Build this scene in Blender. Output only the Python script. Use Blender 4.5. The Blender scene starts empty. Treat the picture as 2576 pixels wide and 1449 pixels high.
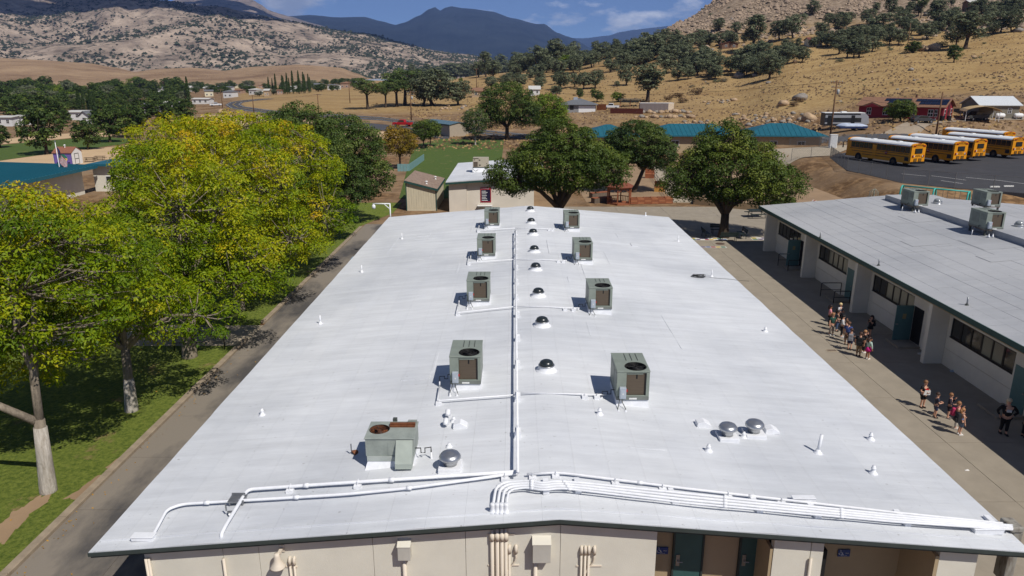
import bpy, bmesh, math, random
import numpy as np
from mathutils import Vector, Matrix, Euler, noise as mnoise
R = math.radians
scene = bpy.context.scene
# ------------------------------------------------------------------ camera
F, U0, V0, HC = 1811.0, 1297.0, 724.5, 15.0          # focal length / principal point in a 2576 px wide frame, flight height
TH = math.atan(533.5 / F)
cam_d = bpy.data.cameras.new('camera')
cam = bpy.data.objects.new('camera', cam_d)
scene.collection.objects.link(cam)
cam.location = (0, 0, HC)
cam.rotation_euler = (math.pi / 2 - TH, 0, 0)
cam_d.sensor_width = 36.0
cam_d.lens = 36.0 * F / 2576.0
cam_d.shift_x = -9.0 / 2576.0
cam_d.clip_start = 0.3
cam_d.clip_end = 60000
scene.camera = cam
# ------------------------------------------------------------------ sun, sky, exposure
SUNV = Vector((0.53, -0.62, 1.0)).normalized()       # towards the sun: high, behind the camera and to the right
sun_d = bpy.data.lights.new('sun', 'SUN')
sun_d.energy = 4.45
sun_d.angle = R(0.53)
sun_d.color = (1.0, 0.955, 0.89)
sun = bpy.data.objects.new('sun', sun_d)
scene.collection.objects.link(sun)
sun.rotation_euler = SUNV.to_track_quat('Z', 'Y').to_euler()
world = bpy.data.worlds.new('World')
scene.world = world
world.use_nodes = True
wn, wl = world.node_tree.nodes, world.node_tree.links
wn.clear()
w_out = wn.new('ShaderNodeOutputWorld')
w_bg = wn.new('ShaderNodeBackground')
w_bg.inputs[1].default_value = 0.095
w_sky = wn.new('ShaderNodeTexSky')
w_sky.sky_type = 'NISHITA'
w_sky.sun_disc = False
w_sky.sun_elevation = math.asin(SUNV.z)
w_sky.sun_rotation = math.atan2(SUNV.x, SUNV.y)
w_sky.altitude = 8000
w_sky.air_density = 1.0
w_sky.dust_density = 0.0
w_sky.ozone_density = 3.5
# cumulus scattered through the whole sky, low over the horizon
def wnode(t, **k):
    n = wn.new(t)
    for a, b in k.items():
        setattr(n, a, b)
    return n
w_tc = wnode('ShaderNodeTexCoord')
w_map = wnode('ShaderNodeMapping')
w_map.inputs['Scale'].default_value = (5.5, 5.5, 15.0)
w_map.inputs['Location'].default_value = (4.34, 19.31, 8.72)
w_n1 = wnode('ShaderNodeTexNoise')
w_n1.inputs['Scale'].default_value = 1.0
w_n1.inputs['Detail'].default_value = 9.0
w_n1.inputs['Roughness'].default_value = 0.56
w_r1 = wnode('ShaderNodeValToRGB')
w_r1.color_ramp.elements[0].position = 0.585
w_r1.color_ramp.elements[1].position = 0.665
w_map2 = wnode('ShaderNodeMapping')
w_map2.inputs['Scale'].default_value = (5.5, 5.5, 15.0)
w_map2.inputs['Location'].default_value = (4.34, 19.31, 8.96)
w_n2 = wnode('ShaderNodeTexNoise')
w_n2.inputs['Scale'].default_value = 1.0
w_n2.inputs['Detail'].default_value = 9.0
w_n2.inputs['Roughness'].default_value = 0.56
w_r2 = wnode('ShaderNodeValToRGB')
w_r2.color_ramp.elements[0].position = 0.50
w_r2.color_ramp.elements[0].color = (12.5, 12.6, 12.9, 1)
w_r2.color_ramp.elements[1].position = 0.72
w_r2.color_ramp.elements[1].color = (4.0, 4.5, 5.6, 1)
w_mix = wnode('ShaderNodeMixRGB')
w_mul = wnode('ShaderNodeMath', operation='MULTIPLY')
w_mul.inputs[1].default_value = 0.85
wl.new(w_tc.outputs['Generated'], w_map.inputs['Vector'])
wl.new(w_tc.outputs['Generated'], w_map2.inputs['Vector'])
wl.new(w_map.outputs[0], w_n1.inputs['Vector'])
wl.new(w_map2.outputs[0], w_n2.inputs['Vector'])
wl.new(w_n1.outputs[0], w_r1.inputs[0])
wl.new(w_n2.outputs[0], w_r2.inputs[0])
wl.new(w_r1.outputs[0], w_mul.inputs[0])
wl.new(w_mul.outputs[0], w_mix.inputs[0])
wl.new(w_sky.outputs[0], w_mix.inputs[1])
wl.new(w_r2.outputs[0], w_mix.inputs[2])
wl.new(w_mix.outputs[0], w_bg.inputs[0])
wl.new(w_bg.outputs[0], w_out.inputs[0])
vs = scene.view_settings
vs.view_transform = 'Standard'
vs.look = 'None'
vs.exposure = 0.0
vs.gamma = 1.0
vs.use_curve_mapping = False
scene.cycles.max_bounces = 6
scene.cycles.diffuse_bounces = 3
scene.cycles.glossy_bounces = 3
scene.cycles.transparent_max_bounces = 12
scene.cycles.volume_bounces = 0
scene.cycles.caustics_reflective = False
scene.cycles.caustics_refractive = False

# ------------------------------------------------------------------ helpers
col = scene.collection
cT, sT = math.cos(TH), math.sin(TH)

def ray(u, v):
    x, y = (u - U0) / F, -(v - V0) / F
    return (x, cT + y * sT, -sT + y * cT)

def G(u, v, z=0.0):
    d = ray(u, v)
    t = (z - HC) / d[2]
    return Vector((d[0] * t, d[1] * t, z))

def atY(u, v, Y):
    d = ray(u, v)
    t = Y / d[1]
    return Vector((d[0] * t, Y, HC + d[2] * t))

def pxm(Y, z=0.0):
    "metres covered by one frame pixel at depth Y"
    return (Y * cT - (z - HC) * sT) / F

def lin(c):
    c = c / 255.0
    return c / 12.92 if c <= 0.04045 else ((c + 0.055) / 1.055) ** 2.4

def C(r, g, b):
    return (lin(r), lin(g), lin(b), 1.0)

def sc4(c, k):
    return (c[0] * k, c[1] * k, c[2] * k, 1.0)

MATS = {}

def nd(nt, t, **k):
    n = nt.nodes.new(t)
    for a, b in k.items():
        setattr(n, a, b)
    return n

def mat(name, c, rough=0.75, metal=0.0, var=0.12, scale=3.0, bump=0.0, bscale=None, c2=None, detail=6.0,
        spec=0.4, transl=0.0, stretch=None, coords='Object', lo=0.35, hi=0.65, bdist=0.02, emit=None):
    "procedural surface: two tones mixed by noise, optional relief"
    if name in MATS:
        return MATS[name]
    m = bpy.data.materials.new(name)
    m.use_nodes = True
    nt = m.node_tree
    b = nt.nodes['Principled BSDF']
    b.inputs['Roughness'].default_value = rough
    b.inputs['Metallic'].default_value = metal
    b.inputs['Specular IOR Level'].default_value = spec
    tc = nd(nt, 'ShaderNodeTexCoord')
    src = nd(nt, 'ShaderNodeNewGeometry').outputs['Position'] if coords == 'World' else tc.outputs[coords]
    if stretch:
        mp = nd(nt, 'ShaderNodeMapping')
        mp.inputs['Scale'].default_value = stretch
        nt.links.new(src, mp.inputs['Vector'])
        src = mp.outputs[0]
    no = nd(nt, 'ShaderNodeTexNoise')
    no.inputs['Scale'].default_value = scale
    no.inputs['Detail'].default_value = detail
    no.inputs['Roughness'].default_value = 0.62
    nt.links.new(src, no.inputs['Vector'])
    rp = nd(nt, 'ShaderNodeValToRGB')
    rp.color_ramp.elements[0].position = lo
    rp.color_ramp.elements[1].position = hi
    if c2 is None:
        rp.color_ramp.elements[0].color = sc4(c, 1 - var)
        rp.color_ramp.elements[1].color = sc4(c, 1 + var)
    else:
        rp.color_ramp.elements[0].color = c2
        rp.color_ramp.elements[1].color = c
    nt.links.new(no.outputs[0], rp.inputs[0])
    nt.links.new(rp.outputs[0], b.inputs['Base Color'])
    if bump:
        bn = nd(nt, 'ShaderNodeTexNoise')
        bn.inputs['Scale'].default_value = bscale or scale * 6
        bn.inputs['Detail'].default_value = 5.0
        nt.links.new(src, bn.inputs['Vector'])
        bp = nd(nt, 'ShaderNodeBump')
        bp.inputs['Strength'].default_value = bump
        bp.inputs['Distance'].default_value = bdist
        nt.links.new(bn.outputs[0], bp.inputs['Height'])
        nt.links.new(bp.outputs[0], b.inputs['Normal'])
    MATS[name] = m
    return m

class MB:
    "collects geometry; build() links it as one mesh object"
    def __init__(s):
        s.v, s.f = [], []
    def add(s, vs_, fs):
        o = len(s.v)
        s.v.extend([tuple(p) for p in vs_])
        s.f.extend([tuple(i + o for i in f) for f in fs])
        return s
    def box(s, c, d, rz=0.0, rx=0.0, ry=0.0, taper=1.0):
        x, y, z = d[0] / 2, d[1] / 2, d[2] / 2
        t = taper
        P = [(-x, -y, -z), (x, -y, -z), (x, y, -z), (-x, y, -z), (-x * t, -y * t, z), (x * t, -y * t, z), (x * t, y * t, z), (-x * t, y * t, z)]
        if rz or rx or ry:
            M = Euler((rx, ry, rz)).to_matrix()
            P = [M @ Vector(p) for p in P]
        P = [(p[0] + c[0], p[1] + c[1], p[2] + c[2]) for p in P]
        return s.add(P, [(0, 3, 2, 1), (4, 5, 6, 7), (0, 1, 5, 4), (1, 2, 6, 5), (2, 3, 7, 6), (3, 0, 4, 7)])
    def bb(s, x0, x1, y0, y1, z0, z1):
        return s.box(((x0 + x1) / 2, (y0 + y1) / 2, (z0 + z1) / 2), (x1 - x0, y1 - y0, z1 - z0))
    def tube(s, pts, r, n=8, cap=True, r1=None):
        pts = [Vector(p) for p in pts]
        k = len(pts)
        rs = r if isinstance(r, (list, tuple)) else [r + ((r1 if r1 is not None else r) - r) * i / max(1, k - 1) for i in range(k)]
        V, Fc = [], []
        prev = None
        for i, p in enumerate(pts):
            if i == 0: t = pts[1] - p
            elif i == k - 1: t = p - pts[i - 1]
            else: t = (pts[i + 1] - p).normalized() + (p - pts[i - 1]).normalized()
            if t.length < 1e-9: t = Vector((0, 0, 1))
            t.normalize()
            a = prev if prev is not None else (Vector((0, 0, 1)) if abs(t.z) < 0.9 else Vector((1, 0, 0)))
            a = (a - t * a.dot(t))
            if a.length < 1e-6: a = t.orthogonal()
            a.normalize()
            prev = a
            b = t.cross(a)
            for j in range(n):
                w = 2 * math.pi * j / n
                V.append(p + (a * math.cos(w) + b * math.sin(w)) * rs[i])
        for i in range(k - 1):
            for j in range(n):
                Fc.append((i * n + j, i * n + (j + 1) % n, (i + 1) * n + (j + 1) % n, (i + 1) * n + j))
        if cap:
            Fc.append(tuple(range(n))[::-1])
            Fc.append(tuple(range((k - 1) * n, k * n)))
        return s.add(V, Fc)
    def lathe(s, prof, c=(0, 0, 0), n=20, sy=1.0):
        V, Fc = [], []
        for (r, z) in prof:
            for j in range(n):
                w = 2 * math.pi * j / n
                V.append((c[0] + r * math.cos(w), c[1] + r * sy * math.sin(w), c[2] + z))
        for i in range(len(prof) - 1):
            for j in range(n):
                Fc.append((i * n + j, i * n + (j + 1) % n, (i + 1) * n + (j + 1) % n, (i + 1) * n + j))
        Fc.append(tuple(range(n))[::-1])
        Fc.append(tuple(range((len(prof) - 1) * n, len(prof) * n)))
        return s.add(V, Fc)
    def prism(s, poly, z0, z1):
        n = len(poly)
        a0 = sum(poly[i][0] * poly[(i + 1) % n][1] - poly[(i + 1) % n][0] * poly[i][1] for i in range(n))
        if a0 < 0: poly = poly[::-1]
        V = [(p[0], p[1], z0) for p in poly] + [(p[0], p[1], z1) for p in poly]
        Fc = [tuple(range(n))[::-1], tuple(range(n, 2 * n))]
        for i in range(n):
            j = (i + 1) % n
            Fc.append((i, j, n + j, n + i))
        return s.add(V, Fc)
    def extr(s, poly, axis, a0, a1):
        "polygon given in the two other axes, extruded along axis 0/1/2"
        n = len(poly)
        V = []
        for a in (a0, a1):
            for p in poly:
                q = list(p)
                q.insert(axis, a)
                V.append(tuple(q))
        Fc = [tuple(range(n)), tuple(range(n, 2 * n))[::-1]]
        for i in range(n):
            j = (i + 1) % n
            Fc.append((i, n + i, n + j, j))
        return s.add(V, Fc)
    def build(s, name, m, parent=None, off=None, smooth=False, bevel=0.0, fixn=False):
        me = bpy.data.meshes.new(name)
        V = s.v
        if off is not None:
            V = [(p[0] - off[0], p[1] - off[1], p[2] - off[2]) for p in V]
        me.from_pydata(V, [], s.f)
        if fixn:
            bm = bmesh.new()
            bm.from_mesh(me)
            bmesh.ops.recalc_face_normals(bm, faces=bm.faces)
            bm.to_mesh(me)
            bm.free()
        for mm in (m if isinstance(m, (list, tuple)) else [m]):
            me.materials.append(mm)
        if smooth:
            me.polygons.foreach_set('use_smooth', [True] * len(me.polygons))
        o = bpy.data.objects.new(name, me)
        col.objects.link(o)
        if parent: o.parent = parent
        if bevel:
            b = o.modifiers.new('bevel', 'BEVEL')
            b.width = bevel
            b.segments = 2
            b.limit_method = 'ANGLE'
            b.angle_limit = R(40)
        return o

def tag(o, label, cat, group=None):
    o['label'] = label
    o['category'] = cat
    if group: o['group'] = group
    return o

def struct(o, kind='structure'):
    o['kind'] = kind
    return o

def thing(name, label, cat, loc=(0, 0, 0), rz=0.0, group=None):
    o = bpy.data.objects.new(name, None)
    o.empty_display_size = 0.3
    col.objects.link(o)
    o.location = loc
    o.rotation_euler = (0, 0, rz)
    return tag(o, label, cat, group)

KIDS = {}
def dup(root, loc, rz=0.0, scale=None, label=None, group=None):
    "a copy of a thing with its parts and sub-parts"
    def cp(o, par):
        c = o.copy()
        col.objects.link(c)
        c.parent = par
        for k in KIDS[o.name]:
            cp(k, c)
        return c
    def reg(o):
        if o.name not in KIDS:
            KIDS[o.name] = list(o.children)
        for k in KIDS[o.name]: reg(k)
    reg(root)
    r = cp(root, None)
    r.location = loc
    r.rotation_euler = (0, 0, rz)
    if scale: r.scale = scale if isinstance(scale, (tuple, list)) else (scale,) * 3
    if label: r['label'] = label
    if group: r['group'] = group
    return r

def share(o, name, parent, loc=(0, 0, 0), rot=(0, 0, 0), scale=None):
    "another piece with the same mesh data"
    c = bpy.data.objects.new(name, o.data)
    col.objects.link(c)
    c.parent = parent
    c.location = loc
    c.rotation_euler = rot
    if scale: c.scale = scale
    return c

def npmesh(name, V, Fq, m, parent=None, attrs=None, smooth=False):
    "fast mesh from numpy: V (n,3), Fq (k,3|4)"
    me = bpy.data.meshes.new(name)
    V = np.ascontiguousarray(V, dtype=np.float32)
    Fq = np.ascontiguousarray(Fq, dtype=np.int32)
    k, w = Fq.shape
    me.vertices.add(len(V))
    me.vertices.foreach_set('co', V.ravel())
    me.loops.add(k * w)
    me.loops.foreach_set('vertex_index', Fq.ravel())
    me.polygons.add(k)
    me.polygons.foreach_set('loop_start', np.arange(0, k * w, w, dtype=np.int32))
    me.polygons.foreach_set('loop_total', np.full(k, w, dtype=np.int32))
    if smooth:
        me.polygons.foreach_set('use_smooth', np.ones(k, dtype=bool))
    me.update(calc_edges=True)
    for mm in (m if isinstance(m, (list, tuple)) else [m]):
        me.materials.append(mm)
    if attrs:
        for a, val in attrs.items():
            at = me.attributes.new(a, 'FLOAT', 'POINT')
            at.data.foreach_set('value', np.ascontiguousarray(val, dtype=np.float32))
    o = bpy.data.objects.new(name, me)
    col.objects.link(o)
    if parent: o.parent = parent
    return o

def text_mesh(body, size, m, name, parent, loc, rot, ext=0.004):
    cu = bpy.data.curves.new(name, 'FONT')
    cu.body = body
    cu.size = size
    cu.extrude = ext
    cu.align_x = 'CENTER'
    cu.align_y = 'CENTER'
    t = bpy.data.objects.new(name, cu)
    me = bpy.data.meshes.new_from_object(t)
    bpy.data.objects.remove(t)
    me.materials.append(m)
    o = bpy.data.objects.new(name, me)
    col.objects.link(o)
    o.parent = parent
    o.location = loc
    o.rotation_euler = rot
    return o

def fbm(x, y, oct=5, seed=0.0):
    return mnoise.fractal(Vector((x, y, seed)), 1.0, 2.0, oct)

def ss(t):
    t = max(0.0, min(1.0, t))
    return t * t * (3 - 2 * t)

# ------------------------------------------------------------------ terrain height
COLS = {   # frame column: ground seen at (row, distance)
    -400: [(215.7, 1200)],
    500: [(215.7, 1200)],
    650: [(268, 330), (248, 420), (215, 1200)],
    860: [(289, 262), (262, 320), (232, 470), (226, 560), (203, 1050), (201.5, 1200)],
    1100: [(292, 256), (262, 320), (228, 420), (203, 520), (203, 700), (203, 1050), (201.5, 1200)],
    1250: [(298, 240), (255, 320), (215, 420), (190, 520), (185, 640), (196, 1200)],
    1450: [(288, 250), (222, 350), (192, 430), (172, 500), (160, 600), (175, 1200)],
    1600: [(295, 228), (240, 310), (190, 400), (150, 470), (118, 560), (120, 700), (160, 1200)],
    1700: [(302, 210), (262, 270), (200, 360), (150, 430), (112, 510), (68, 620), (60, 720), (110, 1200)],
    1850: [(300, 205), (268, 250), (210, 330), (150, 410), (92, 490), (-25, 680), (-60, 800), (0, 1200)],
    2000: [(318, 165), (290, 190), (240, 230), (190, 300), (140, 370), (80, 460), (-70, 680), (-120, 800), (-60, 1200)],
    2300: [(312, 145), (300, 156), (255, 180), (215, 215), (150, 290), (110, 350), (50, 440), (-70, 600), (-140, 760), (-100, 1200)],
    2600: [(318, 138), (260, 170), (225, 195), (150, 260), (90, 320), (20, 420), (-110, 600), (-170, 760), (-120, 1200)],
    3400: [(310, 140), (250, 170), (215, 195), (140, 260), (80, 320), (10, 420), (-110, 600), (-170, 760), (-120, 1200)],
}

def zlot(x, y):
    return 2.8 * ss((x - 37) / 8.0) * ss((y - 70) / 10.0)

_cols = []
for _u, _l in sorted(COLS.items()):
    a = (_u - U0) * cT / F
    prof = [(140.0, zlot(a * 140, 140))] if a > -0.4 else [(140.0, 0.0)]
    for (_v, _Y) in _l:
        if _Y > 140: prof.append((_Y, atY(_u, _v, _Y).z))
    _cols.append((a, prof))
_ca = np.array([c[0] for c in _cols])

def _pz(prof, Y):
    if Y <= prof[0][0]: return prof[0][1]
    for (y0, z0), (y1, z1) in zip(prof, prof[1:]):
        if Y <= y1:
            t = (Y - y0) / (y1 - y0)
            return z0 + (z1 - z0) * t
    return prof[-1][1]

def gz(x, y):
    "ground height"
    if y < 60: return zlot(x, y)
    if y < 140: return zlot(x, y)
    a = x / y
    i = int(np.searchsorted(_ca, a)) - 1
    if i < 0: z = _pz(_cols[0][1], y)
    elif i >= len(_cols) - 1: z = _pz(_cols[-1][1], y)
    else:
        t = (a - _ca[i]) / (_ca[i + 1] - _ca[i])
        t = t * t * (3 - 2 * t) * 0.5 + t * 0.5
        z = _pz(_cols[i][1], y) * (1 - t) + _pz(_cols[i + 1][1], y) * t
    rough = ss((z - 8) / 25.0)
    if rough > 0:
        z += rough * (2.2 * fbm(x / 60, y / 60, 4, 3.1) + 0.7 * fbm(x / 14, y / 14, 3, 7.7))
    return z

def hit(u, v, tmin=60.0):
    "where the line of sight through a frame point meets the ground"
    d = ray(u, v)
    t, pt = tmin, tmin
    while t < 2500:
        if HC + d[2] * t < gz(d[0] * t, d[1] * t):
            lo, hi = pt, t
            for _ in range(14):
                mdl = (lo + hi) / 2
                if HC + d[2] * mdl < gz(d[0] * mdl, d[1] * mdl): hi = mdl
                else: lo = mdl
            t = hi
            return Vector((d[0] * t, d[1] * t, gz(d[0] * t, d[1] * t)))
        pt = t
        t *= 1.012
    return Vector((d[0] * 1200, d[1] * 1200, gz(d[0] * 1200, d[1] * 1200)))

ZR, SLP, XR = 4.47, 0.0815, 1.1          # main roof ridge height, fall, ridge line
XL, XE, YN, YF = -10.75, 13.0, 15.5, 60.4
def rz_main(x): return ZR - SLP * abs(x - XR)
def RH(u, v, up=0.0):
    z = 4.2
    for _ in range(8):
        p = G(u, v, z + up)
        z = rz_main(p.x)
    return Vector((p.x, p.y, z + up))
ZR2, SLP2, XR2, XL2 = 4.82, 0.082, 34.3, 21.9   # neighbouring roof
def RH2(u, v):
    z = 4.3
    for _ in range(8):
        p = G(u, v, z)
        z = ZR2 - SLP2 * abs(p.x - XR2)
    return Vector((p.x, p.y, z))
# ================================================================== the setting
def ground_material():
    m = bpy.data.materials.new('dry_ground')
    m.use_nodes = True
    nt = m.node_tree
    b = nt.nodes['Principled BSDF']
    b.inputs['Roughness'].default_value = 0.95
    b.inputs['Specular IOR Level'].default_value = 0.1
    g = nd(nt, 'ShaderNodeNewGeometry')
    def noise(scale, detail=6, rough=0.6, st=None):
        n = nd(nt, 'ShaderNodeTexNoise')
        n.inputs['Scale'].default_value = scale
        n.inputs['Detail'].default_value = detail
        n.inputs['Roughness'].default_value = rough
        if st:
            mp = nd(nt, 'ShaderNodeMapping')
            mp.inputs['Scale'].default_value = st
            nt.links.new(g.outputs['Position'], mp.inputs[0])
            nt.links.new(mp.outputs[0], n.inputs['Vector'])
        else:
            nt.links.new(g.outputs['Position'], n.inputs['Vector'])
        return n.outputs[0]
    def ramp(src, p0, c0, p1, c1):
        r = nd(nt, 'ShaderNodeValToRGB')
        r.color_ramp.elements[0].position = p0
        r.color_ramp.elements[0].color = c0
        r.color_ramp.elements[1].position = p1
        r.color_ramp.elements[1].color = c1
        nt.links.new(src, r.inputs[0])
        return r.outputs[0]
    def mix(f, a, bb):
        x = nd(nt, 'ShaderNodeMixRGB')
        nt.links.new(f, x.inputs[0])
        nt.links.new(a, x.inputs[1])
        nt.links.new(bb, x.inputs[2])
        return x.outputs[0]
    def attr(n):
        a = nd(nt, 'ShaderNodeAttribute')
        a.attribute_name = n
        return a.outputs['Fac']
    soil = ramp(noise(0.16, 8, 0.65), 0.36, C(118, 96, 74), 0.64, C(156, 131, 102))
    gold = ramp(noise(0.045, 9, 0.68, (1, 2.2, 1)), 0.36, C(140, 112, 74), 0.62, C(176, 149, 102))
    gold2 = ramp(noise(0.5, 5, 0.7), 0.4, C(150, 122, 82), 0.62, C(184, 158, 110))
    gold = mix(ramp(noise(0.02, 4), 0.4, (0, 0, 0, 1), 0.62, (0.8, 0.8, 0.8, 1)), gold, gold2)
    weeds = ramp(noise(0.9, 4, 0.7), 0.45, C(104, 80, 56), 0.6, C(150, 120, 86))
    soil = mix(ramp(noise(0.06, 5), 0.46, (0, 0, 0, 1), 0.58, (1, 1, 1, 1)), soil, weeds)
    rock = ramp(noise(0.28, 8, 0.72), 0.36, C(84, 70, 58), 0.62, C(168, 150, 130))
    c = mix(attr('gold'), soil, gold)
    c = mix(attr('rock'), c, rock)
    nt.links.new(c, b.inputs['Base Color'])
    bp = nd(nt, 'ShaderNodeBump')
    bp.inputs['Strength'].default_value = 0.5
    bp.inputs['Distance'].default_value = 0.25
    nt.links.new(noise(1.4, 6, 0.7), bp.inputs['Height'])
    nt.links.new(bp.outputs[0], b.inputs['Normal'])
    return m

def build_ground():
    angs = list(np.linspace(-52, 52, 420)) + list(np.linspace(55, 305, 60))
    rad = [0.5]
    r = 6.0
    while r < 60: rad.append(r); r *= 1.06
    while r < 1300: rad.append(r); r *= 1.0165
    rad += [1500, 2000, 3000, 5000, 9000, 15500]
    V, gold, rock = [], [], []
    for rr in rad:
        for a in angs:
            x, y = rr * math.sin(R(a)), rr * math.cos(R(a))
            ya = abs(y) if abs(a) < 90 else 1.0
            z = gz(x, y) if (abs(a) <= 53 and rr < 1250) else (gz(rr * math.sin(R(max(-53, min(53, a if a < 180 else a - 360)))), rr * math.cos(R(53))) * max(0, math.cos(R((a - 53) * 0.9))) ** 2 if (53 < a < 150 and rr < 1250) else 0.0)
            if rr >= 1250: z = -2.0
            V.append((x, y, z))
            u = U0 + F / cT * (x / max(y, 1.0))
            gd = ss((u - 1300) / 700) * ss((y - 165) / 40) * (1 - 0.6 * ss((y - 420) / 150))
            gd = max(gd, ss((y - 255) / 30) * ss((u - 560) / 60) * 0.8)
            if u > 1500: gd = max(gd * ss((y - 178) / 25), 0)
            gold.append(gd)
            rock.append(ss((z - 34) / 20) * 0.9)
    n, k = len(angs), len(rad)
    Fq = []
    for i in range(k - 1):
        for j in range(n):
            j2 = (j + 1) % n
            Fq.append((i * n + j, (i + 1) * n + j, (i + 1) * n + j2, i * n + j2))
    o = npmesh('ground', np.array(V), np.array(Fq), ground_material(), attrs={'gold': gold, 'rock': rock}, smooth=True)
    struct(o)
build_ground()

def sheet(name, poly, m, z=0.01, kind='structure', parent=None):
    o = MB().prism([(p[0], p[1]) for p in poly], z - 0.3, z).build(name, m, parent)
    if kind and not parent: struct(o, kind)
    return o

def drape(name, near, far, m, lift=0.12, across=4, along=6):
    "ribbon between two lines, laid on the ground"
    def sub(l):
        q = []
        for a, b in zip(l, l[1:]):
            for i in range(along):
                q.append((a[0] + (b[0] - a[0]) * i / along, a[1] + (b[1] - a[1]) * i / along))
        q.append(l[-1])
        return q
    a, b = sub(near), sub(far)
    V, Fq = [], []
    for p, q in zip(a, b):
        for j in range(across + 1):
            t = j / across
            x, y = p[0] + (q[0] - p[0]) * t, p[1] + (q[1] - p[1]) * t
            V.append((x, y, gz(x, y) + lift))
    w = across + 1
    for i in range(len(a) - 1):
        for j in range(across):
            Fq.append((i * w + j, i * w + j + 1, (i + 1) * w + j + 1, (i + 1) * w + j))
    return npmesh(name, np.array(V), np.array(Fq), m, smooth=True)

M_conc = mat('yard_concrete', C(150, 140, 124), 0.9, var=0.09, scale=0.9, bump=0.15, bscale=30, detail=9)
M_conc2 = mat('walk_concrete', C(168, 155, 134), 0.9, var=0.08, scale=1.2, detail=8)
M_road = mat('service_road', C(134, 125, 113), 0.88, scale=0.16, c2=C(80, 77, 75), lo=0.40, hi=0.56, detail=9, stretch=(1.7, 0.75, 1), coords='World', bump=0.15, bscale=20)
M_asph = mat('lot_asphalt', C(62, 62, 65), 0.93, var=0.14, scale=0.5, detail=9, bump=0.2, bscale=40)
M_road2 = mat('road_asphalt', C(74, 74, 78), 0.9, var=0.1, scale=0.2, detail=7)
M_kerb = mat('kerb_concrete', C(150, 135, 115), 0.9, var=0.16, scale=2.5, bump=0.3, bscale=18, detail=9)
M_sand = mat('sand', C(196, 167, 130), 0.95, var=0.07, scale=0.15, detail=9, bump=0.3, bscale=3)
M_dirt = mat('dirt', C(150, 125, 97), 0.95, var=0.12, scale=0.35, detail=9, bump=0.3, bscale=5)
M_paint_w = mat('white_paint', C(215, 213, 205), 0.8, var=0.06, scale=6)
M_paint_y = mat('yellow_paint', C(196, 160, 60), 0.8, var=0.08, scale=6)

def grass_material(name, c_hi, c_lo, c_dry, dry=0.60):
    m = bpy.data.materials.new(name)
    m.use_nodes = True
    nt = m.node_tree
    b = nt.nodes['Principled BSDF']
    b.inputs['Roughness'].default_value = 0.9
    b.inputs['Specular IOR Level'].default_value = 0.15
    g = nd(nt, 'ShaderNodeNewGeometry')
    def noise(scale, detail, rough=0.65):
        n = nd(nt, 'ShaderNodeTexNoise')
        n.inputs['Scale'].default_value = scale
        n.inputs['Detail'].default_value = detail
        n.inputs['Roughness'].default_value = rough
        nt.links.new(g.outputs['Position'], n.inputs['Vector'])
        return n.outputs[0]
    def ramp(s, p0, c0, p1, c1):
        r = nd(nt, 'ShaderNodeValToRGB')
        r.color_ramp.elements[0].position = p0; r.color_ramp.elements[0].color = c0
        r.color_ramp.elements[1].position = p1; r.color_ramp.elements[1].color = c1
        nt.links.new(s, r.inputs[0])
        return r.outputs[0]
    x = nd(nt, 'ShaderNodeMixRGB')
    nt.links.new(ramp(noise(0.35, 7, 0.72), dry, (0, 0, 0, 1), dry + 0.1, (1, 1, 1, 1)), x.inputs[0])
    nt.links.new(ramp(noise(5.0, 8, 0.75), 0.36, c_lo, 0.64, c_hi), x.inputs[1])
    nt.links.new(ramp(noise(9.0, 5), 0.3, sc4(c_dry, 0.8), 0.7, sc4(c_dry, 1.15)), x.inputs[2])
    nt.links.new(x.outputs[0], b.inputs['Base Color'])
    bp = nd(nt, 'ShaderNodeBump')
    bp.inputs['Strength'].default_value = 0.9
    bp.inputs['Distance'].default_value = 0.08
    nt.links.new(noise(22, 4, 0.8), bp.inputs['Height'])
    nt.links.new(bp.outputs[0], b.inputs['Normal'])
    return m
M_lawn = grass_material('lawn_grass', C(132, 142, 62), C(80, 98, 36), C(160, 132, 96), 0.585)
M_field = grass_material('field_grass', C(96, 112, 58), C(66, 88, 40), C(140, 126, 84), 0.60)

# school ground: bare earth apron, lawns, pavements
def P2(*l): return [(G(u, v).x, G(u, v).y) for (u, v) in l]
sheet('lawn', [(-46, 4), (-16.08, 4), (-16.08, 39.0), (-46, 39.0)], M_lawn, 0.03)
sheet('lawn', [(-46, 42.6), (-16.08, 42.6), (-16.08, 74), (-14, 81), (-14, 88), (-46, 88)], M_lawn, 0.03)
sheet('path', [(-46, 39.0), (-15.82, 39.0), (-15.82, 42.6), (-46, 42.6)], M_conc2, 0.016)
sheet('playing_field', P2((-120, 408), (-120, 369), (0, 365), (200, 347), (270, 345), (360, 352), (300, 364), (230, 373), (100, 390), (0, 404)), M_field, 0.03)
sheet('sand_ground', P2((-160, 425), (-160, 411), (0, 405), (100, 391), (230, 374), (320, 366), (420, 372), (420, 425)), M_sand, 0.02)
sheet('sand_ground', P2((-120, 368), (0, 363), (200, 345), (280, 343), (280, 332), (200, 334), (0, 350), (-120, 356)), M_sand, 0.02)

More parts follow.
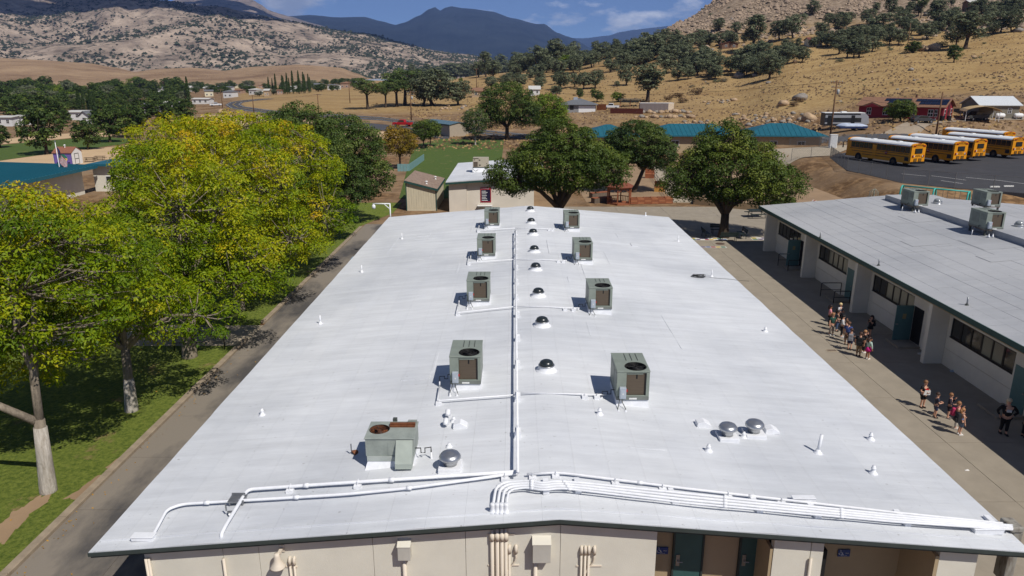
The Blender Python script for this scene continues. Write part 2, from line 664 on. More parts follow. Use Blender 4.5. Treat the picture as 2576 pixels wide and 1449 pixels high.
# concrete slabs of the yard, each with its joints
def slabs(name, xs, ys, m, parent_name, th=0.10, gap=0.02, z=0.02):
    base = MB().prism([(xs[0], ys[0]), (xs[-1], ys[0]), (xs[-1], ys[-1]), (xs[0], ys[-1])], -0.3, z - 0.03).build(parent_name, mat('joint_dirt', C(74, 64, 53), 0.95))
    struct(base)
    proto = {}
    for i in range(len(xs) - 1):
        for j in range(len(ys) - 1):
            dx, dy = xs[i + 1] - xs[i] - gap, ys[j + 1] - ys[j] - gap
            key = (round(dx, 3), round(dy, 3))
            cx, cy = (xs[i] + xs[i + 1]) / 2, (ys[j] + ys[j + 1]) / 2
            zz = z + random.uniform(-0.003, 0.003)
            if key not in proto:
                o = MB().box((0, 0, -th / 2), (dx, dy, th)).build(name, m, base)
                proto[key] = o
                o.location = (cx, cy, zz)
            else:
                share(proto[key], name, base, (cx, cy, zz))
    return base
random.seed(4)
slabs('slab', [8.6, 13.4, 18.35, 23.7], [5.3 + 4.45 * i for i in range(15)], M_conc, 'yard_pavement')
slabs('slab', [-4.4, 1.0, 6.4, 11.8, 17.2, 22.6, 28.0, 33.4], [67.62 + 4.4 * i for i in range(5)], M_conc, 'plaza_pavement')
sheet('plaza_edge', [(-4.4, 60.9), (8.5, 60.9), (8.5, 67.6), (-4.4, 67.6)], M_conc, 0.017)
sheet('plaza_edge', [(23.8, 62.8), (36, 62.8), (36, 67.6), (23.8, 67.6)], M_conc, 0.017)
slabs('slab', [-15.8, -12.9, -8.0], [4.0 + 3.72 * i for i in range(20)], M_road, 'service_road')
# kerb stones along the lawn
kb = struct(MB().bb(-16.08, -15.8, 4.0, 74.0, -0.3, -0.05).build('kerb', M_kerb))
kp = None
yy = 4.0
while yy < 73:
    if not (38.9 < yy + 1.5 < 42.7):
        L = 2.98
        if kp is None:
            kp = MB().extr([(-0.14, -0.1), (0.14, -0.1), (0.14, 0.13), (0.115, 0.155), (-0.14, 0.155)], 1, 0, L).build('kerb_stone', M_kerb, kb)
            kp.location = (-15.94, yy, 0)
        else:
            share(kp, 'kerb_stone', kb, (-15.94 + random.uniform(-.008, .008), yy, random.uniform(-.008, .008)))
    yy += 3.0

def g2(l): return [(hit(u, v).x, hit(u, v).y) for u, v in l]
struct(drape('lawn', g2([(1004, 500), (1120, 500), (1250, 500)]), g2([(1040, 366), (1110, 350), (1268, 351)]), M_field, .05))
struct(drape('sand_field', g2([(500, 338), (700, 346), (860, 350), (1000, 350)]), g2([(505, 288), (660, 291), (800, 308), (1000, 337)]), M_sand, .09))
for l in ([(150, 1262), (196, 1236), (240, 1200), (262, 1196), (250, 1222), (214, 1252)], [(-60, 1420), (-20, 1330), (60, 1270), (118, 1240), (140, 1252), (80, 1292), (10, 1370)], [(262, 1180), (300, 1152), (322, 1142), (318, 1154), (282, 1186)]):
    pts = [G(u, v) for u, v in l]
    c_ = sum(pts, Vector()) / len(pts)
    V = []
    for a, b in zip(pts, pts[1:] + pts[:1]):
        for q in range(16):
            r_ = a.lerp(b, q / 16)
            V.append(tuple((c_ + (r_ - c_) * (.92 + .3 * fbm(r_.x * 2.2, r_.y * 2.2, 4, 1.0)))[:2]))
    struct(MB().prism(V, -.2, .036).build('bare_earth', M_dirt))
# highway and side drive
rn = [(1700, 372), (1500, 366), (1330, 352), (1165, 333), (1060, 318), (960, 303), (850, 297), (760, 294), (690, 288), (620, 280), (580, 273), (566, 264.5), (578, 257), (610, 252.5), (680, 248)]
rf = [(1700, 356), (1500, 350), (1330, 338), (1165, 322), (1060, 308), (960, 295), (850, 288), (760, 284.5), (705, 279.5), (655, 274), (617, 268.5), (605, 262.5), (612, 258), (636, 254.5), (690, 249)]
rna, rfa = g2(rn), g2(rf)
struct(drape('road', rna, rfa, M_road2, 0.06))
def lerp_line(t0, t1):
    return [(p[0] + (q[0] - p[0]) * t0, p[1] + (q[1] - p[1]) * t0) for p, q in zip(rna, rfa)], [(p[0] + (q[0] - p[0]) * t1, p[1] + (q[1] - p[1]) * t1) for p, q in zip(rna, rfa)]
for nm, t0, t1, mm in (('centre_line', .485, .515, M_paint_y), ('edge_line', .10, .12, M_paint_w), ('edge_line', .88, .90, M_paint_w)):
    a, b = lerp_line(t0, t1)
    struct(drape(nm, a, b, mm, 0.10, 1))
struct(drape('side_drive', g2([(820, 314), (930, 324), (1000, 333), (1070, 344), (1130, 352)]), g2([(820, 304), (930, 310), (1000, 317), (1070, 326), (1130, 334)]), M_road2, 0.05))
# gravel drive to the red house, bus lot, road behind the lot
struct(drape('driveway', g2([(2310, 341), (2330, 320), (2380, 308), (2480, 303), (2640, 301)]), g2([(2215, 338), (2262, 316), (2310, 302), (2420, 297), (2640, 295)]), mat('driveway_gravel', C(150, 136, 118), 0.95, var=0.1, scale=0.8, detail=9), 0.1))
struct(drape('back_road', g2([(2040, 362), (2150, 352), (2300, 349), (2460, 349), (2640, 352)]), g2([(2040, 350), (2150, 340.5), (2300, 339), (2460, 341), (2640, 343)]), M_road2, 0.1))
lotpts = [(2088, 397), (2106, 412), (2130, 429), (2190, 442), (2270, 461), (2400, 474), (2600, 489)]
LOT = [G(u, v, 2.8) for u, v in lotpts]
lot_poly = [(p.x, p.y) for p in LOT] + [(110, 76), (112, 126), (62, 128), (52.0, 118)]
struct(MB().prism(lot_poly, 2.0, 2.835).build('bus_lot', M_asph))
# painted bay lines of the lot
lines = [((2268, 437), (2330, 443)), ((2343, 442), (2430, 453)), ((2367, 454), (2422, 462)), ((2430, 446), (2500, 453)), ((2500, 452), (2576, 462))]
for a, b in lines:
    p, q = G(a[0], a[1], 2.84), G(b[0], b[1], 2.84)
    n = Vector((-(q - p).y, (q - p).x, 0)).normalized() * 0.07
    struct(MB().prism([(p + n)[:2], (q + n)[:2], (q - n)[:2], (p - n)[:2]], 2.82, 2.845).build('bay_line', M_paint_w))
struct(drape('lot_apron', [tuple(G(u, v, 2.6)[:2]) for u, v in ((1925, 408), (2000, 402), (2050, 398), (2092, 396))], [tuple(G(u, v, 2.6)[:2]) for u, v in ((1930, 380), (2000, 376), (2080, 372), (2165, 366))], M_conc2, 0.1))

# ------------------------------------------------------------------ hills and mountains
def mountain_material(name, c_hi, c_lo, c_bush, cov, scale, bscale):
    m = bpy.data.materials.new(name)
    m.use_nodes = True
    nt = m.node_tree
    b = nt.nodes['Principled BSDF']
    b.inputs['Roughness'].default_value = 1.0
    b.inputs['Specular IOR Level'].default_value = 0.0
    g = nd(nt, 'ShaderNodeNewGeometry')
    def noise(s, d, r=0.65):
        n = nd(nt, 'ShaderNodeTexNoise')
        n.inputs['Scale'].default_value = s
        n.inputs['Detail'].default_value = d
        n.inputs['Roughness'].default_value = r
        nt.links.new(g.outputs['Position'], n.inputs['Vector'])
        return n.outputs[0]
    def ramp(s, p0, c0, p1, c1):
        r = nd(nt, 'ShaderNodeValToRGB')
        r.color_ramp.elements[0].position = p0; r.color_ramp.elements[0].color = c0
        r.color_ramp.elements[1].position = p1; r.color_ramp.elements[1].color = c1
        nt.links.new(s, r.inputs[0])
        return r.outputs[0]
    x = nd(nt, 'ShaderNodeMixRGB')
    nt.links.new(ramp(noise(bscale, 8, 0.75), cov, (0, 0, 0, 1), cov + 0.05, (1, 1, 1, 1)), x.inputs[0])
    nt.links.new(ramp(noise(scale, 9, 0.7), 0.35, c_lo, 0.65, c_hi), x.inputs[1])
    x.inputs[2].default_value = c_bush
    nt.links.new(x.outputs[0], b.inputs['Base Color'])
    bp = nd(nt, 'ShaderNodeBump')
    bp.inputs['Strength'].default_value = 0.8
    bp.inputs['Distance'].default_value = 6.0
    nt.links.new(noise(bscale * 1.3, 7, 0.7), bp.inputs['Height'])
    nt.links.new(bp.outputs[0], b.inputs['Normal'])
    return m

def interp(sil, u):
    if u <= sil[0][0]: return sil[0][1]
    for (a, va), (b, vb) in zip(sil, sil[1:]):
        if u <= b:
            t = (u - a) / (b - a)
            return va + (vb - va) * (0.5 * t + 0.5 * t * t * (3 - 2 * t))
    return sil[-1][1]

def ridged(x, y, oct, seed):
    s, a, f = 0.0, 0.5, 1.0
    for _ in range(oct):
        s += a * (1 - 2 * abs(mnoise.noise(Vector((x * f, y * f, seed)))))
        a *= 0.5
        f *= 2.05
    return s

def mountain(name, sil, Yn, Yr, m, amp, lam, du=5.0, rows=70, p=1.15, z0=-4.0, seed=0.0, crest=0.25):
    us = np.arange(sil[0][0], sil[-1][0] + du, du)
    V, Fq = [], []
    for i in range(rows + 8):
        for u in us:
            if i < rows:
                t = i / (rows - 1.0)
            else:
                t = 1.0 + (i - rows + 1) * 0.09
            Y = Yn + (Yr - Yn) * t
            a = (u - U0) * cT / F
            x = a * Y
            zr = atY(u, interp(sil, u), Yr).z
            zs = atY(u, sum(interp(sil, u + q) for q in (-60, -36, -14, 0, 14, 36, 60)) / 7, Yr).z
            zr = zs + (zr - zs) * min(t, 1.0) ** 7
            tt = min(t, 1.0)
            z = z0 + (zr - z0) * (tt ** p if t <= 1 else max(0.0, 1 - (t - 1) * 1.6))
            env = (math.sin(math.pi * min(tt, 0.985)) ** 0.7) * (1 - crest) + crest * ss(tt * 4)
            z += amp * (zr - z0) * env * ridged(x / lam, Y / lam * 0.8, 6, seed)
            V.append((x, Y, z))
    n = len(us)
    for i in range(rows + 7):
        for j in range(n - 1):
            Fq.append((i * n + j, i * n + j + 1, (i + 1) * n + j + 1, (i + 1) * n + j))
    return struct(npmesh(name, np.array(V), np.array(Fq), m, smooth=True))

M_tan = mountain_material('foothill_grass', C(172, 146, 116), C(132, 108, 86), C(104, 90, 72), 0.63, 0.008, 0.05)
M_gran = mountain_material('granite_range', C(184, 166, 148), C(112, 100, 90), C(58, 60, 54), 0.535, 0.012, 0.028)
M_range_shaded = mountain_material('cloud_shaded_range', C(46, 54, 60), C(26, 34, 42), C(18, 24, 30), 0.6, 0.003, 0.012)  # far ranges under cloud: the cloud shade is put into the dark base colours
mountain('hill', [(-700, 160), (-200, 152), (0, 147), (83, 150), (180, 156), (233, 160), (290, 170), (340, 182), (400, 175), (483, 172), (566, 179), (633, 170), (750, 164), (858, 172), (900, 186), (925, 197), (960, 204), (1100, 206), (1250, 208)], 900, 1500, M_tan, 0.2, 210, du=4, rows=60, p=1.1, seed=2.2, crest=0.2)
RANGE = mountain('mountain', [(-800, -60), (-200, -40), (0, -8), (100, 0), (320, 2), (430, 15), (533, 27), (616, 40), (700, 52), (780, 74), (858, 88), (925, 90), (1008, 112), (1091, 130), (1158, 140), (1210, 146), (1280, 166), (1400, 200)], 1500, 3300, M_gran, 0.3, 560, du=4, rows=110, p=1.0, seed=5.5, crest=0.12)
mountain('mountain', [(250, 60), (380, 24), (430, 13), (470, 1), (520, -8), (560, -12), (610, -8), (653, 1), (672, 12), (690, 26), (705, 31), (720, 36), (740, 42), (800, 60), (950, 120)], 3600, 6500, mountain_material('far_peak', C(150, 134, 122), C(104, 96, 90), C(56, 60, 58), 0.56, 0.006, 0.014), 0.10, 1200, du=4, rows=50, seed=8.1, crest=0.05)
mountain('mountain', [(500, 70), (640, 52), (740, 43), (790, 40), (858, 46), (925, 45), (965, 55), (1001, 65), (1020, 59), (1060, 40), (1085, 24), (1100, 19), (1106, 24), (1112, 28), (1125, 21), (1140, 18), (1165, 22), (1190, 24), (1240, 31), (1290, 48), (1350, 63), (1368, 63), (1400, 84), (1425, 93), (1500, 128), (1700, 190)], 5500, 9000, M_range_shaded, 0.16, 1500, du=3, rows=70, p=0.95, seed=11.0, crest=0.03)
mountain('mountain', [(1250, 130), (1424, 96), (1465, 97), (1525, 90), (1560, 80), (1591, 75), (1640, 70), (1675, 66), (1760, 56), (2000, 30), (2300, 20), (2700, 30)], 10000, 14500, M_range_shaded, 0.10, 2600, du=4, rows=40, p=0.9, seed=14.0, crest=0.03)
# pale lake bed at the foot of the range
lk = [(-.2085 * 1050, 1050), (-.118 * 1050, 1050), (-.1 * 1640, 1640), (-.22 * 1640, 1640)]
struct(MB().prism(lk, 6.0, 9.2).build('lake', mat('lake_water', C(172, 178, 182), 0.25, var=0.03, scale=0.01)))

# brush dotted over the granite range: far too many to count
def scatter_brush():
    rng = np.random.default_rng(3)
    me = RANGE.data
    n = len(me.vertices)
    co = np.empty(n * 3, dtype=np.float32)
    me.vertices.foreach_get('co', co)
    co = co.reshape(-1, 3)
    idx = rng.integers(0, n, 90000)
    P = co[idx] + np.c_[rng.normal(0, 9, len(idx)), rng.normal(0, 8, len(idx)), np.zeros(len(idx))]
    dens = np.array([mnoise.fractal(Vector((p[0] / 260, p[1] / 260, 1.7)), 1.0, 2.0, 4) for p in P])
    keep = (dens + rng.normal(0, 0.22, len(P))) > 0.02
    P = P[keep][:34000]
    k = len(P)
    s = rng.uniform(1.8, 5.0, k) * np.where(rng.random(k) < 0.15, 1.5, 1.0)
    base = np.array([(1, 0, 0.1), (0.3, 0.95, 0), (-0.8, 0.6, 0.1), (-0.8, -0.6, 0), (0.3, -0.95, 0.1), (0.1, 0.1, 0.95)])
    tri = np.array([(0, 1, 5), (1, 2, 5), (2, 3, 5), (3, 4, 5), (4, 0, 5)])
    V = (P[:, None, :] + base[None] * s[:, None, None] * rng.uniform(0.75, 1.25, (k, 6, 1)) - np.array([0, 0, 0.8])).reshape(-1, 3)
    T = (tri[None] + (np.arange(k) * 6)[:, None, None]).reshape(-1, 3)
    o = npmesh('mountain_brush', V, T, mat('far_brush', C(58, 64, 52), 1.0, var=0.35, scale=0.02, spec=0.0))
    tag(o, 'dark brush and scrub dotted over the far granite range', 'brush')
    struct(o, 'stuff')
scatter_brush()
# ================================================================== main classroom building
def roof_material(name, base, seam, seam_amt, bw, bh, var, off=0.0):
    m = bpy.data.materials.new(name)
    m.use_nodes = True
    nt = m.node_tree
    b = nt.nodes['Principled BSDF']
    b.inputs['Roughness'].default_value = 0.62
    b.inputs['Specular IOR Level'].default_value = 0.25
    g = nd(nt, 'ShaderNodeNewGeometry')
    mp = nd(nt, 'ShaderNodeMapping')
    mp.inputs['Rotation'].default_value = (0, 0, R(90))
    mp.inputs['Location'].default_value = (off, 0.3, 0)
    nt.links.new(g.outputs['Position'], mp.inputs[0])
    def noise(s, d, r=0.65, st=None):
        n = nd(nt, 'ShaderNodeTexNoise')
        n.inputs['Scale'].default_value = s
        n.inputs['Detail'].default_value = d
        n.inputs['Roughness'].default_value = r
        if st:
            q = nd(nt, 'ShaderNodeMapping')
            q.inputs['Scale'].default_value = st
            nt.links.new(g.outputs['Position'], q.inputs[0])
            nt.links.new(q.outputs[0], n.inputs['Vector'])
        else:
            nt.links.new(g.outputs['Position'], n.inputs['Vector'])
        return n.outputs[0]
    def ramp(s, p0, c0, p1, c1):
        r = nd(nt, 'ShaderNodeValToRGB')
        r.color_ramp.elements[0].position = p0; r.color_ramp.elements[0].color = c0
        r.color_ramp.elements[1].position = p1; r.color_ramp.elements[1].color = c1
        nt.links.new(s, r.inputs[0])
        return r.outputs[0]
    br = nd(nt, 'ShaderNodeTexBrick')
    br.inputs['Scale'].default_value = 1.0
    br.inputs['Brick Width'].default_value = bw
    br.inputs['Row Height'].default_value = bh
    br.inputs['Mortar Size'].default_value = 0.012
    br.inputs['Mortar Smooth'].default_value = 0.6
    br.inputs['Color1'].default_value = (1, 1, 1, 1)
    br.inputs['Color2'].default_value = (0.975, 0.978, 0.985, 1)
    br.inputs['Mortar'].default_value = (1 - seam_amt,) * 3 + (1,)
    nt.links.new(mp.outputs[0], br.inputs['Vector'])
    # brush marks across the slope, worn grey patches, specks of dirt
    brush = ramp(noise(0.9, 8, 0.7, (0.35, 2.6, 1)), 0.3, sc4(base, 1 - var), 0.7, sc4(base, 1.0))
    wear = ramp(noise(0.16, 6, 0.6), 0.42, (1, 1, 1, 1), 0.70, (0.80, 0.81, 0.83, 1))
    speck = ramp(noise(7.0, 3, 0.5), 0.69, (1, 1, 1, 1), 0.75, (0.70, 0.69, 0.67, 1))
    def mul(a, c):
        x = nd(nt, 'ShaderNodeMixRGB', blend_type='MULTIPLY')
        x.inputs[0].default_value = 1.0
        nt.links.new(a, x.inputs[1])
        nt.links.new(c, x.inputs[2])
        return x.outputs[0]
    c = mul(mul(mul(brush, wear), speck), br.outputs['Color'])
    nt.links.new(c, b.inputs['Base Color'])
    bp = nd(nt, 'ShaderNodeBump')
    bp.inputs['Strength'].default_value = 0.35
    bp.inputs['Distance'].default_value = 0.03
    ad = nd(nt, 'ShaderNodeMath', operation='ADD')
    nt.links.new(noise(2.2, 7, 0.65, (0.6, 1.6, 1)), ad.inputs[0])
    nt.links.new(br.outputs['Fac'], ad.inputs[1])
    nt.links.new(ad.outputs[0], bp.inputs['Height'])
    nt.links.new(bp.outputs[0], b.inputs['Normal'])
    return m

M_wroof = roof_material('white_roof_coating', (0.76, 0.775, 0.79, 1), 0.5, 0.07, 7.0, 0.98, 0.18)
M_white = mat('white_coating', (0.80, 0.81, 0.83, 1), 0.6, var=0.06, scale=4, bump=0.2, bscale=25)
M_green_dk = mat('dark_green_trim', C(50, 60, 58), 0.6, var=0.15, scale=3)
M_teal_trim = mat('green_trim', C(40, 74, 70), 0.6, var=0.12, scale=3)
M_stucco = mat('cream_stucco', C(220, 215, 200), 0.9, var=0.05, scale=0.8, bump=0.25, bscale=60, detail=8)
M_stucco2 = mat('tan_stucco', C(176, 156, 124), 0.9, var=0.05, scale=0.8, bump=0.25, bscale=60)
M_wallpipe = mat('cream_pipe_paint', C(218, 206, 188), 0.7, var=0.05)
M_door = mat('teal_door', C(58, 92, 90), 0.5, var=0.06)
M_steel = mat('galvanised', C(150, 152, 154), 0.42, metal=0.7, var=0.12, scale=5)
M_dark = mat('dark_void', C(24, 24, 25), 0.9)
M_signblue = mat('sign_blue', C(36, 62, 122), 0.5, var=0.05)
M_signw = mat('sign_white', C(228, 228, 226), 0.6, var=0.03)
YW = 15.76
bld = thing('classroom_building', 'long low classroom building with white coated roof and cream end wall', 'building', (1.1, 38.0, 0))
O = (1.1, 38.0, 0)
# roof surface, gently uneven
def roof_surface(x0, x1, y0, y1, zf, nx, ny, amp, seed, th=0.12):
    V, Fq = [], []
    xs = list(np.linspace(x0, x1, nx))
    for j in range(ny):
        y = y0 + (y1 - y0) * j / (ny - 1)
        for x in xs:
            z = zf(x) + amp * (fbm(x * 0.7, y * 0.45, 4, seed))
            V.append((x, y, z))
    for j in range(ny - 1):
        for i in range(nx - 1):
            Fq.append((j * nx + i, j * nx + i + 1, (j + 1) * nx + i + 1, (j + 1) * nx + i))
    n = nx * ny
    V += [(v[0], v[1], zf(v[0]) - th) for v in V]
    rim = [i for i in range(nx)] + [j * nx + nx - 1 for j in range(1, ny)] + [(ny - 1) * nx + i for i in range(nx - 2, -1, -1)] + [j * nx for j in range(ny - 2, 0, -1)]
    for a, b in zip(rim, rim[1:] + rim[:1]):
        Fq.append((b, a, a + n, b + n))
    for j in range(ny - 1):
        for i in range(nx - 1):
            Fq.append((n + j * nx + i + nx, n + j * nx + i + 1 + nx, n + j * nx + i + 1, n + j * nx + i))
    return np.array(V), np.array(Fq)
V, Fq = roof_surface(XL, XE, YN, YF, rz_main, 58, 108, 0.022, 4.0)
roof = npmesh('roof', V - np.array(O), Fq, M_wroof, bld, smooth=True)
rng = random.Random(41)
def roof_strip(name, x0, x1, y0, y1, h):
    m = MB()
    hx_ = [(x0, y0), (x1, y0), (x1, y1), (x0, y1)]
    m.add([(x, y, rz_main(x) - .03) for x, y in hx_] + [(x, y, rz_main(x) + h) for x, y in hx_], [(0, 3, 2, 1), (4, 5, 6, 7), (0, 1, 5, 4), (1, 2, 6, 5), (2, 3, 7, 6), (3, 0, 4, 7)])
    m.build(name, M_wroof, roof, O, bevel=.006)
for k in range(26):
    x, y = rng.uniform(XL + 1, XE - 3), rng.uniform(YN + 1.5, YF - 6)
    if x < XR < x + 2.5: continue
    if k % 3: roof_strip('lap_seam', x, x + rng.uniform(.06, .12), y, y + rng.uniform(1.5, 6), rng.uniform(.012, .018))
    elif k % 2: roof_strip('lap_seam', x, x + rng.uniform(.8, 2.2), y, y + rng.uniform(.06, .12), rng.uniform(.012, .018))
    else: roof_strip('roof_patch', x, x + rng.uniform(.5, 1.3), y, y + rng.uniform(.4, 1.2), rng.uniform(.02, .028))
for (a, b) in ((XL + .05, XR), (XR, XE - .05)): roof_strip('edge_bead', a, b, YN + .42, YN + .47, .03)
em = roof.modifiers.new('split', 'EDGE_SPLIT'); em.split_angle = R(35)
def gable_strip(mb, y0, y1, dz0, dz1, inset=0.0):
    a, b = XL + inset, XE - inset
    for (xa, xb) in ((a, XR), (XR, b)):
        za, zb = rz_main(xa), rz_main(xb)
        mb.add([(xa, y0, za + dz0), (xb, y0, zb + dz0), (xb, y1, zb + dz0), (xa, y1, za + dz0), (xa, y0, za + dz1), (xb, y0, zb + dz1), (xb, y1, zb + dz1), (xa, y1, za + dz1)],
               [(0, 3, 2, 1), (4, 5, 6, 7), (0, 1, 5, 4), (1, 2, 6, 5), (2, 3, 7, 6), (3, 0, 4, 7)])
    return mb
for y0, y1 in ((YN + 0.02, YN + 0.07), (YF - 0.07, YF - 0.02)):
    gable_strip(MB(), y0, y1, -0.19, -0.123, 0.02).build('fascia', M_green_dk, bld, O)
gable_strip(MB(), YN - 0.02, YN + 0.018, -0.13, -0.025, -0.02).build('gutter_edge', mat('fascia_metal', C(60, 68, 66), 0.5, var=0.1), bld, O)
for x in (XL + 0.02, XE - 0.07):
    MB().bb(x, x + 0.05, YN + 0.08, YF - 0.08, 3.5 - 0.19, 3.5 - 0.123).build('fascia', M_green_dk, bld, O)
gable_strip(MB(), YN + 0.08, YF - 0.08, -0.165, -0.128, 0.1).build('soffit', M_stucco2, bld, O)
wu = lambda u, Y=YW: atY(u, 1405, Y).x
XA, XB = wu(364), wu(2462)
# near end wall: tilt-up panels with recessed joints
edges = [364, 563, 653, 940, 1172, 1409, 1650]
for a, b in zip(edges, edges[1:]):
    x0, x1 = wu(a) + 0.006, wu(b) - 0.006
    poly = [(x0, 0), (x1, 0), (x1, rz_main(x1) - 0.175)] + ([(XR, ZR - 0.175)] if x0 < XR < x1 else []) + [(x0, rz_main(x0) - 0.175)]
    MB().extr(poly, 1, YW, YW + 0.2).build('wall_panel', M_stucco, bld, O, fixn=True)
MB().bb(XA, wu(1648), YW + 0.03, YW + 0.19, 0, 3.3).build('wall_joint', mat('joint_grey', C(196, 184, 166)), bld, O)
for a, b in ((1943, 2037), (2037, 2070), (2362, 2460)):
    x0, x1 = wu(a) + 0.01, wu(b) - 0.01
    MB().extr([(x0, 0), (x1, 0), (x1, rz_main(x1) - 0.175), (x0, rz_main(x0) - 0.175)], 1, YW, YW + 0.2).build('wall_panel', M_stucco, bld, O, fixn=True)
# recessed entries
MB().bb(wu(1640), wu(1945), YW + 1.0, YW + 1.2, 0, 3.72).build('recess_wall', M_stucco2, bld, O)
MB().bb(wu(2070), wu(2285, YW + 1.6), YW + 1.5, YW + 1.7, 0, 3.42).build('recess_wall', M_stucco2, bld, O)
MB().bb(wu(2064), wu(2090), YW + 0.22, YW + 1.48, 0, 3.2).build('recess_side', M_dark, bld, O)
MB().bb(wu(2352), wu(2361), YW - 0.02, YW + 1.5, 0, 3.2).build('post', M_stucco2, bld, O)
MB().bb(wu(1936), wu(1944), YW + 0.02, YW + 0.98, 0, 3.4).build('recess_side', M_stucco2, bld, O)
for (a, b) in ((1690, 1768), (1856, 1938)):
    x0, x1 = atY(a, 1410, YW + 0.95).x, atY(b, 1410, YW + 0.95).x
    d = MB().bb(x0 + 0.05, x1 - 0.05, YW + 0.93, YW + 0.985, 0, 3.6).build('door', M_door, bld, O)
    f = MB()
    for xx in (x0, x1 - 0.05): f.bb(xx, xx + 0.048, YW + 0.9, YW + 0.992, 0, 3.64)
    f.bb(x0, x1, YW + 0.9, YW + 0.992, 3.642, 3.69)
    f.build('frame', M_green_dk, d, O)
    hx = x0 + 0.15
    h = MB().bb(hx - 0.05, hx + 0.05, YW + 0.905, YW + 0.928, 2.2, 2.55)
    h.tube([(hx, YW + 0.9, 2.36), (hx, YW + 0.86, 2.36), (hx + 0.12, YW + 0.85, 2.36)], 0.016, 8)
    h.build('handle', M_steel, d, O)
def access_sign(u0, u1, v0, v1, Y, lab):
    a, b = atY(u0, v1, Y), atY(u1, v0, Y)
    s = thing('wall_sign', lab, 'sign', ((a.x + b.x) / 2, Y, (a.z + b.z) / 2))
    w, h = b.x - a.x, b.z - a.z
    MB().box((0, -0.012, 0), (w, 0.02, h)).build('plate', M_signblue, s, bevel=0.004)
    k = h * 0.36
    cx, cy = -w * 0.27, 0.08 * h
    m = MB()
    ring = [(cx + k * 0.62 * math.cos(t), -0.026, cy - 0.25 * k + k * 0.62 * math.sin(t)) for t in np.linspace(R(160), R(400), 14)]
    m.tube(ring, k * 0.1, 6)
    m.tube([(cx - 0.1 * k, -0.026, cy + 0.75 * k), (cx, -0.026, cy), (cx + 0.5 * k, -0.026, cy), (cx + 0.8 * k, -0.026, cy - 0.75 * k), (cx + 1.05 * k, -0.026, cy - 0.7 * k)], k * 0.11, 6)
    m.lathe([(0.02 * k, -0.2 * k), (0.2 * k, 0), (0.02 * k, 0.2 * k)], (cx - 0.12 * k, -0.026, cy + 1.0 * k), 8)
    m.build('wheelchair_symbol', M_signw, s)
    text_mesh('GIRLS', h * 0.17, M_signw, 'lettering', s, (w * 0.24, -0.024, 0.02 * h), (R(90), 0, 0), 0.002)
    text_mesh('RESTROOM', h * 0.13, M_signw, 'lettering', s, (w * 0.02, -0.024, -0.36 * h), (R(90), 0, 0), 0.002)
access_sign(1650, 1681, 1376, 1393, YW + 0.98, 'small blue wheelchair restroom sign beside the green doors')
access_sign(2106, 2139, 1382, 1399, YW + 1.48, 'small blue wheelchair restroom sign on the shaded tan wall')
# long side walls and far wall
MB().bb(XA + 0.01, XA + 0.2, YW + 0.21, 59.2, 0, 3.2).build('wall', M_stucco, bld, O)
MB().bb(XB - 0.2, XB - 0.01, YW + 3.5, 59.2, 0, 3.2).build('wall', M_stucco, bld, O)
MB().bb(XA + 0.21, XB - 0.21, 59.0, 59.2, 0, 3.3).build('wall', M_stucco, bld, O)
# things fixed to the end wall
def wp(u, v, Y=YW): return atY(u, v, Y)
def corner_pipe(u, lab):
    p = wp(u, 1400)
    m = MB().tube([(p.x, YW - 0.06, 0), (p.x, YW - 0.06, 3.16)], 0.035, 10)
    o = m.build('downpipe', M_wallpipe, None, smooth=True)
    return tag(o, lab, 'pipe')
corner_pipe(369, 'cream painted vertical pipe at the left corner of the end wall')
corner_pipe(376, 'second cream pipe in from the left corner of the end wall')
corner_pipe(564, 'lone cream pipe between corner pipes and the wall horn')
corner_pipe(2038, 'lone cream pipe on the lit wall right of the green doors')
def conduit_rack(us, vt, lab, straps, r=0.03, bent=None):
    x0, x1 = wp(us[0], 1400).x, wp(us[-1], 1400).x
    c = thing('conduit_rack', lab, 'conduit', ((x0 + x1) / 2, YW, 0))
    off = ((x0 + x1) / 2, YW, 0)
    for i, u in enumerate(us):
        x = wp(u, 1400).x
        zt = wp(u, vt, YW).z if vt else 4.2
        if bent and i in bent:
            m = MB().tube([(x - 0.22, YW - 0.05, 0), (x - 0.22, YW - 0.05, zt - 0.75), (x - 0.16, YW - 0.05, zt - 0.6), (x - 0.02, YW - 0.05, zt - 0.4), (x, YW - 0.05, zt - 0.28), (x, YW - 0.05, zt - 0.1)], r * 0.7, 8)
        else:
            m = MB().tube([(x, YW - 0.055, 0), (x, YW - 0.055, zt - 0.02)], r, 10)
        m.build('pipe', M_wallpipe, c, off, smooth=True)
        if vt:
            MB().tube([(x, YW - 0.055, zt - 0.16), (x, YW - 0.06, zt - 0.02), (x, YW - 0.03, zt + 0.03), (x, YW + 0.01, zt + 0.035)], r * 1.45, 8).build('elbow', M_wallpipe, c, off, smooth=True)
        else:
            MB().tube([(x, YW - 0.055, 3.7), (x, YW - 0.055, 3.9)], r * 1.4, 10).build('coupling', M_wallpipe, c, off, smooth=True)
    for (z, ex) in straps:
        MB().bb(x0 - 0.12, x1 + ex, YW - 0.022, YW - 0.001, z - 0.02, z + 0.02).build('strut', M_wallpipe, c, off)
    return c
zs1, zs2 = wp(1240, 1343).z, wp(1240, 1421).z
conduit_rack([1238.5, 1251.5, 1263, 1273], None, 'rack of four cream conduits rising up the middle of the end wall', [(zs1, 0.22), (zs2, 0.12)], 0.045)
conduit_rack([1281.5, 1298], 1375, 'pair of cream conduits just right of the four conduit rack', [(zs2, 0.08)], 0.03, bent=[1])
conduit_rack([1462, 1471.5, 1480.5, 1494.5], 1378, 'rack of four shorter cream conduits near the green doors', [(wp(1470, 1423).z, 0.2)], 0.028, bent=[3])
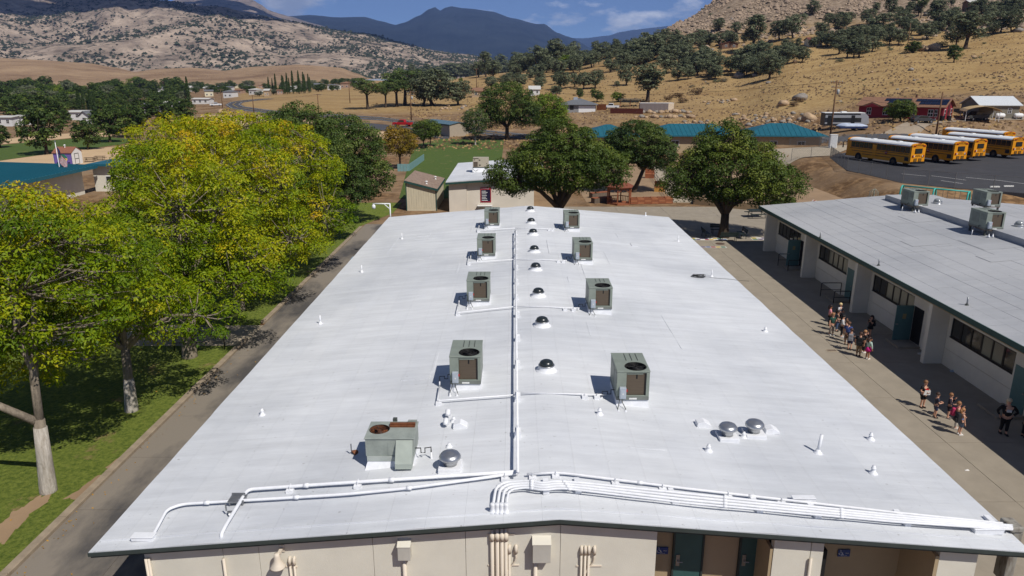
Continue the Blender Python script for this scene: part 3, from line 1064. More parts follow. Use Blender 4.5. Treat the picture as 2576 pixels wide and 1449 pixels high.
conduit_rack([729, 740], 1405, 'short pair of cream conduits beside the wall horn', [(wp(730, 1425).z, 0.06)], 0.026)
def wall_box(u0, u1, v0, v1, dep, lab, stem_u):
    a, b = wp(u0, v1, YW - dep), wp(u1, v0, YW - dep)
    cx = (a.x + b.x) / 2
    c = thing('electrical_box', lab, 'electrical box', (cx, YW, a.z))
    h = b.z - a.z
    w = b.x - a.x
    MB().bb(-w / 2, w / 2, -dep, 0, 0, h).build('enclosure', mat('box_grey', C(190, 186, 176), 0.6, var=0.05), c, bevel=0.008)
    MB().add([(-w / 2 - 0.012, -dep - 0.012, h + 0.002), (w / 2 + 0.012, -dep - 0.012, h + 0.002), (w / 2 + 0.012, 0, h + 0.1), (-w / 2 - 0.012, 0, h + 0.1), (-w / 2 - 0.012, -dep - 0.012, h + 0.02), (w / 2 + 0.012, -dep - 0.012, h + 0.02), (w / 2 + 0.012, 0, h + 0.12), (-w / 2 - 0.012, 0, h + 0.12)],
             [(0, 3, 2, 1), (4, 5, 6, 7), (0, 1, 5, 4), (1, 2, 6, 5), (2, 3, 7, 6), (3, 0, 4, 7)]).build('rain_hood', M_stucco, c)
    sx = wp(stem_u, 1410).x - cx
    MB().tube([(sx, -0.06, -a.z), (sx, -0.06, 0)], 0.05, 10).build('conduit', M_wallpipe, c, smooth=True)
    return c
wall_box(1001, 1031, 1378, 1411, 0.22, 'small cream electrical box on the end wall with a stem pipe', 1018)
wall_box(1340, 1386, 1372, 1417, 0.24, 'large cream electrical box on the end wall between conduit racks', 1347)
# horn loudspeaker
hp = wp(706, 1400, YW)
hn = thing('horn_speaker', 'cream horn loudspeaker on the end wall', 'speaker', (hp.x, YW, hp.z))
MB().lathe([(0.06, 0.28), (0.075, 0.2), (0.09, 0.08), (0.13, -0.02), (0.19, -0.1), (0.195, -0.12), (0.17, -0.1), (0.05, 0.1)], (0, -0.25, 0), 18).build('horn', M_wallpipe, hn, smooth=True)
MB().box((0.06, -0.12, 0.27), (0.08, 0.24, 0.05)).box((0.06, -0.015, 0.26), (0.14, 0.03, 0.2)).build('bracket', M_wallpipe, hn)

# ------------------------------------------------------------------ rooftop heat pumps
M_unit = mat('unit_grey_green', C(137, 145, 134), 0.5, var=0.07, scale=2.2, metal=0.1)
M_unit_d = mat('unit_dark', C(70, 74, 70), 0.6)
M_black = mat('black_plastic', C(22, 22, 23), 0.5)
M_box = mat('disconnect_grey', C(176, 184, 192), 0.5, var=0.06, metal=0.2)
M_red = mat('red_handle', C(178, 40, 34), 0.5)
M_label = mat('label_white', C(222, 222, 218), 0.6)
def coil_material():
    m = mat('coil_fins', C(98, 86, 72), 0.55, metal=0.3, var=0.12, scale=1.5, stretch=(1, 1, 30))
    return m
M_coil = coil_material()

def lid(mb, w, d, cx, cy, r, z0, z1, n=40):
    "rectangular lid with a round hole"
    V, Fc = [], []
    for z in (z0, z1):
        for ring in (0, 1):
            for j in range(n):
                t = 2 * math.pi * (j + 0.5) / n
                c, s = math.cos(t), math.sin(t)
                if ring:
                    V.append((cx + r * c, cy + r * s, z))
                else:
                    ex = ((w / 2 - cx) if c > 0 else (w / 2 + cx)) / max(abs(c), 1e-6)
                    ey = ((d / 2 - cy) if s > 0 else (d / 2 + cy)) / max(abs(s), 1e-6)
                    e = min(ex, ey)
                    q = [cx + e * c, cy + e * s]
                    V.append((q[0], q[1], z))
    # snap the nearest outer points onto the corners
    for base in (0, 2 * n):
        for (kx, ky) in ((-w / 2, -d / 2), (w / 2, -d / 2), (w / 2, d / 2), (-w / 2, d / 2)):
            j = min(range(n), key=lambda q: (V[base + q][0] - kx) ** 2 + (V[base + q][1] - ky) ** 2)
            V[base + j] = (kx, ky, V[base + j][2])
    for j in range(n):
        k = (j + 1) % n
        Fc += [(j, n + j, n + k, k), (2 * n + j, 2 * n + k, 3 * n + k, 3 * n + j), (j, k, 2 * n + k, 2 * n + j), (n + j, 3 * n + j, 3 * n + k, n + k)]
    return mb.add(V, Fc)

def fan_parts(t, cx, cy, r, z, blade=M_black, hub=M_black, depth=0.3, tilt=0.35, floor=None):
    w = MB()
    w.lathe([(r, z), (r, z - depth), (0.02, z - depth - 0.005)], (cx, cy, 0), 28)
    w.f = [f for f in w.f if len(f) == 4]
    w.build('fan_well', floor or M_dark, t)
    f = MB()
    for k in range(4):
        a = k * math.pi / 2 + 0.4
        pts = []
        for (rr, da) in ((0.16 * r, -0.25), (0.93 * r, -0.42), (0.93 * r, 0.35), (0.16 * r, 0.3)):
            pts.append((cx + rr * math.cos(a + da), cy + rr * math.sin(a + da), z - 0.12 + tilt * 0.12 * (1 if da > 0 else -1)))
        pts2 = [(p[0], p[1], p[2] - 0.012) for p in pts]
        f.add(pts + pts2, [(0, 1, 2, 3), (7, 6, 5, 4), (0, 4, 5, 1), (1, 5, 6, 2), (2, 6, 7, 3), (3, 7, 4, 0)])
    f.lathe([(0.02, z - 0.26), (0.2 * r, z - 0.25), (0.2 * r, z - 0.06), (0.02, z - 0.05)], (cx, cy, 0), 14)
    f.build('fan', blade, t)
    g = MB()
    for k, rr in enumerate((0.25, 0.5, 0.75, 0.97)):
        g.tube([(cx + rr * r * math.cos(a), cy + rr * r * math.sin(a), z + 0.012 - 0.02 * (1 - rr)) for a in np.linspace(0, 2 * math.pi, 25)], 0.005, 4, cap=False)
    for k in range(6):
        a = k * math.pi / 3
        g.tube([(cx + 0.1 * r * math.cos(a), cy + 0.1 * r * math.sin(a), z - 0.004), (cx + r * math.cos(a), cy + r * math.sin(a), z + 0.012)], 0.005, 4)
    g.build('fan_guard', M_black, t)

def make_unit(label, stand=False):
    t = thing('heat_pump_unit', label, 'rooftop unit', (0, 0, 0), 0, 'heat pump units on stands' if stand else 'heat pump units on the white roof')
    w, d, h = 1.1, 1.66, 1.06
    c = MB().add([(-w / 2 - 0.02, -d / 2 - 0.02, -0.14), (w / 2 + 0.02, -d / 2 - 0.02, -0.14), (w / 2 + 0.02, d / 2 + 0.02, -0.14), (-w / 2 - 0.02, d / 2 + 0.02, -0.14),
                  (-w / 2 + 0.02, -d / 2 + 0.03, 0.2), (w / 2 - 0.02, -d / 2 + 0.03, 0.2), (w / 2 - 0.02, d / 2 - 0.03, 0.2), (-w / 2 + 0.02, d / 2 - 0.03, 0.2)],
                 [(0, 3, 2, 1), (4, 5, 6, 7), (0, 1, 5, 4), (1, 2, 6, 5), (2, 3, 7, 6), (3, 0, 4, 7)])
    if stand:
        for sx in (-1, 1):
            for sy in (-1, 1):
                MB().bb(sx * w * 0.42 - 0.05, sx * w * 0.42 + 0.05, sy * d * 0.44 - 0.05, sy * d * 0.44 + 0.05, -0.2, 0.142).build('leg', M_unit_d, t)
        MB().bb(-w / 2, w / 2, -d / 2, d / 2, 0.145, 0.2).build('stand_frame', mat('stand_rust', C(120, 104, 92), 0.8, var=0.2), t)
    else:
        c.build('curb', M_white, t)
    z = 0.2
    b = MB().bb(-w / 2, w / 2, -d / 2 - 0.02, d / 2, z + 0.003, z + 0.12)
    b.build('base_rail', mat('rail_grey', C(118, 122, 116), 0.5, metal=0.2), t, bevel=0.01)
    MB().bb(-0.12, 0.14, -d / 2 - 0.028, -d / 2 - 0.021, z + 0.03, z + 0.09).build('label_plate', M_label, t)
    z2 = z + 0.12
    zt = z + h
    # cabinet walls round a hollow fan compartment
    cb = MB()
    cb.bb(-w / 2 + 0.005, -w / 2 + 0.03, -d / 2 + 0.02, d / 2, z2, zt - 0.04)
    cb.bb(w / 2 - 0.03, w / 2 - 0.005, -d / 2 + 0.02, d / 2, z2, zt - 0.04)
    cb.bb(-w / 2 + 0.03, w / 2 - 0.03, d / 2 - 0.03, d / 2 - 0.002, z2, zt - 0.04)
    cb.bb(-w / 2 + 0.03, w / 2 - 0.03, 0.12, 0.15, z2, zt - 0.05)
    cb.build('cabinet', M_unit, t)
    fr = MB()
    fr.bb(-w / 2, -w / 2 + 0.32, -d / 2, -d / 2 + 0.04, z2 + 0.002, zt - 0.042)      # service panel left of the coil
    fr.bb(w / 2 - 0.11, w / 2, -d / 2, -d / 2 + 0.04, z2 + 0.002, zt - 0.042)
    fr.bb(-w / 2 + 0.32, w / 2 - 0.11, -d / 2, -d / 2 + 0.04, zt - 0.075, zt - 0.042)
    fr.bb(-w / 2 + 0.32, w / 2 - 0.11, -d / 2, -d / 2 + 0.04, z2 + 0.002, z2 + 0.05)
    fr.build('front_panel', M_unit, t, bevel=0.006)
    MB().bb(-w / 2 + 0.33, w / 2 - 0.12, -d / 2 + 0.045, -d / 2 + 0.09, z2 + 0.055, zt - 0.08).build('coil', M_coil, t)
    MB().bb(-w / 2 + 0.34, w / 2 - 0.22, -d / 2 + 0.025, -d / 2 + 0.044, zt - 0.135, zt - 0.095).build('coil_bar', M_unit, t)
    MB().bb(w / 2 - 0.15, w / 2 - 0.112, -d / 2 + 0.01, -d / 2 + 0.045, z2 + 0.05, zt - 0.076).build('coil_gasket', M_black, t)
    lid(MB(), w + 0.03, d + 0.03, 0.12, -0.42, 0.37, zt - 0.04, zt).build('lid', M_unit, t, bevel=0.02)
    for x in (-0.12, 0.08, 0.28): MB().bb(x - 0.012, x + 0.012, 0.1, d / 2 - 0.1, zt + 0.0005, zt + 0.012).build('lid_rib', M_unit_d, t)
    fan_parts(t, 0.12, -0.42, 0.368, zt - 0.002)
    # left side: filter access and small openings
    sp = MB()
    sp.bb(-w / 2 - 0.004, -w / 2 + 0.004, -0.1, 0.62, z2 + 0.2, zt - 0.15)
    sp.bb(-w / 2 - 0.004, -w / 2 + 0.004, -0.75, -0.25, z2 + 0.45, zt - 0.15)
    sp.build('access_panel', mat('unit_panel', C(120, 127, 120), 0.45, metal=0.15), t)
    # disconnect switch with its red handle and whips
    dx = -w / 2 + 0.2
    db = MB().bb(dx - 0.11, dx + 0.11, -d / 2 - 0.14, -d / 2 - 0.002, z + 0.09, z + 0.5).build('disconnect_box', M_box, t, bevel=0.012)
    MB().bb(dx - 0.08, dx + 0.08, -d / 2 - 0.15, -d / 2 - 0.142, z + 0.14, z + 0.44).build('door', M_box, db)
    MB().bb(dx - 0.02, dx + 0.02, -d / 2 - 0.158, -d / 2 - 0.151, z + 0.25, z + 0.31).build('warning_label', M_label, db)
    MB().bb(dx + 0.112, dx + 0.155, -d / 2 - 0.1, -d / 2 - 0.06, z + 0.34, z + 0.42).build('handle', M_red, db)
    q = -d / 2
    for (x, s) in ((dx - 0.02, 0.1), (dx - 0.1, -0.08)):
        MB().tube([(x, q - 0.08, z + 0.1), (x + s * 0.2, q - 0.12, z - 0.04), (x + s, q - 0.3, z - 0.17), (x + s * 1.3, q - 0.4, z - 0.27), (x + s * 0.9, q - 0.42, z - 0.18)], 0.014, 6).build('power_whip', M_unit_d, t, smooth=True)
        MB().lathe([(0.11, -0.36), (0.05, -0.28), (0.025, -0.18), (0.02, -0.16)], (x + s * 0.9, q - 0.42, z), 10).build('pipe_boot', M_white, t, smooth=True)
    # condensate trap at the left side
    MB().tube([(-w / 2, -0.35, z + 0.16), (-w / 2 - 0.12, -0.35, z + 0.16), (-w / 2 - 0.12, -0.35, z - 0.0), (-w / 2 - 0.24, -0.35, z - 0.0), (-w / 2 - 0.24, -0.35, z + 0.1), (-w / 2 - 0.42, -0.35, z + 0.09), (-w / 2 - 0.42, -0.35, z - 0.1)], 0.018, 6).build('drain_trap', M_black, t)
    MB().tube([(-w / 2 - 0.42, -0.35, z - 0.1), (-w / 2 - 0.44, -0.36, -0.2)], 0.024, 8).build('drain_pipe', M_white, t, smooth=True)
    return t
UNITS = [(1171, 969, 'nearest of the left row on white roof'), (1203, 760, 'second nearest of the left row'), (1223, 645, 'third in the left row counting away from the camera'), (1237.5, 568, 'farthest of the left row'),
         (1591, 1009, 'nearest of the right row on white roof'), (1510, 780, 'second nearest of the right row'), (1467, 656.5, 'third in the right row counting away from the camera'), (1438.7, 575.3, 'farthest of the right row')]
u0 = None
UPOS = []
for (u, v, w) in UNITS:
    p = RH(u, v, 0.2)
    loc = (p.x, p.y + 0.85, p.z - 0.2)
    loc = (loc[0], loc[1], rz_main(loc[0]) + 0.03)
    UPOS.append(loc)
    lab = 'grey heat pump unit, ' + w
    if u0 is None:
        u0 = make_unit(lab)
        KIDS.clear()
        first = loc
    else:
        dup(u0, loc, 0, label=lab)
u0.location = first

# older package unit with hood
def package_unit():
    p = RH(979, 1176, 0.0)
    a, b = atY(920, 1150, p.y).x, atY(1041, 1150, p.y).x
    w, d, h = b - a, 1.02, 0.7
    loc = ((a + b) / 2, p.y + d / 2 + 0.05, rz_main((a + b) / 2))
    t = thing('package_unit', 'weathered grey-green package unit with a slanted side hood', 'rooftop unit', loc)
    M = mat('old_unit_paint', C(156, 163, 155), 0.6, var=0.08, scale=2.5, c2=C(136, 143, 136))
    z = 0.18
    MB().add([(-w / 2 - 0.06, -d / 2 - 0.14, -0.14), (w / 2 + 0.05, -d / 2 - 0.14, -0.14), (w / 2 + 0.05, d / 2 + 0.05, -0.14), (-w / 2 - 0.06, d / 2 + 0.05, -0.14),
              (-w / 2 + 0.04, -d / 2 + 0.0, z), (w / 2 - 0.03, -d / 2 + 0.0, z), (w / 2 - 0.03, d / 2, z), (-w / 2 + 0.04, d / 2, z)],
             [(0, 3, 2, 1), (4, 5, 6, 7), (0, 1, 5, 4), (1, 2, 6, 5), (2, 3, 7, 6), (3, 0, 4, 7)]).build('curb', M_white, t)
    MB().bb(-w / 2 + 0.03, w / 2 - 0.02, -d / 2 - 0.02, d / 2 + 0.01, z + 0.003, z + 0.16).build('base_rail', mat('old_rail', C(170, 176, 170), 0.6, var=0.1), t)
    cb = MB()
    cb.bb(-w / 2, w / 2, -d / 2, -d / 2 + 0.03, z + 0.163, z + h)
    cb.bb(-w / 2, w / 2, d / 2 - 0.03, d / 2, z + 0.163, z + h)
    cb.bb(-w / 2, -w / 2 + 0.03, -d / 2 + 0.03, d / 2 - 0.03, z + 0.163, z + h)
    cb.bb(w / 2 - 0.03, w / 2, -d / 2 + 0.03, d / 2 - 0.03, z + 0.163, z + h)
    cb.build('cabinet', M, t)
    lid(MB(), w + 0.05, d + 0.05, -w * 0.27, 0.04, 0.3, z + h + 0.001, z + h + 0.04).build('lid', M, t, bevel=0.01)
    rust = mat('rusted_metal', C(112, 66, 38), 0.9, var=0.3, scale=8)
    fan_parts(t, -w * 0.27, 0.04, 0.298, z + h + 0.03, rust, rust, 0.3, floor=rust)
    MB().box((w * 0.2, 0.26, z + h + 0.085), (0.75, 0.1, 0.085)).box((w * 0.2, 0.17, z + h + 0.065), (0.75, 0.06, 0.045)).build('rusted_flue_cap', rust, t)
    MB().bb(-w * 0.04, w * 0.13, -d / 2 - 0.012, -d / 2 - 0.002, z + 0.2, z + h - 0.1).build('access_panel', M, t)
    hd = MB().add([(w * 0.14, -d / 2 - 0.01, z + h - 0.02), (w * 0.485, -d / 2 - 0.01, z + h - 0.02), (w * 0.485, -d / 2 - 0.36, z + 0.1), (w * 0.14, -d / 2 - 0.36, z + 0.1),
                   (w * 0.14, -d / 2 - 0.01, z - 0.02), (w * 0.485, -d / 2 - 0.01, z - 0.02), (w * 0.485, -d / 2 - 0.36, z - 0.06), (w * 0.14, -d / 2 - 0.36, z - 0.06)],
                  [(0, 3, 2, 1), (3, 7, 6, 2), (0, 4, 7, 3), (1, 2, 6, 5), (4, 5, 6, 7)])
    hd.build('intake_hood', mat('hood_paint', C(164, 172, 162), 0.55, var=0.06, scale=3), t)
    MB().bb(-0.06, 0.06, d / 2 + 0.01, d / 2 + 0.14, z + h - 0.1, z + h + 0.12).build('vent_stub', M_unit_d, t)
    MB().bb(w * 0.3, w * 0.49, d / 2 - 0.12, d / 2 - 0.02, z + h + 0.042, z + h + 0.12).build('rear_cap', M, t)
    MB().tube([(w / 2, -0.2, z + 0.25), (w / 2 + 0.16, -0.2, z + 0.25), (w / 2 + 0.16, -0.2, z + 0.1), (w / 2 + 0.28, -0.2, z + 0.1), (w / 2 + 0.28, -0.2, z + 0.25), (w / 2 + 0.46, -0.2, z + 0.28), (w / 2 + 0.46, -0.2, z + 0.12)], 0.02, 6).build('drain_trap', M_black, t)
    MB().tube([(w / 2 + 0.46, -0.2, z + 0.12), (w / 2 + 0.46, -0.2, -0.2)], 0.03, 8).build('drain_pipe', M_white, t, smooth=True)
package_unit()
# ------------------------------------------------------------------ roof pipework
def round_path(pts, r=0.25, k=4):
    pts = [Vector(p) for p in pts]
    out = [pts[0]]
    for a, b, c in zip(pts, pts[1:], pts[2:]):
        l1, l2 = (a - b), (c - b)
        e = min(r, l1.length * 0.45, l2.length * 0.45)
        p, q = b + l1.normalized() * e, b + l2.normalized() * e
        for i in range(k + 1):
            t = i / k
            out.append(p * (1 - t) ** 2 + b * 2 * t * (1 - t) + q * t * t)
    out.append(pts[-1])
    return out

def roof_pipe(uv, lab, r=0.04, up=0.12, sup=(), drop=False, bend=0.3, couplings=(), matl=None, cat='conduit'):
    pts = [RH(u, v, up) for u, v in uv]
    if drop:
        e = pts[-1].copy(); e.z = rz_main(e.x) - 0.02
        pts[-1].z = rz_main(pts[-1].x) + up * 0.6
        pts.append(e + Vector((0, -0.05, 0)))
    c = pts[0]
    t = thing('roof_conduit', lab, cat, (c.x, c.y, rz_main(c.x)))
    off = (c.x, c.y, rz_main(c.x))
    P = round_path(pts, bend)
    MB().tube(P, r, 10).build('pipe', matl or M_white, t, off, smooth=True)
    for (u, v) in sup:
        p = RH(u, v, up)
        z = rz_main(p.x)
        m = MB().box((p.x, p.y, z + (up - r) * 0.45), (0.2, 0.26, (up - r) * 1.0))
        m.tube([(p.x, p.y - r * 1.3, p.z - r), (p.x, p.y - r * 1.3, p.z + r * 1.2), (p.x, p.y + r * 1.3, p.z + r * 1.2), (p.x, p.y + r * 1.3, p.z - r)], 0.012, 6)
        m.build('support', M_white, t, off)
    for (u, v) in couplings:
        p = RH(u, v, up)
        MB().tube([p + Vector((-0.07, 0.004, 0)), p + Vector((0.07, -0.004, 0))], r * 1.35, 10).build('coupling', M_white, t, off, smooth=True)
    return t
roof_pipe([(1302.5, 1188), (1296.5, 578)], 'long white pipe running up the middle of the white roof', 0.042, 0.3,
          [(1302, v) for v in (1076, 987, 905.6, 840, 781)] + [(1299, v) for v in (739, 700, 665.6)] + [(1297, v) for v in (638, 615, 598, 580)])
names = ['nearest', 'second', 'third', 'farthest']
for i, l in enumerate([[(1100, 1008), (1300, 993)], [(1148, 787), (1298, 771)], [(1176, 661), (1297, 652)], [(1200, 580), (1296, 574)]]):
    a = l[0]
    roof_pipe([(a[0] + (6 if i < 2 else 3), a[1] - (38, 26, 16, 8)[i])] + l, 'white branch pipe from the %s left heat pump to the middle pipe' % names[i], 0.026, 0.13, [(a[0] + 4, a[1] - 0.3)], bend=0.05)
for i, l in enumerate([[(1303, 988), (1524, 993)], [(1299, 770), (1458, 775)], [(1297, 652), (1426, 655)], [(1296, 574), (1396, 576)]]):
    b = l[1]
    k = (22, 15, 9, 6)[i]
    roof_pipe(l, 'white branch pipe from the middle pipe to the %s right heat pump' % names[i], 0.026, 0.13, [(b[0] - k, b[1]), (b[0] - k * 2.4, b[1] - 0.5)], bend=0.05)
roof_pipe([(1306, 1186), (858.7, 1215), (623, 1231), (610, 1252), (568, 1321), (556.7, 1338)], 'upper white pipe from the middle pipe to the left front of the roof', 0.05, 0.14, [(900, 1213), (730, 1224.5)], couplings=[(985, 1207), (770, 1221)], drop=True, bend=0.2)
roof_pipe([(1302, 1190), (1028.7, 1227.7), (858.7, 1244.3), (460, 1267.7), (420, 1281), (386.7, 1337.7)], 'lower white pipe bending down to the front left corner of the roof', 0.042, 0.12, [(1270, 1196)], couplings=[(1028.7, 1227.7), (745, 1251), (520, 1264.5)], drop=True, bend=0.6)
roof_pipe([(1325, 1193), (1398.7, 1188.7), (1442, 1192.7), (1717, 1227.7), (2007, 1261), (2250, 1289), (2544, 1319)], 'single white pipe behind the bundle of four on the right front', 0.036, 0.1, [(1340, 1194), (1398, 1190), (1548, 1208), (1667, 1222), (1832, 1241.5), (1966, 1257)], couplings=[(1610, 1214), (1890, 1248)], bend=0.3)
B1 = [(1239.4, 1287.7), (1240.5, 1270), (1247, 1228), (1268, 1213.5), (1325.4, 1209.3), (1365.4, 1216), (1392, 1211), (1458.7, 1214.3), (1717.4, 1241), (2250.6, 1296), (2547, 1323)]
B4 = [(1273, 1287.7), (1273.5, 1274), (1278, 1240), (1288.7, 1231), (1325.4, 1226), (1365.4, 1234), (1408.7, 1227.7), (1468, 1234), (1717.4, 1264.3), (2250.6, 1312.7), (2547, 1332)]
sup_b = [(1373.7, 1234), (1453.7, 1232), (1695, 1259), (1905.6, 1281), (2050.6, 1294), (2274, 1314), (2507, 1329)]
for i in range(4):
    t = i / 3
    l = [((1 - t) * a[0] + t * b[0], (1 - t) * a[1] + t * b[1]) for a, b in zip(B1, B4)]
    pts = [RH(u, v, 0.17 if 1 < k else (0.10 if k else 0.0)) for k, (u, v) in enumerate(l)]
    off = (pts[0].x, pts[0].y, rz_main(pts[0].x))
    tt = thing('roof_conduit', ['rearmost', 'second from the back', 'second from the front', 'front'][i] + ' pipe of the bundle of four white conduits', 'conduit', off)
    MB().tube(round_path(pts, 0.28, 5), (0.04, 0.04, 0.038, 0.028)[i], 10).build('pipe', M_white, tt, off, smooth=True)
    for (k, s) in ((2, 0.35), (4, 0.3), (6, 0.4), (8, 0.2), (8, 0.75)):
        p = pts[k] * (1 - s) + pts[k + 1] * s
        dr = (pts[k + 1] - pts[k]).normalized() * 0.05
        MB().tube([p - dr, p + dr], 0.05 if i < 3 else 0.036, 10).build('coupling', M_white, tt, off, smooth=True)
    MB().lathe([(0.12, -0.02), (0.075, 0.03), (0.058, 0.1), (0.066, 0.2), (0.066, 0.24), (0.05, 0.25)], pts[0] - Vector(off), 12).build('pipe_boot', M_white, tt, smooth=True)
    if i == 3:
        for (u, v) in sup_b:
            p = RH(u, v, 0)
            m = MB().box((p.x - off[0], p.y + 0.16 - off[1], p.z + 0.05 - off[2]), (0.14, 0.62, 0.09))
            m.box((p.x - off[0], p.y - 0.14 - off[1], p.z + 0.07 - off[2]), (0.16, 0.12, 0.14))
            m.build('support', M_white, tt)
# pipes meet a weathered elbow box that drops over the eave
eb = RH(2540, 1328, 0.1)
t = thing('pipe_elbow_box', 'rust-stained grey pipe elbow at the right end of the conduits', 'pipe fitting', (eb.x + 0.12, eb.y, 0))
M_stain = mat('stained_zinc', C(150, 146, 136), 0.7, c2=C(78, 62, 48), scale=4, lo=0.35, hi=0.55, stretch=(1, 1, 0.25))
m = MB()
m.box((0, 0.1, eb.z + 0.02), (0.34, 0.5, 0.16)).build('elbow', M_stain, t, bevel=0.04)
MB().box((0.06, 0.1, eb.z - 0.85), (0.26, 0.42, 1.57)).build('riser', M_stain, t, bevel=0.03)
for i in range(4):
    MB().tube([(0.06, -0.02 + 0.09 * i, eb.z - 1.6), (0.06, -0.02 + 0.09 * i, 1.2), (0.1, -0.1 + 0.09 * i, 0.7), (0.35, -0.2 + 0.09 * i, 0.45), (1.6, -0.3 + 0.09 * i, 0.4)], 0.045, 8).build('steel_pipe', M_steel, t, smooth=True)
# junction box, pull boxes, end box of the lower pipe
jb = RH(598, 1258, 0.1)
tag(MB().box((0, 0, 0), (0.42, 0.36, 0.05)).box((0, 0.1, 0.06), (0.36, 0.05, 0.1)).box((-0.17, 0, -0.06), (0.04, 0.3, 0.1)).box((0.17, 0, -0.06), (0.04, 0.3, 0.1)).build('junction_box', M_steel), 'galvanised junction saddle where two white roof pipes cross', 'junction box').location = (jb.x, jb.y, jb.z + 0.04)
for (u, v, w, d, h, lab) in ((362, 1356, 0.55, 0.22, 0.1, 'flat white box at the end of the lower pipe near the corner'), (2020, 1263, 0.6, 0.16, 0.14, 'white pull box in the single pipe on the right front'), (2482, 1340, 0.75, 0.2, 0.14, 'loose white block under the pipes near the right corner')):
    p = RH(u, v)
    o = MB().box((0, 0, h / 2), (w, d, h)).box((0, 0, h + 0.012), (w + 0.03, d + 0.03, 0.02)).build('pull_box', M_white, bevel=0.01)
    tag(o, lab, 'box').location = p
# ------------------------------------------------------------------ vents, domes, lights on the white roof
M_dome = mat('smoked_dome', C(40, 46, 48), 0.28, var=0.1, spec=0.6)
M_alu = mat('spun_aluminium', C(186, 188, 190), 0.36, metal=0.85, var=0.05, scale=3)
def dome(label):
    t = thing('skylight_dome', label, 'skylight', (0, 0, 0), 0, 'dome skylights along the ridge')
    MB().lathe([(0.5, -0.06), (0.42, 0.01), (0.36, 0.04), (0.335, 0.15), (0.33, 0.2), (0.3, 0.2)], n=28).build('curb', M_white, t, smooth=True)
    MB().lathe([(0.345, 0.2), (0.35, 0.215), (0.345, 0.235), (0.3, 0.236)], n=28).build('rim', M_alu, t, smooth=True)
    MB().lathe([(0.305, 0.236), (0.3, 0.3), (0.26, 0.38), (0.17, 0.435), (0.06, 0.455), (0.005, 0.457)], n=28).build('dome', M_dome, t, smooth=True)
    t.scale = (.88, .88, .88)
    return t
DOMES = [(1374.6, 930, 'nearest'), (1363.6, 818, 'second'), (1354.3, 743.5, 'third'), (1347.6, 678, 'fourth'), (1344, 633, 'fifth'), (1341, 589.5, 'sixth'), (1336, 561.5, 'seventh'), (1334, 531, 'farthest')]
d0 = dome('dark dome skylight on the ridge, nearest of the eight')
for i, (u, v, w) in enumerate(DOMES):
    p = RH(u, v)
    if i == 0: d0p = p
    else: dup(d0, p, 0.5 * i, label='dark dome skylight on the ridge, %s counting away from the camera' % w)
d0.location = d0p
def jack(u, v, h, r, lab, cap=True, lean=(0, 0)):
    if cap: h, r = h * .72, r * .85
    p = RH(u, v)
    t = thing('vent_pipe', lab, 'vent pipe', p, 0, 'white vent pipes on the roof')
    MB().lathe([(r * 3.4, -0.03), (r * 2.4, 0.02), (r * 1.5, 0.07), (r * 1.2, 0.12)], n=14).build('flashing', M_white, t, smooth=True)
    MB().tube([(0, 0, 0), (lean[0] * h, lean[1] * h, h)], r, 12).build('pipe', M_white, t, smooth=True)
    if cap:
        MB().lathe([(r * 1.15, h * 0.52), (r * 1.45, h * 0.56), (r * 1.45, h * 0.72), (r * 1.1, h * 0.76)], n=14).build('collar', M_white, t, smooth=True)
    return t
for (u, v, h, r, lab) in [(1011, 601, .42, .04, 'thin white vent pipe near the far left edge of roof'), (910, 684, .42, .04, 'thin white vent pipe on the left slope, second from far end'), (806, 814, .42, .04, 'thin white vent pipe on the left slope, level with third heat pump'),
                          (1706, 607, .42, .04, 'thin white vent pipe near the far right edge of roof'), (1790, 696, .42, .04, 'thin white vent pipe beside the black cable coil'), (1624, 543, .3, .04, 'tiny white vent pipe on the far right edge')]:
    jack(u, v, h, r, lab, False)
for (u, v, h, r, lab) in [(660, 1044, .34, .05, 'stubby white vent on the near left slope alone'), (1925, 834, .3, .06, 'stubby white vent on the right slope alone, mid roof'), (2190, 1105, .32, .055, 'stubby white vent near the right edge, upper of two'),
                          (2196, 1190, .34, .055, 'stubby white vent near the right edge, lower of two'), (1782, 1134, .3, .055, 'stubby white vent left of the steel mushroom pair'), (1508, 1042, .3, .055, 'stubby white vent below the nearest right heat pump'),
                          (1130, 1124, .16, .045, 'tiny white vent behind the lone steel mushroom vent'), (1870.6, 1100, .26, .05, 'white vent between the two steel mushroom vents'), (1141, 1060, .22, .05, 'white vent among the two goosenecks')]:
    jack(u, v, h, r, lab)
jack(2057, 1139, .6, .05, 'tall leaning white pipe on the right slope', False, (0.12, 0.06))
def mushroom(u, v, r, lab, base=True):
    p = RH(u, v)
    t = thing('mushroom_vent', lab, 'roof vent', (p.x, p.y, p.z), 0, 'steel mushroom vents')
    MB().box((0, 0, 0.02), (r * 2.1, r * 2.0, 0.2)).build('base', M_white, t, bevel=0.015)
    MB().lathe([(r * 0.62, 0.12), (r * 0.6, 0.2), (r * 0.75, 0.28), (r * 1.0, 0.33), (r * 1.02, 0.36), (r * 0.98, 0.4), (r * 0.8, 0.47), (r * 0.72, 0.475), (r * 0.5, 0.515), (r * 0.2, 0.535), (0.01, 0.54)], n=30).build('hood', M_alu, t, smooth=True)
    return t
mushroom(1133, 1177, .31, 'lone shiny steel mushroom vent right of package unit')
mushroom(1829, 1102, .29, 'left of the two shiny steel mushroom vents')
mushroom(1896, 1094, .3, 'right of the two shiny steel mushroom vents')
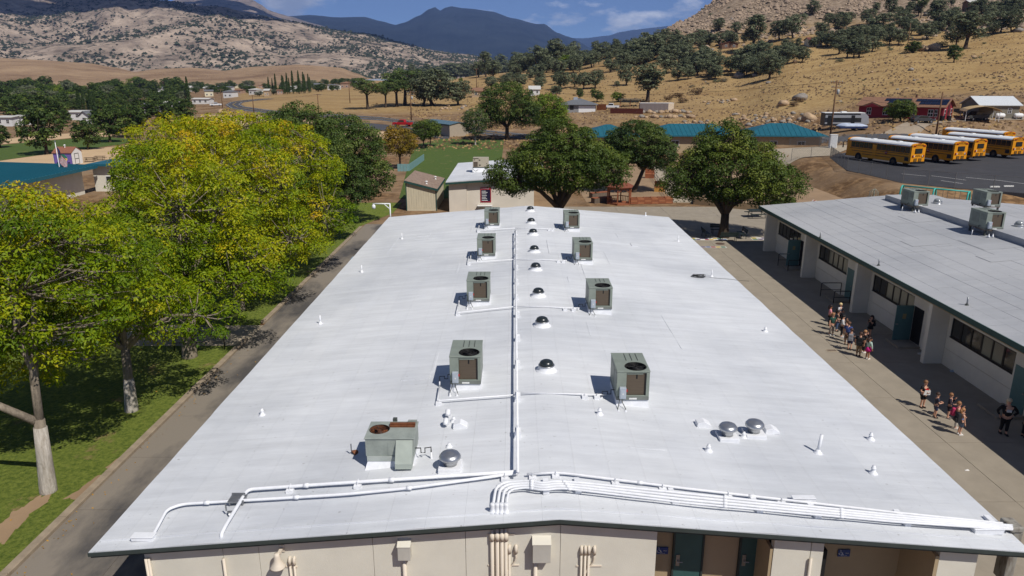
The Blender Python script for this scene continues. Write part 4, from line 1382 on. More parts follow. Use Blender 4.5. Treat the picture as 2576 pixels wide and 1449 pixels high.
for (u, v, lab) in ((1767, 1070, 'low white hooded vent left of steel mushrooms'), (1938, 1086, 'low white hooded vent right of steel mushrooms'), (1157, 1073, 'low white hooded vent beside the goosenecks')):
    p = RH(u, v)
    o = MB().extr([(-0.22, -0.02), (0.24, -0.02), (0.24, 0.08), (0.02, 0.2), (-0.2, 0.14)], 1, -0.17, 0.17).build('hooded_vent', M_white, bevel=0.015)
    tag(o, lab, 'roof vent').location = p
for (u, v, lab) in ((1127, 1049, 'upper white gooseneck vent'), (1122, 1072, 'lower white gooseneck vent')):
    p = RH(u, v)
    o = MB().tube([(0, 0.1, -0.05), (0, 0.1, 0.12), (0, 0.07, 0.19), (0, 0.0, 0.22), (0, -0.08, 0.18), (0, -0.12, 0.1)], 0.08, 14, cap=False).build('gooseneck_vent', M_white, smooth=True)
    sm = o.modifiers.new('wall', 'SOLIDIFY'); sm.thickness = 0.012
    tag(o, lab, 'roof vent').location = p
def roof_lamp(u, v, lab, m, yaw):
    p = RH(u, v)
    t = thing('flood_lamp', lab, 'lamp', p, yaw)
    MB().tube([(0, 0, -0.05), (0, 0, 0.16)], 0.02, 8).build('stem', M_steel, t)
    MB().lathe([(0.03, 0.16), (0.07, 0.12), (0.12, 0.02), (0.125, 0.0), (0.1, 0.0)], n=14).build('shade', m, t, smooth=True).rotation_euler = (0, R(70), 0)
    t.children[-1].location = (-0.06, 0, 0.2)
roof_lamp(577, 1296, 'grey flood lamp on the roof near the front left pipe', M_steel, 0.4)
roof_lamp(889, 1142, 'rusty lamp stub left of the package unit', mat('rusted_lamp', C(130, 84, 58), 0.85, var=0.2), 0.7)
# black cable left lying on the roof
rng = random.Random(8)
cp = RH(1759, 697)
m = MB()
for k in range(9):
    a0, rr = rng.uniform(0, 6.28), rng.uniform(0.14, 0.3)
    cx, cy = rng.uniform(-0.12, 0.12), rng.uniform(-0.06, 0.06)
    m.tube([(cx + rr * 1.5 * math.cos(a0 + q), cy + rr * 0.8 * math.sin(a0 + q), 0.03 + 0.012 * k + 0.02 * math.sin(3 * q)) for q in np.linspace(0, 5.6, 22)], 0.011, 5)
m.tube([(0.1 + 0.35 * k, 0.05 + 0.05 * math.sin(k * 1.7) - 0.03 * k, 0.025 - SLP * 0.35 * k) for k in range(9)], 0.009, 5)
tag(m.build('cable_coil', M_black), 'tangled black cable coil lying on the right slope', 'cable').location = cp
# pole camera at the far left corner
pc = Vector((XL + 0.1, YF + 0.1, 2.9))
t = thing('camera_pole', 'white pole with a dome camera at the far left roof corner', 'security camera', pc)
MB().tube([(0, 0, 0), (0, 0, 1.75)], 0.055, 10).build('pole', M_white, t, smooth=True)
MB().tube([(0, 0, 1.72), (-1.45, 0, 1.72)], 0.05, 10).build('arm', M_white, t, smooth=True)
MB().tube([(0, 0, 1.25), (-0.5, 0, 1.7)], 0.035, 8).build('brace', M_white, t, smooth=True)
MB().lathe([(0.03, 0.02), (0.13, -0.05), (0.16, -0.2), (0.15, -0.28), (0.11, -0.36), (0.03, -0.4)], (-1.38, 0, 1.66), 16).build('camera_dome', M_white, t, smooth=True)
tag(MB().box((0, 0, 0), (0.06, 0.7, 0.05)).box((0, 0.0, 0.04), (0.03, 0.72, 0.02)).build('gutter_piece', mat('blue_scrap', C(120, 150, 170), 0.5)), 'loose pale blue strip on the left roof edge', 'strip').location = (XL - 0.03, 46.0, 3.47)

# ================================================================== neighbouring classroom building
Y2N, Y2F = 9.0, 64.2
XE2 = 2 * XR2 - XL2
def rz2(x): return ZR2 - SLP2 * abs(x - XR2)
M_cap = roof_material('grey_cap_sheet', (0.475, 0.48, 0.488, 1), 0.2, 0.0, 30, 30, 0.12)
M_under = mat('roof_tar', C(58, 58, 62), 0.95, var=0.2, scale=2)
b2 = thing('classroom_building', 'neighbouring classroom building with grey sheet roof and dark high windows', 'building', (XR2, 38, 0))
O2 = (XR2, 38.0, 0)
rb = MB()
for (xa, xb) in ((XL2, XR2), (XR2, XE2)):
    za, zb = rz2(xa), rz2(xb)
    rb.add([(xa, Y2N, za - 0.14), (xb, Y2N, zb - 0.14), (xb, Y2F, zb - 0.14), (xa, Y2F, za - 0.14), (xa, Y2N, za - 0.012), (xb, Y2N, zb - 0.012), (xb, Y2F, zb - 0.012), (xa, Y2F, za - 0.012)],
           [(0, 3, 2, 1), (4, 5, 6, 7), (0, 1, 5, 4), (1, 2, 6, 5), (2, 3, 7, 6), (3, 0, 4, 7)])
rf2 = rb.build('roof', M_under, b2, O2)
rng = random.Random(12)
x = XL2
W = 0.955
ang = math.atan(SLP2)
while x < XE2 - 0.3:
    side = 1 if x + W / 2 < XR2 else -1
    w = min(W, XE2 - x)
    if x < XR2 < x + W: w = XR2 - x
    y = Y2F - rng.uniform(1.5, 8)
    ends = [Y2F]
    while y > Y2N + 2:
        ends.append(y)
        y -= rng.uniform(5.5, 9.5)
    ends.append(Y2N)
    for ya, yb in zip(ends, ends[1:]):
        za, zb = rz2(x + 0.006), rz2(x + w - 0.006)
        g = rng.uniform(0.006, 0.02)
        e = rng.uniform(0, 0.008)
        xa, xb = x + rng.uniform(0.004, 0.016), x + w - rng.uniform(0.004, 0.016)
        MB().add([(xa, yb + g, za - 0.01), (xb, yb + g, zb - 0.01), (xb, ya - g, zb - 0.01), (xa, ya - g, za - 0.01), (xa, yb + g, za + e), (xb, yb + g, zb + e), (xb, ya - g, zb + e), (xa, ya - g, za + e)],
                 [(0, 3, 2, 1), (4, 5, 6, 7), (0, 1, 5, 4), (1, 2, 6, 5), (2, 3, 7, 6), (3, 0, 4, 7)]).build('roof_sheet', M_cap, rf2, O2)
    x += w
# patch sheets
for (u, v, w, d) in ((2325, 610, 2.4, 1.7), (2528, 648, 2.6, 1.5), (2330, 548, 3.0, 2.6), (2505, 612, 3.2, 2.8)):
    p = RH2(u, v)
    sg = 1 if p.x < XR2 else -1
    MB().add([(p.x - w / 2, p.y - d / 2, rz2(p.x - w / 2) + 0.012), (p.x + w / 2, p.y - d / 2, rz2(p.x + w / 2) + 0.012), (p.x + w / 2, p.y + d / 2, rz2(p.x + w / 2) + 0.012), (p.x - w / 2, p.y + d / 2, rz2(p.x - w / 2) + 0.012),
              (p.x - w / 2, p.y - d / 2, rz2(p.x - w / 2) + 0.024), (p.x + w / 2, p.y - d / 2, rz2(p.x + w / 2) + 0.024), (p.x + w / 2, p.y + d / 2, rz2(p.x + w / 2) + 0.024), (p.x - w / 2, p.y + d / 2, rz2(p.x - w / 2) + 0.024)],
             [(0, 3, 2, 1), (4, 5, 6, 7), (0, 1, 5, 4), (1, 2, 6, 5), (2, 3, 7, 6), (3, 0, 4, 7)]).build('roof_patch', M_cap, rf2, O2)
MB().bb(32.2, 36.4, Y2N + 1, 62.4, 4.4, ZR2 + 0.26).build('ridge_curb', M_cap, b2, O2)
MB().bb(XL2 - 0.03, XL2 + 0.02, Y2N, Y2F + 0.02, rz2(XL2) - 0.25, rz2(XL2) + 0.012).build('fascia', M_teal_trim, b2, O2)
for (xa, xb) in ((XL2 + 0.021, XR2), (XR2, XE2)):
    MB().add([(xa, Y2F - 0.02, rz2(xa) - 0.36), (xb, Y2F - 0.02, rz2(xb) - 0.36), (xb, Y2F + 0.03, rz2(xb) - 0.36), (xa, Y2F + 0.03, rz2(xa) - 0.36), (xa, Y2F - 0.02, rz2(xa) - 0.145), (xb, Y2F - 0.02, rz2(xb) - 0.145), (xb, Y2F + 0.03, rz2(xb) - 0.145), (xa, Y2F + 0.03, rz2(xa) - 0.145)],
             [(0, 3, 2, 1), (4, 5, 6, 7), (0, 1, 5, 4), (1, 2, 6, 5), (2, 3, 7, 6), (3, 0, 4, 7)]).build('fascia', M_teal_trim, b2, O2)
XW2 = 23.12
FINS = [62.6, 53.8, 45.2, 36.5, 27.7, 18.9, 10.1]
M_glass = mat('dark_glass', C(46, 47, 45), 0.08, var=0.15, scale=0.6, spec=0.6)
M_blind = mat('blind_glass', C(120, 122, 108), 0.15, var=0.12, scale=0.7, spec=0.6)
M_frame = mat('bronze_frame', C(36, 34, 33), 0.5)
for i, fy in enumerate(FINS):
    MB().bb(22.12, XW2 - 0.003, fy - 0.16, fy + 0.16, 0, 3.55).build('fin_wall', M_stucco, b2, O2)
for i, (ya, yb) in enumerate(zip(FINS, FINS[1:])):
    y1, y0 = ya - 0.163, yb + 0.163
    # lower and upper panels either side of the horizontal joint, lintel over the window strip
    MB().bb(XW2, XW2 + 0.2, y0, y1, 0.0, 0.94).build('wall_panel', M_stucco, b2, O2)
    MB().bb(XW2, XW2 + 0.2, y0, y1, 0.96, 1.70).build('wall_panel', M_stucco, b2, O2)
    MB().bb(XW2 + 0.02, XW2 + 0.19, y0, y1, 0.938, 0.962).build('wall_joint', M_stucco2, b2, O2)
    wy1, wy0 = y1 - 0.3, y0 + 3.15
    MB().bb(XW2, XW2 + 0.2, y0, wy0, 1.702, 3.62).build('wall_panel', M_stucco, b2, O2)
    MB().bb(XW2, XW2 + 0.2, wy1, y1, 1.702, 3.62).build('wall_panel', M_stucco, b2, O2)
    MB().bb(XW2, XW2 + 0.2, wy0, wy1, 2.76, 3.62).build('wall_panel', M_stucco, b2, O2)
    n = 6
    st = (wy1 - wy0) / n
    for k in range(n):
        a, b = wy0 + k * st, wy0 + (k + 1) * st
        fr = MB()
        fr.bb(XW2 + 0.02, XW2 + 0.1, a, a + 0.05, 1.705, 2.755).bb(XW2 + 0.02, XW2 + 0.1, b - 0.05, b, 1.705, 2.755)
        fr.bb(XW2 + 0.02, XW2 + 0.1, a + 0.05, b - 0.05, 1.705, 1.76).bb(XW2 + 0.02, XW2 + 0.1, a + 0.05, b - 0.05, 2.70, 2.755)
        w_ = fr.build('window', M_frame, b2, O2)
        dark = (k >= 4) or (i >= 3 and k in (0, 3)) or (i == 0)
        MB().bb(XW2 + 0.05, XW2 + 0.06, a + 0.05, b - 0.05, 1.76, 2.70).build('pane', M_glass if dark else M_blind, w_, O2)
    MB().bb(XW2 - 0.03, XW2 + 0.1, wy0, wy1, 1.66, 1.703).build('sill', M_frame, b2, O2)
    # door near the fin
    dy0, dy1 = y0 + 2.0, y0 + 3.0
    if i in (0, 2):
        MB().bb(XW2 - 0.004, XW2 + 0.02, dy0, dy1, 0.15, 2.25).build('doorway', M_dark, b2, O2)
        d = MB().bb(XW2 - 1.02, XW2 - 0.02, dy1 + 0.01, dy1 + 0.06, 0.15, 2.25).build('door', mat('open_door', C(84, 118, 118), 0.5, var=0.06), b2, O2)
        MB().bb(XW2 - 0.62, XW2 - 0.42, dy1 - 0.004, dy1 + 0.008, 1.45, 1.75).build('notice', mat('notice', C(150, 140, 100)), d, O2)
        MB().bb(XW2 - 0.98, XW2 - 0.84, dy1 - 0.06, dy1 + 0.008, 1.1, 1.16).build('handle', M_steel, d, O2)
    else:
        d = MB().bb(XW2 - 0.03, XW2 - 0.003, dy0, dy1, 0.15, 2.25).build('door', mat('closed_door', C(84, 118, 118), 0.5, var=0.06), b2, O2)
        MB().bb(XW2 - 0.09, XW2 - 0.032, dy0 + 0.08, dy0 + 0.2, 1.1, 1.16).build('handle', M_steel, d, O2)
    MB().bb(XW2 - 1.25, XW2 - 0.005, dy0 - 0.15, dy1 + 0.3, 0.02, 0.14).build('step', M_conc, b2, O2)
MB().bb(XW2 + 0.3, XE2 - 1.7, 61.0, 61.2, 0, 3.9).build('wall', M_stucco, b2, O2)
MB().bb(XE2 - 1.9, XE2 - 1.7, Y2N + 1, 61.2, 0, 3.5).build('wall', M_stucco, b2, O2)
MB().bb(XL2 + 0.03, XW2, Y2N, Y2F - 0.03, rz2(XL2) - 0.33, rz2(XL2) - 0.30).build('soffit', M_stucco2, b2, O2)
# hand rails by the doors
def rail(x0, x1, y, z, lab, mid=True):
    t = thing('handrail', lab, 'railing', (x0, y, 0))
    m = MB().tube(round_path([(0, 0, 0), (0, 0, z), (x1 - x0, 0, z), (x1 - x0, 0, 0)], 0.08), 0.03, 8).build('rail', M_frame, t, smooth=True)
    if mid: MB().tube([(0, 0, z * 0.5), (x1 - x0, 0, z * 0.5)], 0.022, 8).build('mid_rail', M_frame, t, smooth=True)
    return t
for i, (yb, w) in enumerate(((53.8, 'farthest'), (45.2, 'middle'))):
    rail(21.6, 23.0, yb + 3.6, 1.0, 'black pipe handrail behind the %s doorway steps' % w)
    rail(21.8, 22.9, yb + 1.9, 0.9, 'low black handrail in front of the %s doorway steps' % w)
# units and vents on the neighbouring roof
su = make_unit('grey heat pump on a stand, far left one on the grey roof', True)
KIDS.clear()
for k, (u, v, w) in enumerate(((2312, 531, 'far left one on the grey roof'), (2497, 592, 'nearest one on the grey roof'), (2493.6, 533, 'far right one on the grey roof'))):
    p = RH2(u, v)
    loc = (p.x, p.y + 0.9, rz2(p.x) + (0.16 if k < 2 else 0.2))
    if k == 0: sl = loc
    else: dup(su, loc, 0, 1.12, label='grey heat pump on a stand, ' + w)
su.location = sl
su.scale = (1.12,) * 3
for (u, v, lab) in ((2357, 520, 'clear dome roof vent beside the far left stand unit'), (2463, 556, 'clear dome roof vent behind the nearest stand unit'), (2562, 580, 'clear dome roof vent at the right edge of view')):
    p = RH2(u, v)
    t = thing('dome_vent', lab, 'roof vent', (p.x, p.y, p.z + (0.2 if 32.2 < p.x < 36.4 else 0.0)), 0, 'clear domes on the grey roof')
    MB().lathe([(0.52, -0.03), (0.5, 0.02), (0.33, 0.05), (0.32, 0.2), (0.34, 0.22), (0.33, 0.25), (0.3, 0.25)], n=24).build('base', M_alu, t, smooth=True)
    MB().lathe([(0.29, 0.25), (0.27, 0.36), (0.2, 0.44), (0.1, 0.48), (0.01, 0.49)], n=24).build('dome', mat('clear_dome', C(150, 154, 156), 0.12, var=0.1, spec=0.8), t, smooth=True)
for (u, v, lab) in ((2063, 598, 'small grey pipe on the near slope of grey roof, left'), (2210, 668, 'small grey pipe on the near slope of grey roof, middle'), (2432, 768, 'small grey pipe on the near slope of grey roof, right')):
    p = RH2(u, v)
    t = thing('vent_pipe', lab, 'vent pipe', p, 0, 'grey vent pipes')
    MB().lathe([(0.13, -0.02), (0.08, 0.03), (0.06, 0.08)], n=10).build('flashing', M_unit_d, t)
    MB().tube([(0, 0, 0), (0, 0, 0.42)], 0.04, 8).build('pipe', M_steel, t, smooth=True)
for (ya, yb, xo, lab) in ((24, 60, 36.9, 'left cable run along the ridge of the grey roof'), (24, 58, 37.5, 'right cable run along the ridge of the grey roof')):
    t = thing('roof_conduit', lab, 'conduit', (xo, ya, rz2(xo)))
    MB().tube([(0, 0, 0.14), (0, yb - ya, 0.14)], 0.03, 6).build('pipe', M_unit_d, t)
    for k in range(9): MB().box((0, 2 + k * 4, 0.06), (0.5, 0.14, 0.1)).build('support', M_unit_d, t)
# ================================================================== trees
def leaf_material(name, stops, transl=0.25):
    "leaf colours by the per-leaf hue; light passes through the blade a little"
    m = bpy.data.materials.new(name)
    m.use_nodes = True
    nt = m.node_tree
    nt.nodes.clear()
    out = nd(nt, 'ShaderNodeOutputMaterial')
    at = nd(nt, 'ShaderNodeAttribute')
    at.attribute_name = 'hue'
    rp = nd(nt, 'ShaderNodeValToRGB')
    el = rp.color_ramp.elements
    el[0].position, el[0].color = stops[0]
    el[1].position, el[1].color = stops[-1]
    for p, c in stops[1:-1]:
        e = el.new(p)
        e.color = c
    nt.links.new(at.outputs['Fac'], rp.inputs[0])
    df = nd(nt, 'ShaderNodeBsdfPrincipled')
    df.inputs['Roughness'].default_value = 0.55
    df.inputs['Specular IOR Level'].default_value = 0.25
    tr = nd(nt, 'ShaderNodeBsdfTranslucent')
    mx = nd(nt, 'ShaderNodeMixShader')
    mx.inputs[0].default_value = transl
    nt.links.new(rp.outputs[0], df.inputs['Base Color'])
    nt.links.new(rp.outputs[0], tr.inputs['Color'])
    nt.links.new(df.outputs[0], mx.inputs[1])
    nt.links.new(tr.outputs[0], mx.inputs[2])
    nt.links.new(mx.outputs[0], out.inputs[0])
    return m
L_ash = leaf_material('ash_leaves', [(0.0, C(78, 106, 12)), (0.35, C(128, 148, 12)), (0.68, C(176, 174, 20)), (1.0, C(212, 172, 34))], 0.32)
L_dark = leaf_material('dark_leaves', [(0.0, C(44, 62, 28)), (0.6, C(76, 96, 42)), (1.0, C(110, 124, 56))])
L_mulb = leaf_material('mulberry_leaves', [(0.0, C(52, 70, 26)), (0.6, C(84, 102, 38)), (1.0, C(122, 130, 50))])
L_lime = leaf_material('bright_leaves', [(0.0, C(72, 96, 26)), (0.6, C(104, 128, 36)), (1.0, C(138, 146, 50))])
L_oak = leaf_material('oak_leaves', [(0.0, C(80, 88, 64)), (0.6, C(110, 118, 88)), (1.0, C(142, 146, 112))], 0.22)
L_pine = leaf_material('pine_needles', [(0.0, C(56, 72, 36)), (0.6, C(84, 102, 52)), (1.0, C(112, 124, 64))], 0.15)
L_gold = leaf_material('autumn_leaves', [(0.0, C(90, 88, 24)), (0.5, C(140, 118, 30)), (1.0, C(176, 134, 40))])
M_bark = mat('grey_bark', C(138, 126, 110), 0.95, var=0.3, scale=3, bump=0.8, bscale=14, stretch=(3, 3, 0.6), bdist=0.04)
M_bark_w = mat('whitewashed_bark', C(196, 188, 176), 0.9, var=0.12, scale=3, c2=C(160, 150, 136), bump=0.9, bscale=12, stretch=(3, 3, 0.5), bdist=0.05)
M_bark_d = mat('dark_bark', C(74, 62, 50), 0.95, var=0.25, scale=3, bump=0.8, bscale=12, stretch=(3, 3, 0.6), bdist=0.04)

def leaves(centers, radii, n_per, ll, lw, rng, hue_c, hue_jit=0.11, flat=0.75, droop=0.3, shell=0.6):
    "leaf blades gathered in clumps; returns verts, quads, hue"
    K = len(centers)
    idx = np.repeat(np.arange(K), n_per)
    n = len(idx)
    d = rng.normal(size=(n, 3))
    d /= np.linalg.norm(d, axis=1)[:, None] + 1e-9
    d[:, 2] = np.where(rng.random(n) < 0.6, np.abs(d[:, 2]), d[:, 2])
    rr = shell + (1 - shell) * rng.random(n) ** 0.6
    pos = centers[idx] + d * (radii[idx] * rr)[:, None] * np.array([1, 1, flat])
    nrm = d * 0.95 + rng.normal(0, 0.4, (n, 3)) + np.array([0, 0, 0.45])
    nrm /= np.linalg.norm(nrm, axis=1)[:, None] + 1e-9
    ax = d + rng.normal(0, 0.7, (n, 3)) - np.array([0, 0, droop])
    ax -= nrm * np.sum(ax * nrm, axis=1)[:, None]
    ax /= np.linalg.norm(ax, axis=1)[:, None] + 1e-9
    sd = np.cross(nrm, ax)
    L = ll * rng.uniform(0.65, 1.3, n)[:, None]
    W = lw * rng.uniform(0.7, 1.25, n)[:, None]
    V = np.empty((n, 4, 3))
    V[:, 0] = pos - ax * L * 0.5
    V[:, 1] = pos + sd * W * 0.5 + nrm * W * 0.12
    V[:, 2] = pos + ax * L * 0.5
    V[:, 3] = pos - sd * W * 0.5 + nrm * W * 0.12
    Q = np.arange(n * 4).reshape(n, 4)
    h = np.clip(hue_c[idx] + rng.normal(0, hue_jit, n), 0, 1)
    return V.reshape(-1, 3), Q, np.repeat(h, 4)

def crown_points(ells, n, rng, rmin, surf=0.55):
    "clump centres through the volume of the ellipsoids, more of them near the skin, kept apart"
    pts = []
    vol = np.array([e[3] * e[4] * e[5] for e in ells]) ** 0.8
    pr = vol / vol.sum()
    tries = 0
    while len(pts) < n and tries < n * 40:
        tries += 1
        e = ells[rng.choice(len(ells), p=pr)]
        d = rng.normal(size=3)
        d /= np.linalg.norm(d)
        r = surf + (1 - surf) * rng.random() ** 0.5
        p = np.array(e[:3]) + d * r * np.array(e[3:6])
        ok = True
        for q in pts[-160:]:
            if abs(q[0] - p[0]) < rmin and abs(q[1] - p[1]) < rmin and abs(q[2] - p[2]) < rmin * 0.8:
                ok = False
                break
        if ok: pts.append(p)
    return np.array(pts)

def limb_mesh(mb, base, fork, tr, ells, rng, n_limbs, clumps, twig=0.022, lean=None, flare=1.35):
    fork = Vector(fork)
    base = Vector(base)
    mid = (base + fork) / 2 
    mb.tube([base - Vector((0, 0, 0.15)), base + Vector((0, 0, 0.15)), mid, fork], [tr * flare * 1.1, tr * flare, tr, tr * 0.92], 12)
    cen = np.mean([e[:3] for e in ells], axis=0)
    nodes = []
    for k in range(n_limbs):
        e = ells[k % len(ells)]
        a = 2 * math.pi * (k + rng.random() * 0.6) / n_limbs
        tgt = Vector((e[0] + 0.62 * e[3] * math.cos(a), e[1] + 0.62 * e[4] * math.sin(a), e[2] + rng.uniform(-0.15, 0.55) * e[5]))
        prev, L = fork, []
        for s in range(1, 6):
            t = s / 5
            q = fork.lerp(tgt, t) + Vector((rng.normal(0, 0.16), rng.normal(0, 0.16), 0.55 * math.sin(math.pi * t)))
            L.append(q)
        P = [fork - Vector((0, 0, 0.15))] + L
        rs = [tr * (0.62 if n_limbs > 5 else 0.74) * (1 - 0.82 * i / 5) + 0.01 for i in range(6)]
        mb.tube(P, rs, 8)
        for i, q in enumerate(L):
            if i >= 1: nodes.append((q, rs[i + 1]))
    NA = np.array([n[0][:] for n in nodes])
    for c in clumps:
        d = np.sum((NA - c) ** 2, axis=1)
        j = int(np.argmin(d))
        q, r = nodes[j]
        c = Vector(c)
        m = q.lerp(c, 0.5) + Vector((0, 0, -0.12))
        mb.tube([q, m, c], [min(r * 0.7, twig * 2.2), twig * 1.3, twig * 0.4], 5)

def tree(name, label, base, fork_h, tr, ells, n_clumps, n_per, ll, lw, leafm, seed, bark=None, cr=(0.5, 0.85), hue=(0.2, 0.8), limbs=7, rmin=0.5, fork_off=(0, 0), white=0.0, group=None, flat=0.75, surf=0.55):
    rng = np.random.default_rng(seed)
    t = thing(name, label, 'tree', base, 0, group)
    ells = [tuple(e) for e in ells]
    cl = crown_points(ells, n_clumps, rng, rmin, surf)
    rad = rng.uniform(cr[0], cr[1], len(cl))
    nz = np.array([mnoise.noise(Vector((p[0] * 0.35, p[1] * 0.35, p[2] * 0.35 + seed))) for p in cl])
    hc = np.clip((hue[0] + hue[1]) / 2 + (hue[1] - hue[0]) * 0.9 * nz + rng.normal(0, 0.08, len(cl)) + .06 * (cl[:, 2] - cl[:, 2].mean()) / cl[:, 2].std(), 0, 1)
    V, Q, H = leaves(cl, rad, n_per, ll, lw, rng, hc, flat=flat)
    mb = MB()
    fk = (fork_off[0], fork_off[1], fork_h)
    limb_mesh(mb, (0, 0, 0), fk, tr, ells, rng, limbs, cl)
    trunk = mb.build('trunk', bark or M_bark, t, smooth=True)
    if white:
        k = white / fork_h
        MB().tube([(0, 0, -0.1), (0, 0, 0.12), (fork_off[0] * k * 0.5, fork_off[1] * k * 0.5, white * 0.5), (fork_off[0] * k, fork_off[1] * k, white)], [tr * 1.58, tr * 1.5, tr * 1.3, tr * 1.12], 14).build('whitewash', M_bark_w, t, smooth=True)
    c = npmesh('crown', V, Q, leafm, t, attrs={'hue': H})
    return t

# the row of ash trees along the service road (crown centres relative to the base)
def ash(label, x, y, fork, tr, ells, n, seed, hue=(.15, .75), bark=None, white=0.0, limbs=7, per=150, ll=.17):
    tree('ash_tree', label, (x, y, 0), fork, tr, ells, int(n * .92), per, ll, ll * .44, L_ash, seed, bark or M_bark, limbs=limbs, fork_off=(.05, .2), white=white, hue=hue, rmin=.8, cr=(.4, .85), surf=.66)
ash('yellow-green ash tree nearest the camera with a thick whitewashed trunk', -17.55, 23.8, 2.9, .2, [(-3.4, 1.4, 7.4, 3.7, 3.6, 3.2), (.5, 2.2, 7.6, 3.0, 3.2, 3.0), (-5.8, -.2, 5.6, 2.6, 2.6, 2.2), (-1.4, 3.0, 9.4, 2.3, 2.4, 1.6), (-1.0, 2.4, 4.6, 1.5, 1.5, 1.2), (-3.4, -.6, 4.0, 1.6, 1.4, 1.2)], 390, 11, (.0, .6), white=2.6, limbs=4)
ash('second ash tree along the road, slim pale trunk deep in shade', -17.9, 30.6, 3.2, .2, [(-.8, .2, 6.4, 3.4, 3.0, 2.7), (1.6, .8, 4.8, 2.4, 2.1, 1.6), (-2.2, .8, 7.6, 2.3, 2.2, 1.6), (-1.4, -1.2, 4.6, 2.0, 1.8, 1.3), (3.6, .6, 4.3, 1.4, 1.6, .9)], 310, 12, (.1, .7), white=1.6, limbs=5)
ash('third ash tree along the road, trunk beside the crossing path', -18.1, 37.3, 3.2, .3, [(.4, .8, 7.6, 3.8, 3.5, 3.2), (2.6, 1.4, 5.2, 2.3, 2.2, 1.8), (-.6, 1.5, 10.0, 2.6, 2.5, 1.7), (.8, -1.4, 4.8, 2.2, 1.8, 1.4), (4.0, .2, 4.4, 1.5, 1.8, 1.0)], 350, 13, (.1, .7), per=140, ll=.18)
ash('fourth ash tree along the road, broad yellow crown beyond the path', -18.4, 45.6, 3.2, .3, [(.6, .4, 8.0, 4.2, 3.8, 3.5), (2.9, .8, 4.8, 2.4, 2.6, 2.1), (-1.8, 1.0, 10.6, 2.8, 2.8, 1.8), (.6, -1.8, 4.6, 2.6, 2.0, 1.7), (4.4, .6, 4.6, 1.5, 2.0, 1.1)], 370, 14, (.15, .75), per=130, ll=.19)
ash('fifth ash tree along the road, golden crown above the wooden bench', -18.6, 54.0, 3.4, .3, [(1.0, .4, 8.0, 4.4, 4.0, 3.8), (3.2, -.4, 4.6, 2.4, 2.6, 2.3), (-2.2, 1.0, 10.6, 3.0, 3.0, 1.7), (.8, -2.2, 4.4, 2.8, 2.0, 1.9), (4.6, 1.4, 4.6, 1.5, 2.0, 1.1)], 390, 15, (.15, .8), per=120, ll=.2)
ash('ash tree set back from the road, behind the nearest pair', -23.6, 37.0, 3.2, .24, [(-.4, .4, 5.8, 3.2, 3.0, 2.6), (-2.0, 1.0, 7.2, 2.2, 2.2, 1.4)], 200, 16, (.15, .7), limbs=6, per=130, ll=.18)
ash('ash tree at the left edge of view with a dark stem', -25.6, 29.0, 3.0, .2, [(-.6, .4, 6.4, 3.6, 3.4, 2.8), (-2.6, 1.0, 7.8, 2.6, 2.6, 1.4)], 230, 17, (.15, .7), M_bark_d, limbs=6, per=130, ll=.18)
ash('tall golden ash tree behind the road row, right of the purple shed', -25.0, 53.0, 3.6, .3, [(.2, .4, 8.6, 4.2, 4.0, 3.6), (-2.4, 1.6, 7.0, 2.8, 3.0, 2.6), (2.4, 0, 6.4, 2.6, 2.6, 2.4)], 300, 18, (.15, .8), limbs=6, per=110, ll=.2)
tree('mulberry_tree', 'large dark green tree at the far end of the service road', (-20.4, 65.5, 0), 3.0, .34,
     [(.2, .6, 8.0, 5.0, 4.6, 4.2), (3.6, .2, 5.6, 3.2, 3.0, 3.0), (-3.6, 1.4, 7.0, 3.2, 3.0, 3.0), (.6, 2.0, 11.0, 3.2, 3.0, 1.6), (1.4, -2.2, 4.6, 3.0, 2.0, 2.0)], 520, 125, .2, .12, L_dark, 19, M_bark_d, limbs=9, rmin=.6, hue=(.1, .9))
tree('mulberry_tree', 'second dark green tree just beyond the one by the road', (-18.2, 75.0, 0), 3.0, .32,
     [(.4, .6, 7.6, 4.2, 4.0, 3.4), (2.4, 0, 5.0, 3.0, 2.6, 2.4)], 300, 110, .21, .13, L_dark, 20, M_bark_d, limbs=7, rmin=.6, hue=(.2, 1.0))
# plaza trees
tree('mulberry_tree', 'broad green tree in front of the white annex', (4.4, 71.0, 0), 2.4, .42,
     [(.2, .2, 6.8, 5.2, 4.4, 2.8), (-4.2, 0, 5.6, 2.9, 2.7, 2.0), (4.0, .4, 6.2, 2.9, 2.8, 2.0), (.2, .6, 8.6, 3.2, 3.0, 2.2)], 480, 125, .19, .13, L_mulb, 21, M_bark_d, limbs=9, rmin=.6)
tree('mulberry_tree', 'round dark green tree behind the wooden gazebo', (15.9, 96.5, 0), 3.0, .26,
     [(.2, .4, 6.3, 4.3, 4.2, 2.9), (2.8, .2, 5.0, 2.8, 3.0, 2.1), (-2.8, .6, 5.2, 2.6, 2.8, 2.0)], 330, 105, .22, .15, L_dark, 22, M_bark_d, limbs=8, rmin=.7, fork_off=(1.2, .4))
tree('mulberry_tree', 'spreading green tree over the benches beside the neighbouring building', (20.1, 68.2, 0), 2.3, .42,
     [(.2, .2, 6.5, 4.9, 4.2, 3.0), (-3.7, 0, 5.5, 2.6, 2.7, 1.7), (4.2, .2, 5.0, 3.1, 2.8, 2.1), (-.4, .4, 8.9, 2.5, 2.4, 2.0)], 480, 125, .19, .13, L_mulb, 23, M_bark_d, limbs=9, rmin=.6, hue=(.2, .95))
